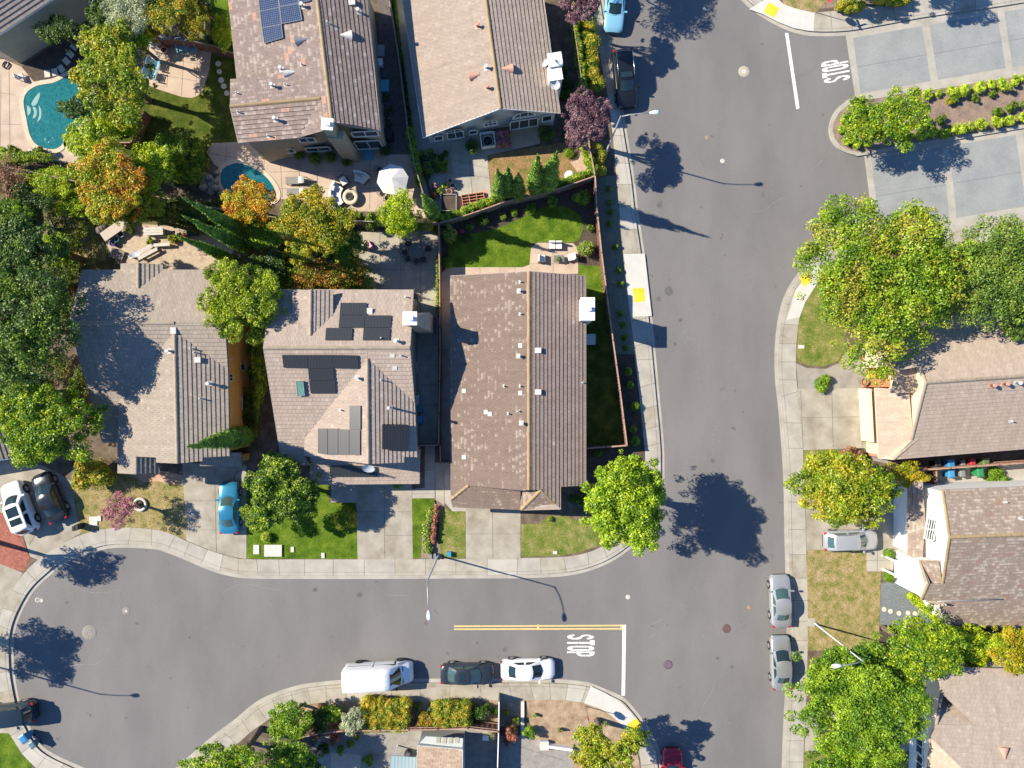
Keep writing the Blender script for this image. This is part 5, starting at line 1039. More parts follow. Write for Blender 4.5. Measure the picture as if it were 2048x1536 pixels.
tree(540, 545, 45, 45, 3.6, 'dark', 'dark green tree behind the feathery willow', n=3200, nc=14, leaf=.22)
tree(503, 408, 52, 46, 4.2, 'orange2', 'orange and gold tree overhanging the small teal pool', n=5500, nc=22, leaf=.2, clr=.3)
tree(535, 470, 40, 32, 3.2, 'green', 'low green tree between the orange tree and the round gold tree', n=2200, nc=12, leaf=.2)
tree(627, 452, 76, 66, 5.4, 'gold', 'large round gold green tree above the pool mat house', n=9500, nc=30, leaf=.23, clr=.28)
tree(652, 556, 74, 34, 3.4, 'rust', 'low rusty green tree against the north eave of the pool mat house', n=3600, nc=18, leaf=.2)
tree(702, 510, 36, 40, 2.4, 'green', 'low green tree at the west edge of the grey concrete patio', n=2200, nc=12, leaf=.2)
tree(800, 432, 42, 44, 4.0, 'lime', 'lime yellow tree below the white umbrella', n=4200, nc=20, leaf=.2)
tree(838, 448, 36, 22, 2.4, 'yg', 'low feathery tree right of the lime yellow tree', n=1500, nc=9, leaf=.2, droop=.4)
tree(230, 148, 82, 88, 5.6, 'yg', 'large yellow green tree between the big pool and the four white chairs', n=9500, nc=32, clr=.27, leaf=.27)
tree(268, 78, 46, 34, 4.2, 'lime', 'lime green tree north of the large tree by the four white chairs', n=3000, nc=14, leaf=.24)
tree(262, 28, 48, 50, 5.0, 'sage', 'pale silvery green tree below the top edge', n=5600, nc=22, leaf=.18)
tree(330, 22, 50, 52, 4.6, 'hedge', 'olive gold tree right of the pale silvery tree', n=4600, nc=18, leaf=.2)
tree(385, 38, 32, 44, 4.0, 'gold', 'narrow gold tree nearest the mottled pinkish roof', n=3000, nc=14, leaf=.2)
tree(190, 285, 52, 52, 4.8, 'lime', 'bright lime tree over the round spa of the big pool', n=4600, nc=20, leaf=.23)
tree(228, 375, 72, 78, 5.6, 'orange', 'yellow tree turning orange red beside the diagonal back fence', n=9500, nc=30, clr=.28, leaf=.25)
tree(308, 345, 40, 58, 4.0, 'lime', 'yellow green tree right of the orange red tree', n=3800, nc=16, leaf=.23)
tree(270, 420, 56, 34, 4.2, 'yg', 'green yellow tree below the orange red tree', n=3600, nc=16, leaf=.23)
tree(118, 65, 40, 32, 3.0, 'dark', 'dark green small tree against the pale beige wall', n=2200, nc=12, leaf=.2)
tree(25, 360, 40, 42, 2.4, 'brown', 'bronze leaved bush at the left edge below the diagonal fence', n=1500, nc=10, leaf=.17)
tree(105, 375, 42, 28, 2.6, 'lime', 'bright light green bush below the diagonal fence', n=1600, nc=9, leaf=.18)
tree(75, 400, 60, 40, 2.0, 'dark', 'dark green thicket bush in the shade below the diagonal fence', n=2600, nc=14, leaf=.2)
tree(448, 66, 22, 36, 2.2, 'lime', 'tall bright yellow green shrub against the west eave of the mottled roof', n=2600, nc=14, leaf=.16, clr=.4)
tree(582, 1440, 42, 38, 3.0, 'green', 'grey green tree right of the curving pavement at the bottom', n=3200, nc=14, leaf=.22)
tree(478, 1518, 100, 44, 5.2, 'gyel', 'yellow green tree spreading over the bottom pavement', n=5200, nc=22, leaf=.23, clr=.26)
tree(585, 1510, 45, 40, 3.8, 'green', 'green tree at the bottom edge left of the grey patio', n=3000, nc=14, leaf=.23)
tree(705, 1442, 26, 26, 1.9, 'sage', 'small grey green bush left of the big golden hedge', n=1300, nc=9, leaf=.17)
tree(-211, 1304, 72, 66, 6.0, 'green', 'street tree beyond the left edge casting a round shadow on the cul-de-sac', n=4200, nc=20, leaf=.3)
tree(-116, 1116, 66, 40, 6.0, 'green', 'tree beyond the left edge casting a shadow over the driveway apron', n=1800, nc=14, leaf=.3)
tree(1265+435, -62, 50, 26, 4.0, 'green', 'tree beyond the top edge shading the corner pavement', n=2000, nc=10, leaf=.25)
tree(1852, -84, 60, 40, 4.6, 'green', 'tree beyond the top edge shading the grey paved lane', n=3000, nc=12, leaf=.25)
# thickets between the back gardens
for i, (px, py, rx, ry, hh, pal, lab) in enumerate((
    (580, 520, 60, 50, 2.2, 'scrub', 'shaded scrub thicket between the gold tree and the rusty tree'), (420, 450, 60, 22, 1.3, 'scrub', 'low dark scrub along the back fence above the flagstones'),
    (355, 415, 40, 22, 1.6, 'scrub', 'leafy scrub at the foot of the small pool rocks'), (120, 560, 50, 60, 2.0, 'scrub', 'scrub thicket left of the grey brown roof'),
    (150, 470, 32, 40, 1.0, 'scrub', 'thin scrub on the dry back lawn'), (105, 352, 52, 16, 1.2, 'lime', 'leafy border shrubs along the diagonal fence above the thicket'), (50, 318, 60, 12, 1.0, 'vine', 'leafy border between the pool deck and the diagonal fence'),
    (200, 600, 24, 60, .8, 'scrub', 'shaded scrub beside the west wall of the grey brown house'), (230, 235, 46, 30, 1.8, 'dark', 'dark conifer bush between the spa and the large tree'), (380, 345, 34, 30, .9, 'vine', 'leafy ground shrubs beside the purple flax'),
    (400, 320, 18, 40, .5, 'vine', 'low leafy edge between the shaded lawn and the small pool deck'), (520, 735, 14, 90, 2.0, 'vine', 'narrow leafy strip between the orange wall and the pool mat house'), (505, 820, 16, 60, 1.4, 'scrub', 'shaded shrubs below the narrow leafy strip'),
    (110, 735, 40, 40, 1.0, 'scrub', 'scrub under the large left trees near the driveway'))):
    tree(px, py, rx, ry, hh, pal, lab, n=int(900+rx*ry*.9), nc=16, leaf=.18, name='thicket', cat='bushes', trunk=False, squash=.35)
for i, (px, py, rx, ry, hh, pal, lab) in enumerate((
    (20, 430, 48, 30, 3.0, 'green', 'small green tree at the left edge between the slatted fence and the green tree'), (20, 575, 50, 50, 4.0, 'big', 'dark tree in the gap between the two large left edge trees'), (128, 620, 34, 40, 3.0, 'big', 'dark understorey tree right of the darkest large tree'),
    (110, 500, 40, 36, 2.4, 'gyel', 'green understorey tree right of the green left edge tree'), (20, 770, 60, 34, 3.0, 'big', 'dark low tree at the left edge under the darkest large tree'), (165, 760, 22, 26, 1.2, 'scrub', 'thin scrub beside the west rake of the grey brown roof'),
    (165, 215, 40, 26, 3.2, 'dark', 'dark conifer branch tree over the edge of the big pool'), (330, 430, 40, 24, 2.4, 'scrub', 'brown green scrub tree right below the orange red tree'), (395, 440, 44, 22, 1.6, 'dark', 'dark shrubs between the scrub tree and the cypresses'),
    (560, 560, 40, 40, 2.2, 'dark', 'dark shrubs behind the rusty tree'), (720, 560, 26, 30, 1.8, 'green', 'green shrubs right of the rusty tree by the patio'), (600, 560, 36, 34, 3.0, 'yg', 'yellow green branch tree left of the rusty tree'),
    (340, 300, 34, 34, 2.6, 'green', 'leafy tree at the west edge of the shaded lawn'), (250, 250, 40, 36, 3.0, 'lime', 'lime branch tree south of the large tree by the chairs'), (190, 335, 36, 26, 3.0, 'lime', 'lime branch tree above the orange red tree'), (150, 410, 36, 26, 1.6, 'lime', 'pale green bush on the edge of the dry back lawn'),
    (215, 30, 34, 40, 3.0, 'dark', 'dark green tree beside the pale silvery tree'), (300, 60, 30, 30, 3.0, 'hedge', 'golden bush tree below the olive gold tree'), (405, 10, 26, 30, 3.4, 'dark', 'dark green hedge tree at the top edge left of the mottled roof'),
    (665, 1425, 22, 20, 1.4, 'gyel', 'green yellow bush behind the left slatted fence'), (640, 1440, 20, 22, 1.6, 'scrub', 'brown green bush behind the left slatted fence'), (455, 1545, 60, 30, 5.0, 'green', 'green tree crown at the bottom edge right of the thin open tree'),
    (960, 1425, 16, 14, .9, 'dark', 'dark low bush right of the smaller golden hedge'), (620, 1530, 40, 30, 3.2, 'big', 'dark tree at the bottom edge beside the grey patio'))):
    tree(px, py, rx, ry, hh, pal, lab, n=int(700+rx*ry*1.1), nc=16, leaf=.2, squash=.6)
for i in range(46):
    x, y = random.Random(i*7+1).uniform(0, 1), random.Random(i*11+5).uniform(0, 1)
    zones = ((90, 400, 110, 190), (0, 350, 190, 60), (330, 400, 120, 50), (560, 520, 150, 60), (180, 560, 40, 60), (20, 780, 140, 40), (215, 220, 90, 60), (0, 300, 160, 22), (505, 690, 26, 160), (1120, 60, 30, 220)); z_ = zones[i % 10]; px, py = z_[0]+x*z_[2], z_[1]+y*z_[3]
    pl_ = ('among the scrub left of the grey brown roof', 'below the diagonal fence at the left', 'behind the flagstone garden', 'below the round gold tree', 'by the west wall of the grey brown house', 'under the darkest large tree', 'between the spa and the shaded lawn', 'along the pool deck border', 'between the orange wall and the pool mat house', 'east of the sand tiled house')[i % 10]
    shrub(px, py, 9+8*random.Random(i).random(), ('green', 'scrub', 'dark', 'gyel', 'vine')[(i*3) % 5], 'low undergrowth bush %s, %s one of five' % (pl_, ordw[i//10]) , hh=.5+.8*random.Random(i+9).random(), lumps=5, leaf=.15, group='undergrowth bushes')
# cypresses and arborvitae
cypress(503, 474, 12.8, .68, 'northernmost of three dark cypresses leaning over the flagstone garden', group='tall dark cypresses', n=6000)
cypress(500, 500, 12.5, .66, 'middle one of three dark cypresses leaning over the flagstone garden', group='tall dark cypresses', n=6000)
cypress(470, 522, 10.4, .55, 'southernmost and smallest of three dark cypresses by the flagstone garden', group='tall dark cypresses', n=4600)
cypress(506, 866, 12.8, 1.0, 'lone dark cypress between the orange wall and the pool mat house', group='tall dark cypresses', n=7000)
cypress(872, 438, 8.5, .75, 'dark narrow cypress beside the white umbrella at the garden fence corner', group='arborvitae in the back gardens', pal='arbo', n=3400)
for (px, py, hh, r, lab) in ((1094, 380, 10.9, .95, 'tallest arborvitae at the right end of the row'), (1070, 384, 9.9, .9, 'second tallest arborvitae, left of the tallest'), (1036, 396, 7.4, .76, 'shortest arborvitae in the middle of the row'), (1016, 394, 8.4, .72, 'arborvitae second from the left of the row'), (1001, 396, 8.3, .78, 'leftmost arborvitae of the row')):
    cypress(px, py, hh, r, lab, group='arborvitae in the back gardens', pal='arbo', n=3600)
# rounded shrubs of the middle garden
for (px, py, r, pal, hh, lab) in ((899, 470, 20, 'var', 1.5, 'round variegated shrub at the north west corner of the back lawn'), (1172, 497, 20, 'var', 1.6, 'round variegated shrub right of the back patio chairs'), (1167, 395, 20, 'box', 1.7, 'round clipped green shrub near the top of the redwood fence'),
    (1106, 402, 15, 'box', 1.3, 'round green shrub under the tallest arborvitae'), (940, 452, 9, 'box', .6, 'small yellow green ball shrub on the north border, left one'), (1006, 433, 8, 'var', .6, 'small golden ball shrub on the north border, right one'), (1028, 425, 8, 'vine', .6, 'small ball shrub furthest right on the north border'),
    (1181, 456, 8, 'box', .6, 'tiny shrub above the variegated shrub near the redwood fence'), (1060, 420, 14, 'vine', .8, 'leafy perennials on the north border of the lawn'), (965, 440, 16, 'dark', .8, 'dark leafy plant on the north border of the lawn'), (895, 525, 12, 'green', .7, 'leafy plant at the west end of the back lawn'), (935, 478, 10, 'dark', .6, 'dark bush beside the magenta flowers'),
    (192, 948, 42, 'hedge', 2.6, 'big round clipped bush in front of the grey brown house'), (690, 1034, 26, 'gold', 1.9, 'rounded golden bush between the lawn and driveway'), (532, 1075, 11, 'golds', .7, 'bright yellow ground cover mound on the front lawn'), (14, 306, 14, 'golds', 1.0, 'pale round shrub by the pool deck at the left edge'),
    (598, 308, 12, 'box', .8, 'round shrub under the beige wall, left one'), (631, 317, 13, 'box', .9, 'round shrub under the beige wall, middle one'), (661, 314, 12, 'box', .8, 'round shrub under the beige wall, right one'), (693, 322, 11, 'box', .7, 'round shrub at the foot of the beige chimney'), (770, 300, 12, 'dark', .9, 'dark shrub at the east corner of the beige house'), (532, 309, 14, 'rust', .6, 'small dry bush by the beige wall'),
    (944, 291, 18, 'dark', 1.5, 'dark rose bush left of the white framed hot tub'), (1007, 281, 19, 'pinkf', 1.5, 'pink flowered rose bush right of the white framed hot tub'), (1093, 268, 20, 'dark', 1.5, 'dark bush under the right back window of the sand tiled house'),
    (745, 442, 20, 'box', 1.6, 'round clipped bush left of the lime yellow tree'), (872, 458, 12, 'rust', .8, 'brown dead shrub at the patio corner'), (1699, 905, 16, 'brown', 1.3, 'bronze fountain grass at the driveway corner'), (1715, 915, 14, 'brown', 1.2, 'smaller bronze fountain grass beside the driveway corner'),
    (1644, 767, 20, 'green', .9, 'spiky green cycad beside the front walk'), (1777, 1108, 12, 'green', .9, 'upper round green bush at the white house entry'), (1778, 1153, 12, 'green', .9, 'lower round green bush at the white house entry'), (1990, 955, 26, 'green', .7, 'long low green shrub on the white side yard'),
    (1023, 1462, 17, 'red', 1.3, 'red and yellow nandina shrub beside the slatted fence end'), (1059, 1463, 14, 'gyel', 1.2, 'green shrub right of the red nandina'), (668, 1474, 15, 'red', .8, 'red shrub left of the grey patio'), (632, 1473, 7, 'red', .5, 'tiny red shrub left of the grey patio'), (850, 1440, 20, 'rust', 1.7, 'sparse rusty bush between the two golden hedges'), (737, 1520, 13, 'green', .9, 'round green shrub on the grey patio'), (652, 1425, 16, 'vine', 1.2, 'yellow green bush above the left slatted fence'), (982, 1472, 10, 'sage', .8, 'pale shrub below the right slatted fence'), (990, 1422, 8, 'green', .5, 'small green plant by the white kerb strip'), (700, 1488, 8, 'vine', .4, 'tiny yellow plant on the shaded patio'),
    (520, 765, 13, 'red', 1.5, 'reddish nandina beside the orange wall'), (380, 335, 16, 'darkred', .9, 'dark purple spiky flax on the shaded lawn'), (470, 1140-90, 6, 'dark', .4, 'tiny dark plant by the blue car driveway'), (795, 970, 9, 'green', .7, 'small shrub at the garage corner beside the narrow walk'),
    (1163, 1000, 16, 'box', .7, 'low shrub under the bright street tree'), (1196, 905, 9, 'box', .6, 'small shrub just south of the redwood fence'), (1145, 998, 9, 'dark', .6, 'small dark shrub at the front corner of the brown roof'), (1100, 1038, 6, 'vine', .4, 'tiny yellow shrub on the front lawn'), (1385-247, 305, 12, 'vine', .6, 'yellow leaved plant beside the white birdbath')):
    shrub(px, py, r, pal, lab, hh=hh, lumps=5 if r > 12 and pal not in ('var', 'box') else (3 if r > 14 else 0), leaf=.10 if r < 16 else .13)
# the row between the redwood fence and the street
for i, (x, y) in enumerate(((1218, 377), (1219, 405), (1221, 424), (1219, 447), (1231, 494), (1238, 541), (1241, 568), (1241, 627), (1246, 649), (1249, 675), (1252, 696))):
    shrub(x, y, 7.5, 'box', 'small dark shrub in the shaded strip, number %s from the top of the row' % ['one', 'two', 'three', 'four', 'five', 'six', 'seven', 'eight', 'nine', 'ten', 'eleven'][i], hh=.6, group='small shrubs between the redwood fence and the street', n=420, lumps=2)
for i, (x, y, r) in enumerate(((1256, 743, 8), (1260, 770, 7.5), (1270, 812, 9), (1266, 858, 7.5), (1270, 882, 10))):
    shrub(x, y, r, 'vine', 'ball shrub on the dark mulch outside the fence, %s from the top' % ['first', 'second', 'third', 'fourth', 'fifth'][i], hh=.7, group='ball shrubs on the dark mulch strip', n=520)
# golden shrubs of the lane island
G1 = [(1275, 760, 48, 0), (1365, 750, 35, 0), (1465, 720, 48, 0), (1570, 720, 60, 0), (1690, 700, 58, 0), (1780, 670, 40, 0), (1885, 680, 62, 0), (1980, 645, 45, 0), (2044, 625, 40, 0)]
G2 = [(1120, 1100, 50, 0), (1220, 1080, 55, 0), (1320, 1065, 50, 0), (1410, 1070, 48, 0), (1520, 1030, 62, 0), (1605, 1020, 42, 0), (1710, 990, 65, 0), (1830, 975, 52, 0), (1930, 965, 52, 0), (2035, 940, 42, 0)]
G3 = [(740, 850, 35, 0), (610, 960, 42, 0), (585, 1035, 35, 0), (650, 1090, 36, 0), (632, 1132, 38, 0), (710, 1155, 43, 0), (795, 1140, 42, 0)]
G4 = [(1500, 775, 42, 1), (1455, 805, 38, 2), (1655, 785, 36, 1), (1795, 755, 32, 1), (1245, 848, 32, 1), (1380, 960, 46, 1), (1270, 978, 52, 1), (1830, 900, 46, 1), (1945, 860, 45, 1), (2045, 840, 30, 1)]
ordn = ['first', 'second', 'third', 'fourth', 'fifth', 'sixth', 'seventh', 'eighth', 'ninth', 'tenth']
for row, nm in ((G1, 'golden round shrub in the upper row of the lane island, %s from the left'), (G2, 'golden round shrub in the lower row of the lane island, %s from the left'), (G3, 'golden round shrub around the rounded tip of the lane island, %s from the top'), (G4, 'darker shrub inside the lane island, %s in reading order')):
    for i, (x, y, r, kk) in enumerate(row):
        shrub(1536+x/4, y/4, r/4*1.02, ('golds', 'box', 'gold')[kk], nm % ordn[i], hh=r/4/S*1.5, lumps=6, leaf=.085, group='low shrubs planted in the lane island', n=int(300+r*9))
for i in range(5): shrub(2060+i*26, 150-i*3+(i % 2)*70, 12, 'golds', 'golden shrub of the lane island just beyond the right edge, %s' % ordn[i], lumps=4, n=400, group='low shrubs planted in the lane island')
# hedges
boxhedge(770, 1434, 105, 66, 1.9, 'hedge', 'large golden clipped hedge behind the white van', n=6000)
boxhedge(903, 1430, 76, 50, 1.8, 'hedge', 'smaller golden clipped hedge behind the dark parked sedan', n=4200)
hedge([(1170, 52), (1178, 100), (1187, 175)], 1.6, 1.5, 'hedge', 'clipped yellow hedge along the pavement above the purple plum tree', n=5200)
hedge([(1193, 300), (1200, 345)], 1.2, 1.2, 'hedge', 'short clipped yellow hedge at the foot of the street lamp', n=1600)
boxhedge(1704, 8, 54, 20, 1.2, 'hedge', 'clipped yellow hedge at the top edge beside the stop sign corner', n=1800)
boxhedge(1790, -4, 70, 20, 1.2, 'hedge', 'clipped yellow hedge at the top edge above the paved lane', n=1800)
hedge([(1141, -60), (1148, 60), (1156, 130), (1166, 200)], .8, 1.9, 'vine', 'green vine along the fence east of the sand tiled house', n=4200)
hedge([(1165, 300), (1177, 330), (1185, 352)], .9, 1.6, 'vine', 'green vine on the fence below the purple plum tree', n=1600)
hedge([(785, -60), (800, 90), (815, 200), (826, 280)], .35, .9, 'dark', 'thin dark hedge strip in the alley between the two northern houses', n=2600)
hedge([(822, 270), (832, 320), (842, 372)], .75, 1.6, 'vine', 'narrow green hedge right of the white umbrella', n=2600)
hedge([(888, 445), (930, 432), (965, 418), (1000, 405)], .9, 1.9, 'vine', 'green vine covering the back fence left of the arborvitaes', n=3600)
hedge([(1110, 375), (1150, 366), (1188, 350)], .8, 1.7, 'vine', 'green vine covering the back fence right of the arborvitaes', n=2600)
hedge([(876, 520), (877, 560), (877, 630)], .35, 1.0, 'vine', 'thin yellow green vine along the west side of the wooden fence', n=1400)
hedge([(700, 438), (722, 436)], .6, 1.1, 'vine', 'short green hedge piece below the fire pit', n=700)
hedge([(1958-3, 0), (1958, 0)], .1, .1, 'vine', 'tiny weed', n=4) if False else None
hedge([(1814, 1190), (1832, 1205), (1860, 1225), (1880, 1225)], .85, .9, 'lime', 'low yellow green hedge on the blue gravel by the white house', n=2400)
hedge([(862, 1020), (855, 1055), (858, 1095)], .8, .5, 'var', 'pale strappy plants in the narrow front border', n=1300, leaf=.2)
hedge([(873, 1015), (870, 1050), (868, 1080)], .45, .6, 'red', 'red strappy plants in the narrow front border', n=700, leaf=.2)
hedge([(1150, 60), (1160, 160), (1172, 330)], .3, .6, 'dark', 'dark leafy strip at the foot of the street side fence', n=1600)
# magenta flowers, blooms on the magnolia are part of the place
c = P(924, 463, .3); o = leafmesh('flowers', leafmat('magenta petals', [(.6, .03, .15), (.7, .06, .25)], 3), [(c.x, c.y, .35, .2, .15, .2)], 60, .09, 5, loc=V3((c.x, c.y, KZ))); tag(o, 'magenta flowers at the edge of the back lawn', 'flowers')

pl_n = {'green': 'green', 'gyel': 'yellow tipped', 'vine': 'leafy light green', 'scrub': 'scrubby', 'dark': 'dark green', 'gold': 'golden', 'red': 'red leaved', 'brown': 'brown'}
for i, (x, y, r, pl) in enumerate(((618, 1432, 14, 'green'), (612, 1455, 12, 'gyel'), (730, 1412, 9, 'vine'), (835, 1412, 10, 'scrub'), (862, 1420, 9, 'dark'), (945, 1410, 8, 'green'), (955, 1440, 9, 'scrub'), (975, 1412, 7, 'green'), (1012, 1425, 8, 'gold'), (1030, 1440, 9, 'scrub'), (1015, 1480, 10, 'red'), (680, 1500, 10, 'green'), (648, 1495, 12, 'dark'), (712, 1475, 7, 'gyel'), (1070, 1430, 4, 'vine'), (1120, 1460, 5, 'scrub'), (640, 1412, 8, 'brown'))):
    shrub(x, y, r, pl, 'small %s border plant in the bottom yards, %s of its row' % (pl_n[pl], (ordw*2)[i]), hh=.4+.04*r, lumps=4, group='mixed border plants in the bottom yards')
# ---------------------------------------------------------------- vehicles
def paint(name, c, metal=.35, rough=.32): 
    if name in MC: return MC[name]
    m, nt, b = newmat(name); b.inputs['Base Color'].default_value = (*c, 1); b.inputs['Metallic'].default_value = metal; b.inputs['Roughness'].default_value = rough
    b.inputs['Coat Weight'].default_value = .6; b.inputs['Coat Roughness'].default_value = .06
    n = N(nt, 'ShaderNodeTexNoise'); n.inputs['Scale'].default_value = 3; n.inputs['Detail'].default_value = 6
    mr = N(nt, 'ShaderNodeMapRange'); mr.inputs[3].default_value = rough*.8; mr.inputs[4].default_value = rough*1.35; nt.links.new(n.outputs[0], mr.inputs[0]); nt.links.new(mr.outputs[0], b.inputs['Roughness'])
    MC[name] = m; return m
CGL = plain('car glass', (.015, .03, .033), rough=.04, spec=.9, var=.1); CGL2 = plain('pale car glass', (.05, .09, .085), rough=.05, spec=.9, var=.1)
HL = plain('headlight lens', (.62, .65, .68), rough=.1); TL = plain('tail light', (.4, .015, .02), rough=.2); RIM = plain('alloy rim', (.5, .5, .52), rough=.3, metal=.7)
KIND = {   # L, W, roof height, belt, hood height front, trunk; glass base/roof x as fractions of L measured from the middle
 'sedan': dict(L=4.8, W=1.84, top=1.45, belt=.93, nose=.68, tail=.92, wb=.24, wr=.07, rr=-.22, rb=-.36, ws=.58, base=.66),
 'suv': dict(L=4.9, W=1.92, top=1.75, belt=1.08, nose=.85, tail=1.08, wb=.23, wr=.09, rr=-.42, rb=-.475, ws=.62, base=.84),
 'wagon': dict(L=4.7, W=1.82, top=1.6, belt=1.0, nose=.78, tail=1.0, wb=.24, wr=.09, rr=-.38, rb=-.46, ws=.60, base=.78),
 'coupe': dict(L=4.5, W=1.78, top=1.38, belt=.9, nose=.66, tail=.88, wb=.20, wr=.05, rr=-.20, rb=-.36, ws=.55, base=.6)}
def loft_body(k, L, W):
    st = []
    n = 22
    for i in range(n+1):
        t = -1+2*i/n; x = t*L/2
        e = abs(t)
        wf = 1.0 - .04*max(0, e-.5)/.5 - .30*max(0, (e-.86)/.14)**2.2
        if t > 0: wf -= .02*t
        if t > k['wb']*2: u = (t-k['wb']*2)/(1-k['wb']*2); zt = k['belt']+(k['nose']-k['belt'])*(u**1.6) - .12*max(0, (u-.85)/.15)**2
        elif t < k['rb']*2: u = (k['rb']*2-t)/(1+k['rb']*2) if k['rb'] > -.49 else 0; zt = k['belt']+(k['tail']-k['belt'])*u - .10*max(0, (u-.7)/.3)**2
        else: zt = k['belt']
        st.append((x, wf*W/2, zt))
    return st
def car(kind, px, py, ang, paintm, label, hint=None, group='parked cars', roof=None, sunroof=False, rails=False, L=None, h0=.9, pale=False, W=None):
    """px,py: centre of the car as seen; ang: degrees the nose points, counter-clockwise from east"""
    k = KIND[kind]; L = L or k['L']; W = W or k['W']; c = P(px, py, h0); c.z = 0.01 if hint is None else hint
    t = thing('parked_car', label, 'car', c, rz=R(ang), group=group)
    st = loft_body(k, L, W); mb = MB(); rings = []
    for x, w_, z in st:
        lo = .22
        prof = [(w_*.88, lo), (w_*.985, lo+.12), (w_, .52), (w_*.985, z*.82), (w_*.93, z-.035), (w_*.84, z+.005), (w_*.5, z+.035), (0, z+.045)]
        rings.append([(x, y, zz) for y, zz in prof]+[(x, -y, zz) for y, zz in prof[-2::-1]])
    mb.quads(rings, closed=True); mb.poly(rings[0][::-1]); mb.poly(rings[-1])
    # cabin: windscreen, roof and rear window rows, then the sides
    cols = 9; B = W/2*.86; T = W/2*k['ws']*1.22; zb = k['belt']-.02; rows = []
    def row(x, z, hw, bow, crown): return [V3((x-bow*(s*s), s*hw, z+crown*(1-s*s))) for s in [-1+2*i/(cols-1) for i in range(cols)]]
    rows = [row(k['wb']*L+.16, zb, B, .22, .06), row(k['wr']*L+.03, k['top']-.06, T, .12, .05), row(k['wr']*L-.35, k['top']-.01, T*1.02, .0, .05), row((k['wr']+k['rr'])/2*L, k['top'], T*1.02, 0, .05), row(k['rr']*L+.2, k['top']-.03, T*.99, 0, .05), row(k['rr']*L, k['top']-.07, T*.96, -.08, .05), row(k['rb']*L-.05, zb, B*.93, -.12, .05)]
    mb.quads(rows, closed=False)
    for sgn in (0, -1): mb.poly([r[sgn] for r in rows], sm=False)
    mb.build('body', paintm, t, local=True)
    gl = CGL2 if pale else CGL
    def pane(a, b, name, f=.9):
        m_ = MB(); q = []
        ca = sum(a, V3())/cols; cb = sum(b, V3())/cols
        for rr_, u in ((a, .07), (b, .93)):
            rw = [a[i].lerp(b[i], u) for i in range(cols)]; mid = sum(rw, V3())/cols
            q.append([V3((p.x+(.012 if name == 'windscreen' else -.012), mid.y+(p.y-mid.y)*f, p.z+.014)) for p in rw])
        m_.quads(q, closed=False); m_.build(name, gl, t, local=True)
    pane(rows[0], rows[1], 'windscreen'); pane(rows[5], rows[6], 'rear_window', .86)
    for s, sg in ((0, -1), (-1, 1)):
        f0, f1, r1, r0 = rows[0][s], rows[1][s], rows[5][s], rows[6][s]; nrm = V3((0, sg*.012, .006))
        def sp(u, v): return (f0.lerp(r0, u)).lerp(f1.lerp(r1, u), v)
        for (u0, u1, v0) in ((.05, .44, .12), (.48, .93, .12)):
            m_ = MB(); a_ = sp(u0+.05, v0); b_ = sp(u1, v0); c_ = sp(u1-.03 if u1 < .9 else u1-.1, .86); d_ = sp(u0+.1 if u0 < .1 else u0+.02, .86)
            m_.poly([p+nrm for p in (a_, b_, c_, d_)]); m_.build('side_window', gl, t, local=True)
    for wx in (L*.30, -L*.29):
        for sg in (-1, 1):
            m_ = MB(); y = sg*(W/2-.10); r = .34 if kind != 'suv' else .38
            m_.tube([(wx, y-sg*.13, r), (wx, y+sg*.105, r), (wx, y+sg*.125, r)], [r, r, r-.04], 20); wh = m_.build('wheel', BLACK, t, local=True)
            m_ = MB(); m_.tube([(wx, y+sg*.12, r), (wx, y+sg*.135, r)], [r*.62, r*.6], 14)
            m_.build('rim', RIM, wh, local=True)
            m_ = MB(); m_.tube([(wx, y-sg*.1, r), (wx, y+sg*.1+sg*.012, r)], [r+.06, r+.05], 18); m_.build('wheel_arch', DMETAL, t, local=True)
    for sg in (-1, 1):
        m_ = MB(); z = k['nose']*.86; m_.quads([[(L/2-.42, sg*W*.46, z+.05), (L/2-.10, sg*W*.36, z+.03), (L/2-.12, sg*W*.25, z+.05), (L/2-.30, sg*W*.33, z+.1)], [(L/2-.42, sg*W*.47, z-.08), (L/2-.04, sg*W*.37, z-.1), (L/2-.04, sg*W*.25, z-.08), (L/2-.2, sg*W*.33, z-.0)]], sm=False, cap0=True); m_.build('headlight', HL, t, local=True)
        m_ = MB(); z = k['tail']*.86; m_.box((-L/2+.15, sg*W*.39, z), (.3, .2, .16)); m_.build('tail_light', TL, t, local=True)
        m_ = MB(); m_.box((k['wb']*L-.16, sg*(W/2+.06), k['belt']+.06), (.14, .24, .13)); m_.build('wing_mirror', paintm, t, local=True)
    m_ = MB(); m_.box((L/2-.05, 0, .42), (.12, W*.62, .2)); m_.box((-L/2+.04, 0, .42), (.1, W*.6, .16)); m_.build('bumper_grille', DMETAL, t, local=True)
    # shut lines of bonnet and boot
    m_ = MB(); z = k['belt']+.028; x = k['wb']*L+.2; m_.tube([(x-.18, -W*.4, z-.02), (x, 0, z+.012), (x-.18, W*.4, z-.02)], .012, 4, sm=False); m_.build('shut_line', DMETAL, t, local=True)
    if sunroof:
        m_ = MB(); zc = k['top']+.056
        for i, (a0, a1) in enumerate(sunroof): m_.box(((a0+a1)/2*L, 0, zc-.012), ((a1-a0)*L, T*1.35, .03))
        m_.build('sunroof', CGL, t, local=True)
    if rails:
        for sg in (-1, 1): m_ = MB(); m_.tube([(k['wr']*L-.3, sg*T*.97, k['top']+.0), (k['wr']*L-.4, sg*T*.97, k['top']+.07), (k['rr']*L+.25, sg*T*.97, k['top']+.05), (k['rr']*L+.15, sg*T*.97, k['top']-.02)], .022, 6); m_.build('roof_rail', CHROME, t, local=True)
    return t
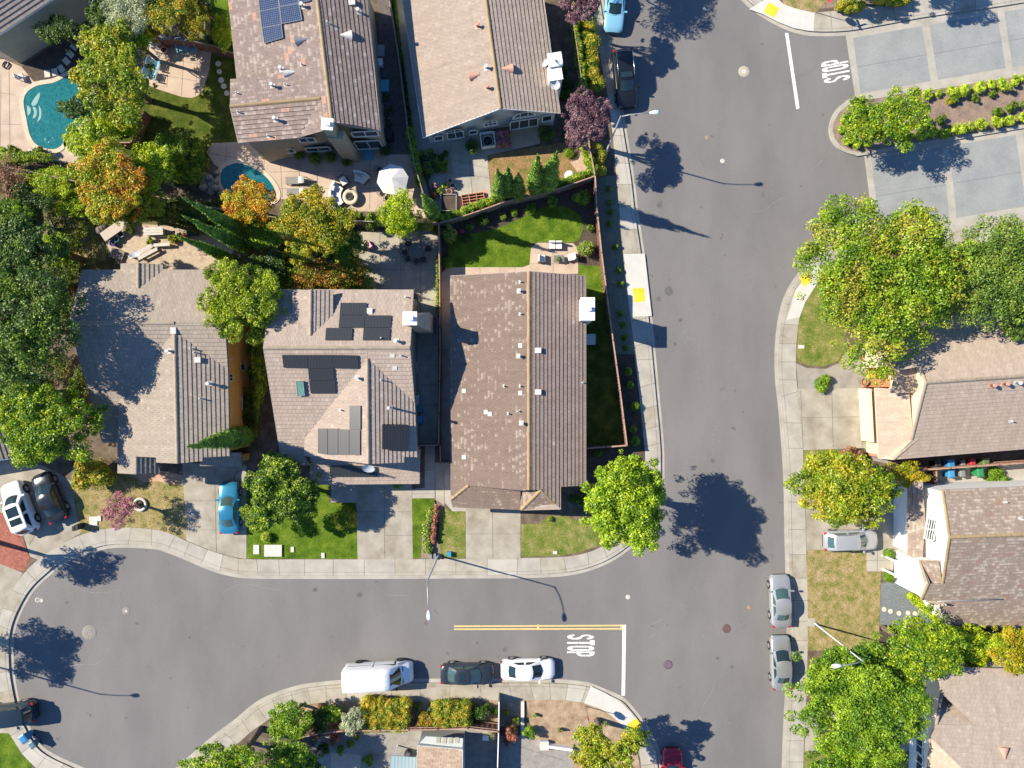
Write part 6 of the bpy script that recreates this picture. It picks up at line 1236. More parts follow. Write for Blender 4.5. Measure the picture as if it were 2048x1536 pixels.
WH = paint('white car paint', (.74, .75, .76), 0, .3); SIL = paint('silver car paint', (.46, .47, .47), .55, .34); SIL2 = paint('warm silver paint', (.40, .41, .40), .55, .34)
car('coupe', 1231, 5, -94, paint('white tinted blue', (.22, .5, .66), .2, .3), 'pale parked car cut by the top edge, tinted blue for the tree shade', L=4.9)  # silver-white car; the blue of the tree shade is put into its colour
car('suv', 1250, 156, -84, paint('black car paint', (.012, .013, .015), .2, .12), 'black parked estate with sunroof and chrome rails in the wide street', L=5.0, rails=True, sunroof=((-.03, .06),))
car('suv', 38, 1016, 111, WH, 'white large car with two dark roof panels on the left driveway', L=4.7, sunroof=((-.30, -.18), (-.14, .04)), hint=.13)
car('sedan', 97, 995, 114, paint('charcoal car paint', (.025, .028, .03), .3, .16), 'dark charcoal sedan beside the white car on the left driveway', hint=.13, L=4.5)
car('coupe', 457, 1016, 91, paint('sky blue paint', (.03, .22, .36), .35, .25), 'bright blue coupe on the driveway of the orange walled house', hint=.13, L=4.5, pale=True)
car('suv', 14, 1431, 187, paint('dark slate paint', (.02, .035, .045), .3, .15), 'dark blue car with red tail lights cut by the left edge', L=4.8)
car('sedan', 934, 1350, 0, paint('slate grey paint', (.05, .06, .07), .5, .25), 'slate grey sedan with a sunroof between the white van and the white sedan', sunroof=((-.14, -.03),), L=4.65, pale=True)
car('sedan', 1056, 1341, 1, WH, 'white sedan parked by the painted stop word', L=4.75)
car('sedan', 1563, 1203, 92, SIL, 'upper one of the two silver sedans parked along the east kerb', L=4.55, pale=True)
car('sedan', 1564, 1327, 92, SIL2, 'lower one of the two silver sedans parked along the east kerb', L=4.7)
car('wagon', 1702, 1081, 2, paint('dusty silver paint', (.42, .43, .44), .4, .4), 'dusty silver wagon in the driveway partly under the yellow green tree', hint=.13, L=4.7, pale=True, rails=True)
car('coupe', 1346, 1552, 90, paint('cherry red paint', (.36, .008, .03), .3, .2), 'cherry red car cut by the bottom edge')
# the white van
def van():
    c = P(757, 1352, 1.3); c.z = .01; t = thing('parked_van', 'white high roofed cargo van parked at the kerb left of the grey sedan', 'van', c, rz=R(3)); L, W = 5.9, 1.98
    mb = MB(); rings = []
    for x, zt, w_ in ((-2.95, 2.35, .93), (-2.9, 2.5, .96), (-2.6, 2.58, .98), (-1, 2.6, 1), (.6, 2.58, 1), (1.05, 2.5, .99), (1.35, 2.2, .98), (1.95, 1.42, .97), (2.2, 1.22, .96), (2.6, 1.08, .9), (2.82, .9, .82), (2.92, .6, .72)):
        ww = w_*W/2; tw_ = ww*(.86 if zt > 2 else (.88 if zt > 1.3 else .84))
        pr = [(ww*.92, .3), (ww, .5), (ww, min(1.1, zt*.8)), (ww*.97 if zt > 2 else ww*.95, zt*.86), (tw_, zt-.03), (tw_*.6, zt+.02), (0, zt+.03)]
        rings.append([(x, y, z) for y, z in pr]+[(x, -y, z) for y, z in pr[-2::-1]])
    mb.quads(rings); mb.poly(rings[0][::-1]); mb.poly(rings[-1]); mb.build('body', WH, t, local=True)
    m_ = MB(); m_.quads([[V3((1.22-.10*s*s, s*.80, 2.42-.05*s*s)) for s in (-1, -.5, 0, .5, 1)], [V3((2.02-.14*s*s, s*.86, 1.50-.03*s*s)) for s in (-1, -.5, 0, .5, 1)]], closed=False); m_.build('windscreen', CGL, t, local=True)
    for sg in (-1, 1):
        m_ = MB(); m_.poly([(.55, sg*.995, 1.3), (1.5, sg*.985, 1.3), (1.25, sg*.90, 1.95), (.55, sg*.915, 2.0)]); m_.build('side_window', CGL, t, local=True)
        m_ = MB(); m_.box((1.55, sg*1.13, 1.45), (.12, .24, .3)); m_.build('wing_mirror', DMETAL, t, local=True)
        m_ = MB(); m_.quads([[(2.45, sg*.86, .95), (2.75, sg*.72, .9), (2.7, sg*.5, .93), (2.5, sg*.66, 1.02)], [(2.5, sg*.9, .8), (2.9, sg*.72, .72), (2.88, sg*.5, .75), (2.6, sg*.66, .85)]], cap0=True, sm=False); m_.build('headlight', HL, t, local=True)
        m_ = MB(); m_.box((-2.93, sg*.88, 1.15), (.08, .12, .5)); m_.build('tail_light', TL, t, local=True)
        m_ = MB(); m_.box((2.12, sg*.52, 1.31), (.08, .42, .03)); m_.build('bonnet_vent', DMETAL, t, local=True)
        for wx in (1.85, -1.75):
            m_ = MB(); m_.tube([(wx, sg*.78, .35), (wx, sg*1.0, .35), (wx, sg*1.02, .35)], [.35, .35, .3], 20); wh = m_.build('wheel', BLACK, t, local=True)
            m_ = MB(); m_.tube([(wx, sg*1.015, .35), (wx, sg*1.03, .35)], [.2, .19], 12); m_.build('rim', DMETAL, wh, local=True)
            m_ = MB(); m_.tube([(wx, sg*.8, .35), (wx, sg*1.005, .35)], [.43, .42], 18); m_.build('wheel_arch', DMETAL, t, local=True)
    m_ = MB()
    for y in (-.45, 0, .45): m_.box((-.9, y, 2.635), (3.4, .03, .02))
    m_.build('roof_rib', plain('van seam grey', (.42, .43, .45)), t, local=True)
    m_ = MB(); m_.box((-.4, -.992, 1.1), (.02, .02, 1.5)); m_.box((-.4, .992, 1.1), (.02, .02, 1.5)); m_.box((-1.0, .985, 1.35), (3.2, .02, .03)); m_.box((-1.0, -.985, 1.35), (3.2, .02, .03)); m_.build('door_seam', DMETAL, t, local=True)
    m_ = MB(); m_.box((-2.95, 0, .5), (.12, 1.5, .18)); m_.build('rear_bumper', DMETAL, t, local=True)
van()
# ---------------------------------------------------------------- street furniture
def lamp(px, py, ax, ay, label, hh=8.3):
    c = P(px, py, 0); t = thing('street_lamp', label, 'street lamp', V3((c.x, c.y, KZ)), group='cobra head street lamps')
    mb = MB(); mb.tube([(c.x, c.y, KZ), (c.x, c.y, KZ+.1), (c.x, c.y, KZ+.1), (c.x, c.y, hh)], [.18, .17, .085, .055], 12); mb.build('pole', METAL, t)
    e = V3((c.x+ax, c.y+ay, hh+.45)); d = V3((ax, ay, 0)).normalized(); mb = MB(); mb.tube([(c.x, c.y, hh-.1), (c.x+ax*.3, c.y+ay*.3, hh+.22), (c.x+ax*.7, c.y+ay*.7, hh+.4), e], [.05, .045, .04, .035], 8); mb.build('arm', METAL, t)
    mb = MB(); rings = []
    s = d.cross(V3((0, 0, 1)))
    for u, w_, z in ((-.1, .05, .05), (.08, .13, .09), (.3, .19, .1), (.55, .18, .08), (.7, .1, .03)):
        p = e+d*u; rings.append([p+s*w_*math.cos(a)+V3((0, 0, z*math.sin(a))) for a in [i*2*PI/10 for i in range(10)]])
    mb.quads(rings, cap0=True, cap1=True); mb.build('lamp_head', plain('lamp grey', (.55, .58, .6), rough=.4), t)
lamp(1213, 303, 2.2, .1, 'street lamp leaning over the wide street beside the purple plum tree')
lamp(877, 1110, .15, -2.2, 'street lamp over the side street in front of the long brown house')
lamp(1630, 1247, -1.9, -.15, 'street lamp whose head hangs over the largest bottom right tree', 8.6)
lamp(-34, 1324, 2.2, .05, 'street lamp beyond the left edge casting a thin shadow on the cul-de-sac')
lamp(1905, -58, 0.4, -2.0, 'street lamp beyond the top edge casting a thin shadow on the paved lane')
RED = plain('stop red', (.55, .03, .03), rough=.4)
def stopsign(px, py, rz, label, blades=False):
    c = P(px, py, 0); t = thing('stop_sign', label, 'stop sign', V3((c.x, c.y, KZ)), rz=rz, group='octagonal stop signs')
    mb = MB(); mb.tube([(0, 0, 0), (0, 0, 2.95)], .03, 8); mb.build('post', METAL, t, local=True)
    mb = MB(); o8 = [(math.cos(R(22.5+45*i))*.41, math.sin(R(22.5+45*i))*.41) for i in range(8)]
    mb.quads([[(x_, y, 2.45+z) for y, z in o8] for x_ in (.03, .05)], sm=False, cap0=True, cap1=True); pl = mb.build('sign_plate', RED, t, local=True)
    cu = bpy.data.curves.new('txt', 'FONT'); cu.body = 'STOP'; cu.size = .32; cu.align_x = 'CENTER'; cu.align_y = 'CENTER'; cu.extrude = .002
    ob = bpy.data.objects.new('txt', cu); col.objects.link(ob); dg = bpy.context.evaluated_depsgraph_get(); me = bpy.data.meshes.new_from_object(ob.evaluated_get(dg)); bpy.data.objects.remove(ob)
    me.transform(Matrix.Translation((.054, 0, 2.45)) @ Matrix.Rotation(R(90), 4, 'Z') @ Matrix.Rotation(R(90), 4, 'X')); me.name = 'lettering'; me.materials.clear(); me.materials.append(WHITE)
    lt_ = bpy.data.objects.new('lettering', me); link(lt_, pl)
    if blades:
        mb = MB(); mb.box((0, 0, 3.02), (.03, .9, .2)); mb.build('street_name_blade', plain('sign green', (.02, .2, .08)), t, local=True); mb = MB(); mb.box((0, 0, 3.24), (.8, .03, .2)); mb.build('street_name_blade', plain('sign green', (.02, .2, .08)), t, local=True)
stopsign(1171, 1411, R(200), 'stop sign seen edge on at the corner of the dry corner lot')
stopsign(1631, 27, R(20), 'stop sign with street name blades at the top right corner pavement', True)
def bin_(px, py, rz, c, label, lid=None, s=1.0, z0=KZ):
    p = P(px, py, 0); t = thing('wheeled_bin', label, 'bin', V3((p.x, p.y, z0)), rz=R(rz), group='wheeled bins'); m = plain('bin '+c[0], c[1], rough=.45)
    mb = MB(); a, b = .27*s, .34*s; mb.quads([[(x*a*.8, y*b*.75, 0) for x, y in ((-1, -1), (1, -1), (1, 1), (-1, 1))], [(x*a, y*b, 1.0*s) for x, y in ((-1, -1), (1, -1), (1, 1), (-1, 1))]], sm=False, cap0=True, cap1=True); mb.build('body', m, t, local=True)
    mb = MB(); mb.quads([[(x*(a+.03), y*(b+.04), 1.0*s) for x, y in ((-1, -1), (1, -1), (1, 1), (-1, 1))], [(x*(a+.03), y*(b+.04), 1.04*s) for x, y in ((-1, -1), (1, -1), (1, 1), (-1, 1))], [(x*a*.7, y*b*.75, 1.1*s) for x, y in ((-1, -1), (1, -1), (1, 1), (-1, 1))]], sm=False, cap1=True); mb.build('lid', plain('lid '+(lid or c)[0], (lid or c)[1], rough=.4), t, local=True)
    mb = MB(); mb.tube([(-a-.02, -b-.08, .95*s), (a+.02, -b-.08, .95*s)], .02, 6); mb.build('handle', BLACK, t, local=True)
    for sx in (-1, 1): mb = MB(); mb.tube([(sx*(a-.08), -b*.8, .12), (sx*(a+.0), -b*.8, .12)], .12, 12); mb.build('wheel', BLACK, t, local=True)
BLU = ('blue', (.04, .2, .42)); BLK = ('black', (.03, .03, .03)); GRN = ('green', (.03, .2, .08)); GRY = ('grey', (.2, .21, .22)); REDb = ('red', (.4, .04, .04))
bin_(64, 1465, 35, BLU, 'blue wheeled bin on the kerb beside the dark car at the lower left'); bin_(78, 1479, 35, ('slate', (.1, .17, .22)), 'slate wheeled bin next to the blue bin at the lower left kerb', s=.8)
bin_(1886, 925, 5, BLU, 'blue wheeled bin in the alley just above the wooden fence', s=1.05); bin_(1932, 922, 5, REDb, 'red topped bin in the alley above the wooden fence', s=.8); bin_(1955, 922, 5, ('olive', (.1, .16, .06)), 'olive bin in the alley above the wooden fence right of the red one'); bin_(1862, 925, 5, BLK, 'black bin at the left end of the alley above the fence', s=.9); bin_(1916, 924, 5, GRY, 'small grey tub in the alley between the blue and red bins', s=.6)
bin_(1888, 944, 5, ('light blue', (.05, .25, .5)), 'blue wheeled bin below the wooden fence', s=.95); bin_(1912, 944, 5, GRY, 'grey bin below the wooden fence', s=.8); bin_(1944, 942, 5, GRN, 'green wheeled bin below the wooden fence', s=1.0)
bin_(841, 816, 0, ('teal', (.03, .2, .2)), 'teal bin in the shaded alley of the pool mat house', s=.9); bin_(841, 838, 0, BLU, 'blue bin in the shaded alley of the pool mat house', s=.9)
# utility boxes and small mail box group by the lamp
def ubox(px, py, wx, wy, hh, m, label, rz=0, name='utility_box', cat='utility box', grp=None):
    c = P(px, py, 0); t = thing(name, label, cat, V3((c.x, c.y, KZ)), rz=R(rz), group=grp); mb = MB(); mb.box((0, 0, hh/2), (wx, wy, hh), top=.97); mb.build('body', m, t, local=True)
    mb = MB(); mb.box((0, 0, hh+.02), (wx*1.04, wy*1.04, .04)); mb.build('lid', m, t, local=True); return t
LG = surf('pale concrete box', [(.5, .47, .42), (.58, .55, .5)], scale=5, fine=.1)
ubox(899, 1106, .35, .4, .35, plain('bright blue box', (.03, .25, .38)), 'small blue utility box at the foot of the side street lamp')
ubox(863, 1110, .2, .4, .5, plain('slate post', (.2, .22, .24)), 'left slate mail post by the flower border', name='mail_post', cat='mail box'); ubox(871, 1109, .2, .4, .5, plain('slate post', (.2, .22, .24)), 'right slate mail post by the flower border', name='mail_post', cat='mail box')
ubox(548, 1100, 1.5, 1.0, .12, LG, 'large pale concrete vault cover on the front lawn', name='vault_cover', cat='vault cover'); ubox(514, 1098, .5, .8, .05, LG, 'smaller concrete cover left of the large vault cover', name='vault_cover', cat='vault cover')
ubox(586, 1098, .28, .45, .06, LG, 'small white meter cover right of the large vault cover', name='meter_cover', cat='meter cover'); ubox(647, 1110, .28, .45, .06, LG, 'small white meter cover near the lower edge of the green lawn', name='meter_cover', cat='meter cover')
ubox(189, 1041, .7, .75, .05, LG, 'pale concrete cover on the dry lawn left of the pink tree', name='vault_cover', cat='vault cover'); ubox(201, 1036, .3, .45, .06, LG, 'small white meter cover left of the pink tree', name='meter_cover', cat='meter cover')
ubox(1110, 1104, .35, .25, .06, LG, 'small pale meter cover on the corner lawn', name='meter_cover', cat='meter cover'); ubox(1601, 694, .5, .3, .06, LG, 'white meter cover on the lawn below the huge maple', name='meter_cover', cat='meter cover')
ubox(1178, 680, .9, .9, .8, plain('condenser grey', (.45, .48, .48)), 'air conditioner unit in the dark yard east of the long brown roof', name='air_conditioner', cat='air conditioner')
ubox(1088, 1485, .75, .75, .45, LG, 'square pale pillar cap at the dry corner lot', name='pillar', cat='pillar'); 
c = P(1118, 1489, 0); mb = MB(); mb.box((c.x, c.y, .4), (2.3, .22, .6), R(-8)); tag(mb.build('low_wall', WHITE, loc=V3((c.x, c.y, KZ))), 'low white garden wall on the dry corner lot', 'wall')
for k, (x, y) in enumerate(((163, 1052), (168, 1049))): ubox(x, y, .28, .4, 1.0, BLACK, 'black mail box by the dry lawn pavement, %s one' % ['left', 'right'][k], name='mail_box', cat='mail box')
# ---------------------------------------------------------------- fences
def fence(top, hh, label, mat=WOOD, cap=WOODT, post_every=2.4, name='wooden_fence', bw=.14, thick=.03, capw=.09):
    pts = [P(x, y, hh) for x, y in top]; t = thing(name, label, 'fence', V3((pts[0].x, pts[0].y, KZ))); mb = MB(); mc = MB(); rg = random.Random(len(label))
    posts = []
    for a, b in zip(pts, pts[1:]):
        a = V3((a.x, a.y, 0)); b = V3((b.x, b.y, 0)); l = (b-a).length; d = (b-a).normalized(); rz = math.atan2(d.y, d.x); s = V3((-d.y, d.x, 0)); k = max(1, int(l/bw))
        for i in range(k):
            p = a+d*(l*(i+.5)/k); z = hh-.03-rg.uniform(0, .03); p = p+s*(rg.uniform(-.008, .008)+(.02 if i % 2 else -.02)); mb.box((p.x, p.y, KZ+(z-KZ)/2), (l/k*1.02, thick, z-KZ), rz)
        m_ = (a+b)/2; mc.box((m_.x, m_.y, hh), (l+.04, capw, .04), rz); mc.box((m_.x+s.x*.05, m_.y+s.y*.05, hh-.3), (l, .04, .09), rz); mc.box((m_.x+s.x*.05, m_.y+s.y*.05, .5), (l, .04, .09), rz)
        n = max(1, round(l/post_every))
        for i in range(n+1): posts.append((a+d*(l*i/n), rz))
    mb.build('boards', mat, t); mc.build('rail', cap, t); last = None
    for p, rz in posts[:90]:
        if last is not None and (p-last).length < .5: continue
        last = p; m_ = MB(); m_.box((p.x, p.y, KZ+hh/2), (.1, .1, hh+.06-KZ), rz); m_.build('post', mat, t)
    return t
fence([(1190, 350), (1194, 420), (1203, 505), (1214, 590), (1226, 680), (1240, 780), (1254, 891), (1212, 894), (1172, 897)], 1.8, 'long redwood fence between the back lawn and the street', capw=.12)
fence([(877, 446), (879, 560), (880, 700), (877, 890)], 1.8, 'dark wooden fence between the pool mat house and the long brown house')
fence([(877, 890), (838, 891)], 1.7, 'short gate fence across the alley of the pool mat house'); fence([(880, 890), (881, 926), (903, 926)], 1.6, 'short dark fence at the front corner of the long brown house')
fence([(877, 446), (920, 434), (960, 421), (1010, 403), (1100, 383), (1190, 352)], 1.7, 'vine covered back fence behind the green lawn', mat=WOODG)
fence([(-60, 312), (0, 331), (90, 350), (175, 367), (250, 382), (320, 394), (400, 410), (457, 421), (560, 436), (697, 442), (722, 442), (800, 446), (877, 447)], 1.8, 'long diagonal back fence below the pool gardens', mat=WOODG, cap=WOODG)
fence([(776, -60), (778, 0), (797, 112), (815, 257), (829, 330), (850, 400), (877, 446)], 1.7, 'fence in the alley between the two northern houses', mat=WOODG, cap=WOODG)
fence([(1138, -60), (1146, 40), (1156, 110), (1168, 200), (1180, 300), (1190, 350)], 1.8, 'street side fence beside the purple plum tree', mat=WOODG)
fence([(232, 285), (262, 285), (275, 245), (288, 222)], 1.5, 'dark wooden fence corner between the spa and the shaded lawn')
fence([(300, 78), (345, 78), (430, 92), (470, 108)], 1.6, 'brown fence above the four white chairs')
fence([(5, 340), (12, 385), (18, 440)], 1.7, 'slatted brown fence piece at the left edge'); fence([(412, 0), (408, 75)], 1.2, 'thin wire fence left of the mottled roof house', mat=WOODG, cap=WOODG)
fence([(590, 1478), (640, 1467), (687, 1462), (760, 1461), (875, 1459), (935, 1457), (997, 1464)], 1.9, 'reddish slatted fence along the bottom garden', bw=.22)
fence([(998, 1402), (997, 1464), (995, 1536), (993, 1600)], 1.7, 'white capped side fence at the bottom right of the grey patio', mat=WOODG, cap=WHITE)
fence([(1800, 946), (1850, 940), (1950, 933), (2048, 926), (2150, 920)], 1.8, 'brown fence between the tan roof and the white house'); fence([(1795, 925), (1822, 922)], 1.6, 'short brown gate beside the tan roof'); fence([(1873, 942), (1874, 972)], 1.5, 'short brown gate of the white house side yard')
for pts, lab in (([(100, 440), (118, 475), (128, 500), (130, 535)], 'rotting grey timber edging on the dry back lawn'), ([(400, 340), (385, 368), (360, 375), (330, 368)], 'pale curved lawn edging left of the small pool')):
    q = [P(x, y, KZ) for x, y in cr(pts, 5)]; mb = MB(); mb.tube([p+V3((0, 0, .05)) for p in q], .06, 5, sm=False); tag(mb.build('lawn_edging', WOODG, loc=q[0]), lab, 'edging')
c0, c1 = P(1045, 1400), P(1045, 1470); mb = MB(); mb.box((c0.x, (c0.y+c1.y)/2, .2), (.3, (c0-c1).length, .2)); tag(mb.build('low_wall', LG, loc=V3((c0.x, c0.y, KZ))), 'pale low kerb wall between the two dry front strips', 'wall')
q = [P(x, y, 0) for x, y in cr([(869, 1000), (873, 1012), (878, 1030), (877, 1060), (876, 1080)], 4)]; mb = MB(); mb.tube([p+V3((0, 0, .18)) for p in q], .05, 5, sm=False); tag(mb.build('lawn_edging', DMETAL, loc=q[0]), 'dark bent edging board beside the red strappy plants', 'edging')
# ---------------------------------------------------------------- pools
def water(c0, c1, name):
    m, nt, b = newmat(name); Lk = nt.links.new; tc = N(nt, 'ShaderNodeTexCoord'); n = N(nt, 'ShaderNodeTexNoise'); n.inputs['Scale'].default_value = 3.5; n.inputs['Detail'].default_value = 5; n.inputs['Distortion'].default_value = 1
    Lk(tc.outputs['Object'], n.inputs[0]); r = ramp(nt, [c0, c1]); Lk(n.outputs[0], r.inputs[0]); Lk(r.outputs[0], b.inputs['Base Color']); b.inputs['Roughness'].default_value = .08
    bp = N(nt, 'ShaderNodeBump'); bp.inputs['Distance'].default_value = .02; Lk(n.outputs[0], bp.inputs['Height']); Lk(bp.outputs[0], b.inputs['Normal']); return m
def pool(pts, label, cope, c0, c1, steps=(), parts=(), deep=1.0):
    q = cr(pts, 6, True); P3 = [P(x, y, KZ) for x, y in q]; ce = sum(P3, V3())/len(P3); t = thing('swimming_pool', label, 'swimming pool', V3((ce.x, ce.y, KZ)))
    def rg(k, z): 
        out = []
        n = len(P3)
        for i, p in enumerate(P3):
            d = (P3[(i+1) % n]-P3[i-1]).normalized(); o = V3((d.y, -d.x, 0)); out.append(V3((p.x, p.y, 0))+o*k*sgn+V3((0, 0, z)))
        return out
    ar = sum(P3[i-1].x*P3[i].y-P3[i].x*P3[i-1].y for i in range(len(P3))); sgn = 1 if ar > 0 else -1
    mb = MB(); mb.quads([rg(.38, KZ), rg(.38, KZ+.06), rg(0, KZ+.06), rg(0, KZ+.02)], sm=False); mb.build('coping', cope, t)
    mb = MB(); mb.poly(rg(.01, KZ+.028)); mb.build('water', water(c0, c1, 'pool water '+label[:8]), t)
    for (s_, nm, m_) in parts:
        mb = MB(); w_ = [P(x, y, KZ) for x, y in cr(s_, 5, True)]; mb.poly([(p.x, p.y, KZ+.034) for p in w_]); mb.build(nm, m_, t)
    return t
COPE = surf('cream coping', [(.48, .4, .3), (.58, .5, .39)], scale=3, fine=.12)
STEP = plain('pool step', (.16, .30, .29), rough=.3); SHLF = plain('pool shelf', (.02, .13, .16), rough=.2)
pool([(48, 205), (55, 185), (75, 172), (110, 165), (140, 150), (165, 150), (185, 175), (190, 215), (165, 245), (150, 262), (133, 268), (128, 285), (115, 297), (95, 298), (72, 288), (60, 268), (54, 240)], 'big kidney shaped turquoise pool with curved steps', COPE, (.008, .10, .115), (.025, .18, .19),
     parts=(([(64, 205), (78, 186), (80, 192), (74, 208), (66, 212)], 'pool_step', STEP), ([(55, 212), (62, 218), (60, 228), (56, 230)], 'pool_step', STEP), ([(66, 214), (73, 218), (73, 232), (66, 237), (69, 226)], 'pool_step', STEP), ([(78, 211), (83, 222), (82, 236), (75, 244), (79, 230)], 'pool_step', STEP)))
pool([(136, 282), (150, 268), (168, 275), (170, 292), (155, 303), (142, 298)], 'small round spa beside the big pool', COPE, (.25, .38, .4), (.6, .66, .66))
pool([(441, 360), (445, 340), (460, 330), (480, 327), (505, 336), (530, 352), (548, 375), (552, 395), (530, 405), (490, 400), (460, 388), (447, 376)], 'small teal pool with stone coping below the mottled roof', COPE, (.005, .09, .11), (.01, .16, .18),
     parts=(([(470, 334), (485, 334), (510, 348), (530, 358), (515, 358), (490, 350), (475, 345)], 'pool_shelf', plain('pool shelf', (.04, .24, .24), rough=.2)),))
def rock(px, py, r, label, hh=.5):
    tree_i[0] += 1; rg = random.Random(tree_i[0]); c = P(px, py, 0); mb = MB(); R_ = r/S; n = 9; pr = [(R_*.9, 0), (R_, hh*.35), (R_*.8, hh*.75), (R_*.4, hh)]
    rings = [[(c.x+math.cos(i*2*PI/n)*q*rg.uniform(.8, 1.15), c.y+math.sin(i*2*PI/n)*q*rg.uniform(.8, 1.15), KZ+z*rg.uniform(.9, 1.1)) for i in range(n)] for q, z in pr]
    mb.quads(rings, sm=False, cap1=True); tag(mb.build('rock', surf('boulder', [(.2, .18, .155), (.36, .33, .29)], scale=3, fine=.25), loc=V3((c.x, c.y, KZ))), label, 'rock', 'rocks around the small teal pool')
for i, (x, y, r) in enumerate(((410, 365, 9), (422, 358, 8), (412, 378, 9), (425, 372, 10), (434, 366, 7), (436, 380, 8), (424, 386, 8), (447, 390, 7), (456, 394, 6), (410, 352, 6), (437, 348, 6))): rock(x, y, r, 'grey boulder beside the small teal pool, %s in reading order' % (ordn+['eleventh'])[i], hh=.35+.25*(i % 3))
def slab(px, py, a, b, rz, m, label, grp, hh=.05, rnd=False):
    c = P(px, py, 0); mb = MB()
    if rnd: mb.lathe((c.x, c.y, KZ+.02), [(a, 0), (a, hh), (a*.96, hh+.01)], 20)
    else: mb.box((c.x, c.y, KZ+.02+hh/2), (a, b, hh), R(rz))
    tag(mb.build('stepping_stone', m, loc=V3((c.x, c.y, KZ))), label, 'stepping stone', grp)
SL = surf('pale stepping stone', [(.5, .46, .38), (.6, .55, .46)], scale=5, fine=.1)
for i, (x, y, a) in enumerate(((185, 70, 0), (162, 80, 25), (151, 95, 38), (143, 110, 42), (135, 124, 45), (125, 139, 55), (112, 146, 75), (97, 149, 85))): slab(x, y, .65, .5, -a, SL, 'square stepping stone curving above the big pool, %s from the right' % ordn[i], 'square stepping stones by the big pool')
for i, (x, y, a) in enumerate(((64, 307, -30), (78, 315, -15), (94, 319, -5), (110, 317, 10))): slab(x, y, .6, .6, a, SL, 'square paver below the big pool, %s from the left' % ordn[i], 'square pavers below the big pool')
for i, (x, y) in enumerate(((1766.5, 1217.5), (1779, 1221.5), (1796, 1225.5), (1814, 1225), (1828, 1226))): slab(x, y, .21, 0, 0, SL, 'round stepping stone on the blue gravel, %s from the left' % ordn[i], 'round stepping stones', rnd=True)
for i, (x, y, r) in enumerate(((440, 145, .22), (444, 162, .26), (449, 174, .25), (455, 188, .24), (438, 129, .25))): slab(x, y, r, 0, 0, SL, 'round stone in the sunny strip of lawn by the mottled roof, %s' % ordn[i], 'round stones in the lawn', rnd=True)
# ---------------------------------------------------------------- garden furniture
def loc_thing(name, label, cat, px, py, rz=0, group=None, z=KZ+.02, h=0):
    c = P(px, py, h); return thing(name, label, cat, V3((c.x, c.y, z)), rz=R(rz), group=group)
PALEB = plain('white tinted blue', (.62, .68, .74), rough=.5); CREAMC = plain('cushion white', (.72, .7, .67), rough=.9); WICK = surf('wicker', [(.1, .085, .075), (.2, .17, .15)], scale=20, fine=.3, fscale=40); GREYF = plain('grey sling', (.22, .215, .21), rough=.8)
def adirondack(px, py, rz, lab):
    t = loc_thing('garden_chair', lab, 'chair', px, py, rz, 'white slatted garden chairs')
    mb = MB()
    for i in range(6): mb.box((-.25+.1*i, 0, .36-.025*i*-1+.0), (.085, .52, .025))
    mb.build('seat', PALEB, t, local=True); mb = MB()
    for i in range(7): y = -.27+.09*i; l = .72-.25*abs(y); mb.quads([[(-.3, y-.038, .3), (-.3, y+.038, .3), (-.33, y+.038, .3), (-.33, y-.038, .3)], [(-.3-l*.45, y*1.15-.04, .3+l), (-.3-l*.45, y*1.15+.04, .3+l), (-.33-l*.45, y*1.15+.04, .3+l), (-.33-l*.45, y*1.15-.04, .3+l)]], sm=False, cap1=True)
    mb.build('backrest', PALEB, t, local=True)
    for s in (-1, 1):
        mb = MB(); mb.box((.0, s*.36, .56), (.72, .13, .025)); mb.build('armrest', PALEB, t, local=True)
        mb = MB(); mb.box((.28, s*.32, .27), (.1, .03, .54)); mb.build('leg', PALEB, t, local=True); mb = MB(); mb.box((-.3, s*.3, .2), (.1, .03, .4)); mb.build('leg', PALEB, t, local=True)
adirondack(368, 102, -75, 'left one of the two white slatted chairs at the top of the grey patio'); adirondack(389, 105, -72, 'right one of the two white slatted chairs at the top of the grey patio')
adirondack(319, 134, -12, 'upper one of the two white slatted chairs at the left of the grey patio'); adirondack(312, 155, -15, 'lower one of the two white slatted chairs at the left of the grey patio')
t = loc_thing('garden_table', 'pale folding table beside the fire bowl on the chair patio', 'table', 325, 93, 30); mb = MB(); mb.box((0, 0, .72), (1.6, .5, .04)); mb.build('table_top', surf('pale table', [(.5, .48, .36), (.62, .6, .48)], scale=3), t, local=True)
for x, y in ((-.7, -.2), (.7, -.2), (.7, .2), (-.7, .2)): mb = MB(); mb.box((x, y, .35), (.05, .05, .7)); mb.build('leg', DMETAL, t, local=True)
def bowl(px, py, r, lab, m, hh=.4, name='flower_pot', cat='pot', grp=None, fill=None):
    t = loc_thing(name, lab, cat, px, py, group=grp); mb = MB(); mb.lathe((0, 0, 0), [(r*.65, 0), (r, hh), (r*.86, hh), (r*.8, hh*.8)], 16); mb.build('pot', m, t, local=True)
    mb = MB(); mb.lathe((0, 0, 0), [(r*.8, hh*.78), (r*.5, hh*.84), (.01, hh*.86)], 12); mb.build('soil', fill or MULCH, t, local=True); return t
TCT = surf('terracotta', [(.38, .2, .13), (.5, .28, .19)], scale=6); GPOT = plain('grey pot', (.3, .3, .29)); LPOT = plain('pale pot', (.48, .4, .33))
bowl(333, 104, .28, 'pinkish round fire bowl on the chair patio', plain('pink clay', (.5, .33, .3)))
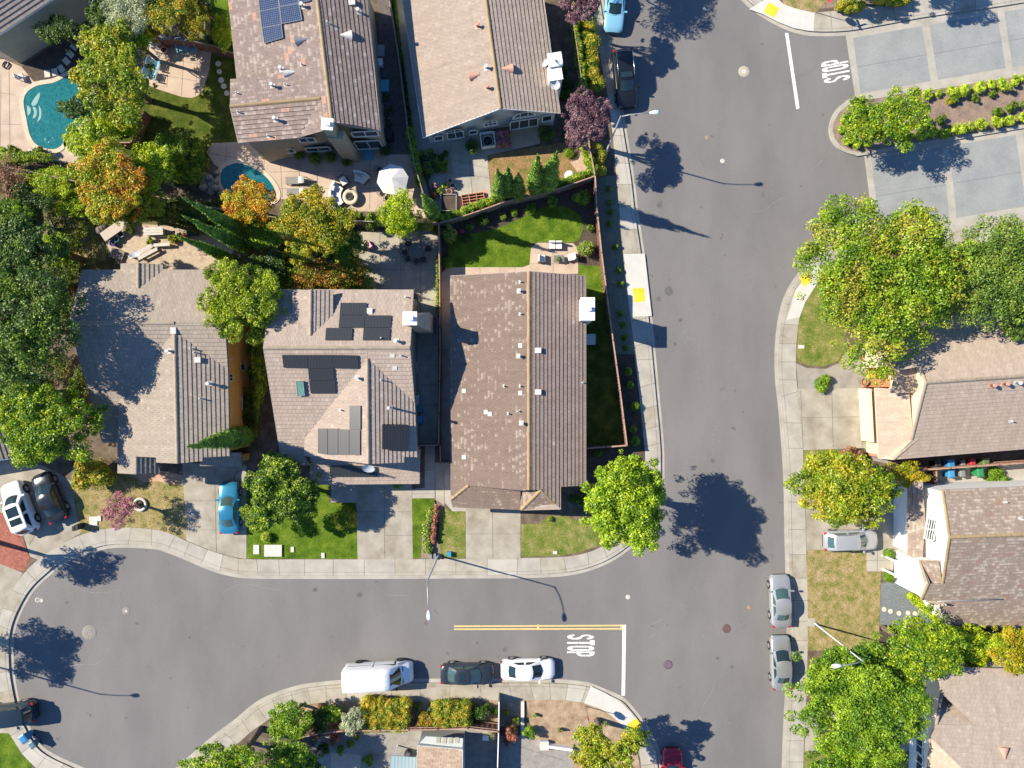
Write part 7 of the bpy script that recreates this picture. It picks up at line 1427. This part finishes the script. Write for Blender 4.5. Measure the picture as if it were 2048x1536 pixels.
# umbrella, table and chairs
t = loc_thing('parasol', 'white octagonal parasol on the pink patio', 'parasol', 785, 359, h=2.5); mb = MB()
o8 = lambda r, z, a0=10: [(r*math.cos(R(a0+45*i)), r*math.sin(R(a0+45*i)), z) for i in range(8)]
mb.quads([o8(1.35, 2.12), o8(1.37, 2.3), o8(.7, 2.55), o8(.05, 2.78)], sm=False, cap1=True); mb.build('canopy', plain('parasol white', (.62, .60, .57), rough=.9), t, local=True)
for i in range(8): a = R(10+45*i); mb = MB(); mb.tube([(0, 0, 2.72), (.68*math.cos(a), .68*math.sin(a), 2.5), (1.34*math.cos(a), 1.34*math.sin(a), 2.24)], .012, 5); mb.build('rib', METAL, t, local=True)
mb = MB(); mb.tube([(0, 0, 0), (0, 0, 2.75)], .03, 8); mb.lathe((0, 0, 0), [(.3, 0), (.28, .08), (.06, .12)], 16); mb.build('pole', DMETAL, t, local=True)
def wire_chair(px, py, rz, lab, grp):
    t = loc_thing('metal_chair', lab, 'chair', px, py, rz, grp); mb = MB(); mb.lathe((0, 0, 0), [(.25, .42), (.25, .45), (.22, .455)], 14); mb.build('seat', GREYF if 'grey' in lab else DMETAL, t, local=True)
    mb = MB(); mb.tube([(-.2, -.24, .45), (-.36, -.26, .85), (-.38, 0, .93), (-.36, .26, .85), (-.2, .24, .45)], .018, 6)
    for y in (-.12, 0, .12): mb.tube([(-.22, y, .45), (-.37, y, .88)], .008, 4)
    mb.build('backrest', DMETAL, t, local=True)
    for x, y in ((.18, .2), (.18, -.2), (-.2, .22), (-.2, -.22)): mb = MB(); mb.tube([(x, y, .44), (x*1.2, y*1.2, 0)], .014, 5); mb.build('leg', DMETAL, t, local=True)
    for s in (-1, 1): mb = MB(); mb.tube([(-.3, s*.26, .66), (.12, s*.3, .66), (.18, s*.24, .44)], .014, 5); mb.build('armrest', DMETAL, t, local=True)
wire_chair(767, 390, 45, 'dark metal chair half under the white parasol, left one', 'dark metal chairs by the parasol'); wire_chair(777, 400, 80, 'dark metal chair below the white parasol, lower one', 'dark metal chairs by the parasol'); wire_chair(762, 344, 0, 'dark metal chair half hidden at the upper left of the parasol', 'dark metal chairs by the parasol')
for i, (x, y, a, l) in enumerate(((811, 507, -20, 'left'), (817, 520, 20, 'lower left'), (835, 524, 60, 'bottom left'), (848, 521, 100, 'bottom right'), (858, 500, 180, 'right'), (818, 490, -45, 'upper left'))): wire_chair(x, y, a, 'thin black metal chair around the iron table on the shaded patio, %s one' % l, 'black metal chairs round the iron table')
t = loc_thing('metal_table', 'round black iron table on the shaded patio', 'table', 836, 503); mb = MB(); mb.lathe((0, 0, 0), [(.6, .7), (.6, .73), (.56, .735)], 24); mb.build('table_top', plain('table mesh grey', (.13, .13, .13), rough=.5), t, local=True); mb = MB(); mb.tube([(0, 0, 0), (0, 0, .7)], .04, 8); mb.lathe((0, 0, 0), [(.3, 0), (.05, .1)], 12); mb.build('pedestal', DMETAL, t, local=True)
# curved sofas and fire pit
t = loc_thing('fire_pit', 'round stone fire pit with dark lava rock', 'fire pit', 704, 397); mb = MB(); mb.lathe((0, 0, 0), [(.62, 0), (.62, .38), (.70, .38), (.70, .45), (.36, .45), (.36, .3)], 28); mb.build('stone_ring', surf('fire pit stone', [(.5, .42, .32), (.6, .52, .4)], scale=4, fine=.15), t, local=True)
mb = MB(); rg = random.Random(4)
for i in range(46): a = rg.uniform(0, 6.28); r = .33*math.sqrt(rg.random()); mb.box((r*math.cos(a), r*math.sin(a), .34+rg.uniform(0, .08)), (.09, .08, .08), rg.uniform(0, 3))
tag(mb.build('lava_rock', plain('lava rock', (.05, .04, .04)), t, local=True), kind='stuff')
def arc_sofa(px, py, r0, r1, a0, a1, lab, rz=0):
    t = loc_thing('curved_sofa', lab, 'sofa', px, py, rz, 'curved white cushioned sofas'); n = 10
    def seg(ra, rb, z0, z1, nm, m, e=0):
        mb = MB(); rings = []
        for i in range(n+1):
            a = R(a0+e+(a1-a0-2*e)*i/n); c, s = math.cos(a), math.sin(a); rings.append([(ra*c, ra*s, z0), (rb*c, rb*s, z0), (rb*c, rb*s, z1), (ra*c, ra*s, z1)])
        mb.quads(rings, sm=False, cap0=True, cap1=True); mb.build(nm, m, t, local=True)
    seg(r0, r1, .05, .3, 'base', WICK); seg(r0, r1-.22, .3, .45, 'seat_cushion', CREAMC, 1.5); seg(r1-.2, r1, .3, .8, 'backrest', CREAMC, 0)
    for i, f in enumerate((.25, .6)):
        a = R(a0+(a1-a0)*f); mb = MB(); mb.box(((r1-.32)*math.cos(a), (r1-.32)*math.sin(a), .6), (.16, .42, .36), a); mb.build('pillow', plain('pillow grey', (.35, .36, .38), rough=.9) if i else CREAMC, t, local=True)
arc_sofa(706, 394, .95, 1.95, 140, 222, 'curved white sofa left of the fire pit'); arc_sofa(712, 392, 1.15, 2.05, 48, 92, 'curved white sofa above the fire pit, longer one')
t = loc_thing('outdoor_armchair', 'white cushioned armchair at the upper left of the fire pit', 'armchair', 690, 365, -60)
for nm, c_, s_, m_ in (('base', (0, 0, .17), (.75, .7, .3), WICK), ('seat_cushion', (.04, 0, .38), (.62, .56, .14), CREAMC), ('backrest', (-.33, 0, .6), (.14, .7, .5), WICK), ('back_cushion', (-.2, 0, .6), (.12, .54, .34), CREAMC)): mb = MB(); mb.box(c_, s_); mb.build(nm, m_, t, local=True)
def lounger(px, py, lab):
    t = loc_thing('sun_lounger', lab, 'lounger', px, py, 0, 'grey sun loungers'); mb = MB(); mb.box((-.3, 0, .34), (1.2, .62, .06)); mb.build('seat', GREYF, t, local=True)
    mb = MB(); mb.quads([[(.3, -.31, .32), (.3, .31, .32), (.3, .31, .38), (.3, -.31, .38)], [(.85, -.31, .7), (.85, .31, .7), (.83, .31, .76), (.83, -.31, .76)]], sm=False, cap1=True); mb.build('backrest', GREYF, t, local=True)
    mb = MB(); mb.box((.42, 0, .5), (.3, .56, .12)); mb.build('towel', CREAMC, t, local=True); mb = MB()
    for y in (-.31, .31): mb.tube([(-.9, y, .3), (.35, y, .3), (1.0, y, .3)], .025, 6)
    mb.build('frame', DMETAL, t, local=True)
    for x, y in ((-.8, -.3), (-.8, .3), (.9, -.3), (.9, .3)): mb = MB(); mb.tube([(x, y, .3), (x, y, 0)], .025, 6); mb.build('leg', DMETAL, t, local=True)
lounger(595, 364, 'upper grey sun lounger right of the small teal pool'); lounger(597, 387, 'lower grey sun lounger right of the small teal pool')
# back patio set of the middle house
def padchair(px, py, wx, rz, lab, n=1, name='cushioned_chair', cat='chair'):
    t = loc_thing(name, lab, cat, px, py, rz, 'white cushioned patio seats')
    mb = MB(); mb.box((0, 0, .2), (.62, wx, .12)); mb.build('frame', DMETAL, t, local=True)
    for i in range(n): y = (-.5+(i+.5)/n)*wx; mb = MB(); mb.box((.03, y, .36), (.56, wx/n*.93, .16), top=.94); mb.build('seat_cushion', CREAMC, t, local=True); mb = MB(); mb.box((-.27, y, .62), (.14, wx/n*.93, .42), top=.9); mb.build('back_cushion', CREAMC, t, local=True)
    for x, y in ((-.3, -wx/2), (-.3, wx/2), (.3, -wx/2), (.3, wx/2)): mb = MB(); mb.box((x, y, .22), (.05, .05, .44)); mb.build('leg', DMETAL, t, local=True)
padchair(1110, 493, 1.2, -90, 'white cushioned loveseat at the top of the back patio', n=2, name='loveseat', cat='sofa'); padchair(1083, 519, .66, 0, 'white cushioned chair left of the small patio table'); padchair(1142, 516, .66, -170, 'white cushioned chair right of the small patio table')
t = loc_thing('coffee_table', 'small dark table with a green plant on the back patio', 'table', 1117, 519); mb = MB(); mb.box((0, 0, .4), (.9, .55, .05)); mb.build('table_top', surf('table slate', [(.12, .13, .13), (.2, .21, .2)], scale=4), t, local=True)
for x, y in ((-.4, -.22), (.4, -.22), (.4, .22), (-.4, .22)): mb = MB(); mb.box((x, y, .2), (.04, .04, .4)); mb.build('leg', DMETAL, t, local=True)
c = P(1117, 519, .55); o = leafmesh('potted_plant', LM['box'], [(c.x, c.y, .6, .2, .2, .15)], 90, .12, 3, loc=V3((c.x, c.y, .55))); tag(o, 'small green plant standing on the dark patio table', 'plant')
# pots and odds and ends
rg = random.Random(9); pts = [(846, 312), (853, 322), (862, 309), (868, 318), (875, 326), (883, 320), (858, 333), (870, 335), (882, 336), (893, 312), (893, 330), (848, 345), (862, 347), (876, 345), (890, 343), (857, 357)]
names = ['north west', 'next to the wall', 'front', 'tall', 'squat', 'wide', 'small', 'leafy', 'dark', 'corner', 'outer', 'west', 'lower', 'middle', 'east', 'lowest']
for i, (x, y) in enumerate(pts):
    cc = P(x, y, 0); t = bowl(x, y, .2+.08*(i % 3), 'potted plant in the shaded cluster behind the sand tiled house, %s one' % names[i], [BLACK, GPOT, TCT][i % 3], name='potted_plant', cat='potted plant', grp='potted plants in the shaded cluster'); leafmesh('foliage', LM['dark' if i % 2 else 'green'], [(cc.x, cc.y, .7, .3, .3, .28)], 120, .13, 50+i, parent=t)
for x, y, r, lab in ((901, 364, .24, 'top'), (906, 374, .26, 'right'), (900, 386, .26, 'lower dark'), (891, 374, .26, 'left yellow flowered')):
    t = bowl(x, y, r, 'terracotta pot in the sunny group near the lattice planter, %s one' % lab, LPOT if 'dark' not in lab else TCT, name='flower_pot', cat='pot', grp='sunny terracotta pots')
    if 'yellow' in lab: cc = P(x, y, 0); leafmesh('foliage', LM['golds'], [(cc.x, cc.y, .55, .28, .28, .15)], 120, .11, 7, parent=t)
for i, (x, y, pal) in enumerate(((868, 374, 'pinkf'), (878, 382, 'vine'), (866, 390, 'red'))): shrub(x, y, 9, pal, 'flowering pot shrub left of the sunny pots, %s' % ordn[i], hh=.8, lumps=3)
t = loc_thing('lattice_planter', 'brown wooden planter grid on the brick strip', 'planter', 947, 401, 8); mb = MB()
for i in range(4): mb.box((-.98+.65*i, 0, .15), (.06, 1.1, .3))
for j in range(5): mb.box((0, -.5+.25*j, .16), (2.0, .05, .26))
mb.build('grid', surf('terracotta wood', [(.36, .16, .11), (.5, .25, .18)], scale=4), t, local=True); mb = MB(); mb.box((0, 0, .05), (1.9, 1.0, .04)); mb.build('soil', SOIL, t, local=True)
t = loc_thing('raised_bed', 'dark raised bed right of the flowering pots', 'raised bed', 898, 408, 0); mb = MB()
for a in ((-.68, 0, .06, 1.5), (.68, 0, .06, 1.5), (0, .72, 1.4, .06), (0, -.72, 1.4, .06)): mb.box((a[0], a[1], .2), (a[2], a[3], .4))
mb.build('frame', GPOT, t, local=True); mb = MB(); mb.box((0, 0, .15), (1.3, 1.4, .2)); mb.build('soil', MULCH, t, local=True)
t = loc_thing('birdbath', 'round white birdbath on the dirt lawn', 'birdbath', 1138, 357, h=0); mb = MB(); mb.lathe((0, 0, 0), [(.2, 0), (.1, .1), (.08, .5), (.42, .66), (.46, .74), (.42, .74), (.1, .68)], 24); mb.build('basin', WHITE, t, local=True); mb = MB(); mb.lathe((0, 0, 0), [(.45, .72), (.35, .86), (.15, .95), (.02, .97)], 20); mb.build('dome', WHITE, t, local=True)
t = loc_thing('hot_tub', 'white framed square tub between the two rose bushes', 'tub', 976, 285, 8); mb = MB()
for a in ((-.6, 0, .1, 1.3), (.6, 0, .1, 1.3), (0, .62, 1.1, .1), (0, -.62, 1.1, .1)): mb.box((a[0], a[1], .45), (a[2], a[3], .5))
mb.build('frame', WHITE, t, local=True); mb = MB(); mb.lathe((0, 0, 0), [(.5, 0), (.5, .4), (.42, .42), (.38, .3)], 20); mb.build('basin', GPOT, t, local=True); mb = MB(); mb.lathe((0, 0, 0), [(.4, .3), (.01, .31)], 16); mb.build('soil', plain('tub dark', (.03, .05, .055), rough=.2), t, local=True)
# alley clutter of the mottled roof house
for i, (x, y, w_, m_, lab, nm, ct) in enumerate(((771, 177, .8, plain('teal tub', (.1, .35, .42)), 'pale blue square tub in the alley right of the mottled roof', 'storage_tub', 'tub'), (762, 108, .8, GPOT, 'grey storage box in the alley right of the mottled roof', 'storage_box', 'box'), (762, 130, .5, WHITE, 'small white crate below the grey storage box', 'crate', 'crate'))): ubox(x, y, w_, w_*1.2, .5, m_, lab, name=nm, cat=ct)
for i in range(12):
    x, y = 765+rg.uniform(0, 22), 198+i*7.5; cc = P(x, y, 0); t = bowl(x, y, rg.uniform(.13, .24), 'small pot in the alley row right of the mottled roof, number %s from the top' % (ordn+['eleventh', 'twelfth'])[i], [GPOT, plain('blue pot', (.1, .25, .33)), WHITE, TCT][i % 4], name='potted_plant', cat='potted plant', grp='pots in the alley row', hh=.3); leafmesh('foliage', LM['dark'], [(cc.x, cc.y, .5, .22, .22, .2)], 60, .12, 80+i, parent=t)
ubox(737, 309, .9, 1.1, .08, plain('blue mat', (.1, .3, .4)), 'pale blue door mat below the glass door of the beige house', name='door_mat', cat='mat'); ubox(583, 308, .8, .6, .5, plain('grey blue box', (.35, .42, .46)), 'grey box against the beige wall', name='storage_box', cat='box'); ubox(774, 277, 1.3, .8, 1.2, BLACK, 'black grill cart at the corner of the beige house', name='grill', cat='grill')
# pink toy, bench and clutter on the flagstones
t = loc_thing('toy_scooter', 'pink toy car on the shaded concrete patio', 'toy', 742, 492, -55); mb = MB(); mb.box((0, 0, .2), (.75, .32, .2), top=.75); mb.build('body', plain('toy pink', (.6, .2, .36)), t, local=True); mb = MB(); mb.box((.05, 0, .36), (.4, .26, .12), top=.8); mb.build('seat', plain('toy pale pink', (.7, .4, .5)), t, local=True)
for x in (-.25, .25): mb = MB(); mb.tube([(x, -.2, .1), (x, .2, .1)], .1, 10); mb.build('wheel', BLACK, t, local=True)
def planks(px, py, l, w_, n, rz, lab, m=LG, hh=.45, name='bench'):
    t = loc_thing(name, lab, name.replace('_', ' '), px, py, rz); mb = MB()
    for i in range(n): mb.box((0, -w_/2+w_*(i+.5)/n, hh), (l, w_/n*.9, .05))
    mb.build('seat', m, t, local=True)
    for x in (-l*.4, l*.4): mb = MB(); mb.box((x, 0, hh/2), (.08, w_*.8, hh)); mb.build('leg', m, t, local=True)
WB = surf('weathered white boards', [(.42, .4, .37), (.58, .56, .52)], scale=5, fine=.15)
planks(288, 506, 2.3, .35, 2, 28, 'upper weathered white bench on the flagstones', WB); planks(302, 510, 1.9, .3, 2, 28, 'lower weathered white bench on the flagstones', WB); planks(330, 492, 1.4, .3, 1, 3, 'short white bench right of the planks', WB)
planks(240, 462, 2.6, .95, 1, 35, 'large pale workbench board by the dry lawn', surf('pale board', [(.42, .36, .3), (.5, .44, .37)], scale=3), .7, 'workbench')
planks(315, 466, 1.7, .7, 3, 3, 'white slatted table with plants in the flagstone garden', WB, .6, 'garden_table'); planks(390, 469, .9, .6, 1, 5, 'dark blue tarp box at the right of the flagstone garden', plain('navy tarp', (.02, .04, .09)), .5, 'storage_box')
t = loc_thing('barrel', 'dark wooden barrel lying by the dry lawn', 'barrel', 213, 460, 30); mb = MB(); mb.tube([(-.55, 0, .4), (-.2, 0, .4), (.2, 0, .4), (.55, 0, .4)], [.33, .42, .42, .33], 16); mb.build('body', surf('barrel wood', [(.1, .08, .07), (.2, .16, .14)], scale=5), t, local=True); mb = MB(); mb.tube([(-.2, 0, .4), (-.14, 0, .4)], .43, 16); mb.tube([(.14, 0, .4), (.2, 0, .4)], .43, 16); mb.build('hoop', DMETAL, t, local=True)
bowl(239, 481, .24, 'blue glazed pot by the workbench', plain('cyan pot', (.05, .3, .36))); bowl(231, 489, .26, 'cobalt blue pot below the workbench', plain('cobalt', (.02, .06, .35))); bowl(247, 471, .3, 'pale blue tub beside the workbench', plain('pale blue tub', (.4, .55, .6)))
planks(238, 510, 1.2, .9, 4, -20, 'stack of grey scrap boards at the flagstone edge', WOODG, .2, 'board_stack')
for i, (x, y, pal, r) in enumerate(((346, 478, 'gold', 12), (360, 474, 'green', 9), (300, 482, 'vine', 8), (372, 472, 'red', 8), (128, 552, 'dark', 9), (140, 575, 'red', 10), (262, 462, 'dark', 9))): shrub(x, y, r, pal, 'small border plant in the flagstone garden, %s' % ordn[i], hh=.6, lumps=3)
for i, (x, y, m_) in enumerate(((123, 561, GPOT), (137, 552, plain('green pot', (.03, .2, .12))), (102, 578, LPOT), (145, 605, GPOT))): bowl(x, y, .24, 'old pot in the scrub left of the grey brown roof, %s' % ordn[i], m_, grp='old pots in the scrub')
mb = MB(); q = [P(x, y, 0) for x, y in cr([(194, 535), (189, 520), (188, 500), (189, 460), (184, 446), (172, 448), (174, 440), (182, 434), (192, 440), (190, 452), (176, 453)], 6)]; mb.tube([p+V3((0, 0, KZ+.05)) for p in q], .022, 5); tag(mb.build('garden_hose', plain('hose yellow green', (.4, .48, .05)), loc=q[0]), 'yellow green garden hose coiled on the dry back lawn', 'hose')
mb = MB(); q = [P(x, y, 0) for x, y in cr([(485, 940), (474, 944), (470, 955), (474, 968), (480, 980)], 6)]; mb.tube([p+V3((0, 0, KZ+.05)) for p in q], .02, 5); tag(mb.build('garden_hose', BLACK, loc=q[0]), 'black garden hose by the blue car', 'hose')
mb = MB(); rr = []
for k in range(40): a = k*.5; rr.append(P(15, 132)+V3((math.cos(a)*(.28+.05*math.sin(k)), math.sin(a)*(.3+.04*math.cos(2*k)), KZ+.04+k*.003)))
mb.tube(rr, .03, 5); tag(mb.build('garden_hose', DMETAL, loc=P(15, 132)), 'dark coiled hose near the pale beige house corner', 'hose')
t = loc_thing('pool_chair', 'white curved plastic chair at the top of the big pool', 'chair', 48, 157, 20)
for nm, c_, s_ in (('seat', (0, 0, .3), (.5, .45, .06)), ('backrest', (-.3, 0, .55), (.08, .45, .5))): mb = MB(); mb.box(c_, s_, top=.85); mb.build(nm, WHITE, t, local=True)
for x, y in ((.2, .18), (.2, -.18), (-.25, .18), (-.25, -.18)): mb = MB(); mb.box((x, y, .15), (.04, .04, .3)); mb.build('leg', WHITE, t, local=True)
t = loc_thing('tree_ring', 'round stone ring at the foot of the pink flowering tree', 'stone ring', 283, 1008); mb = MB(); mb.lathe((0, 0, 0), [(.62, 0), (.62, .16), (.4, .16), (.4, .02)], 24); mb.build('ring', LG, t, local=True); mb = MB(); mb.lathe((0, 0, 0), [(.41, .05), (.01, .06)], 16); mb.build('soil', MULCH, t, local=True)
bowl(855, 1087, .3, 'terracotta bowl in the narrow front border', TCT, .3); bowl(1719, 716, .34, 'upper brown planter barrel at the tan house entry', surf('barrel brown', [(.2, .13, .08), (.3, .2, .12)], scale=6), .6, fill=TCT); bowl(1722, 764, .34, 'lower brown planter barrel at the tan house entry', surf('barrel brown', [(.2, .13, .08), (.3, .2, .12)], scale=6), .6, fill=TCT)
t = loc_thing('patio_fan', 'round black fan heater on the grey patio at the bottom', 'heater', 817, 1503); mb = MB(); mb.lathe((0, 0, 0), [(.3, 0), (.32, .35), (.28, .4)], 18); mb.build('drum', BLACK, t, local=True); mb = MB()
for i in range(4): mb.box((0, 0, .42), (.5, .04, .02), i*PI/4)
mb.build('grille', METAL, t, local=True)
ubox(972, 1467, .55, .4, .7, WHITE, 'small white cabinet at the slatted fence end', name='cabinet', cat='cabinet')
dish(1116-0, 60, .5, 'x', .1) if False else None
# wall lights of nothing; stray leaves on the roadside as litter
rgn = random.Random(77); mb = MB()
def scatter(n, x0, y0, x1, y1, s=.032, z=.012, sig=None):
    for i in range(n):
        x, y = rgn.uniform(x0, x1), rgn.uniform(y0, y1); p = P(x, y); a = rgn.uniform(0, 6.28); q = s*rgn.uniform(.5, 1.3); d = V3((math.cos(a)*q, math.sin(a)*q, 0)); e = V3((-d.y*.5, d.x*.5, 0)); p.z = z+rgn.uniform(0, .01)
        mb.poly([p-d, p+e, p+d, p-e])
scatter(260, 1290, 300, 1560, 1500); scatter(160, 60, 1130, 1240, 1350); scatter(120, 1360, 560, 1450, 1300, .035); scatter(60, 100, 1120, 500, 1500, .035)
tag(mb.build('leaf_litter', surf('dry litter', [(.3, .27, .2), (.5, .45, .38)], scale=8)), 'pale specks and dry leaves scattered on the asphalt', 'leaf litter', kind='stuff')
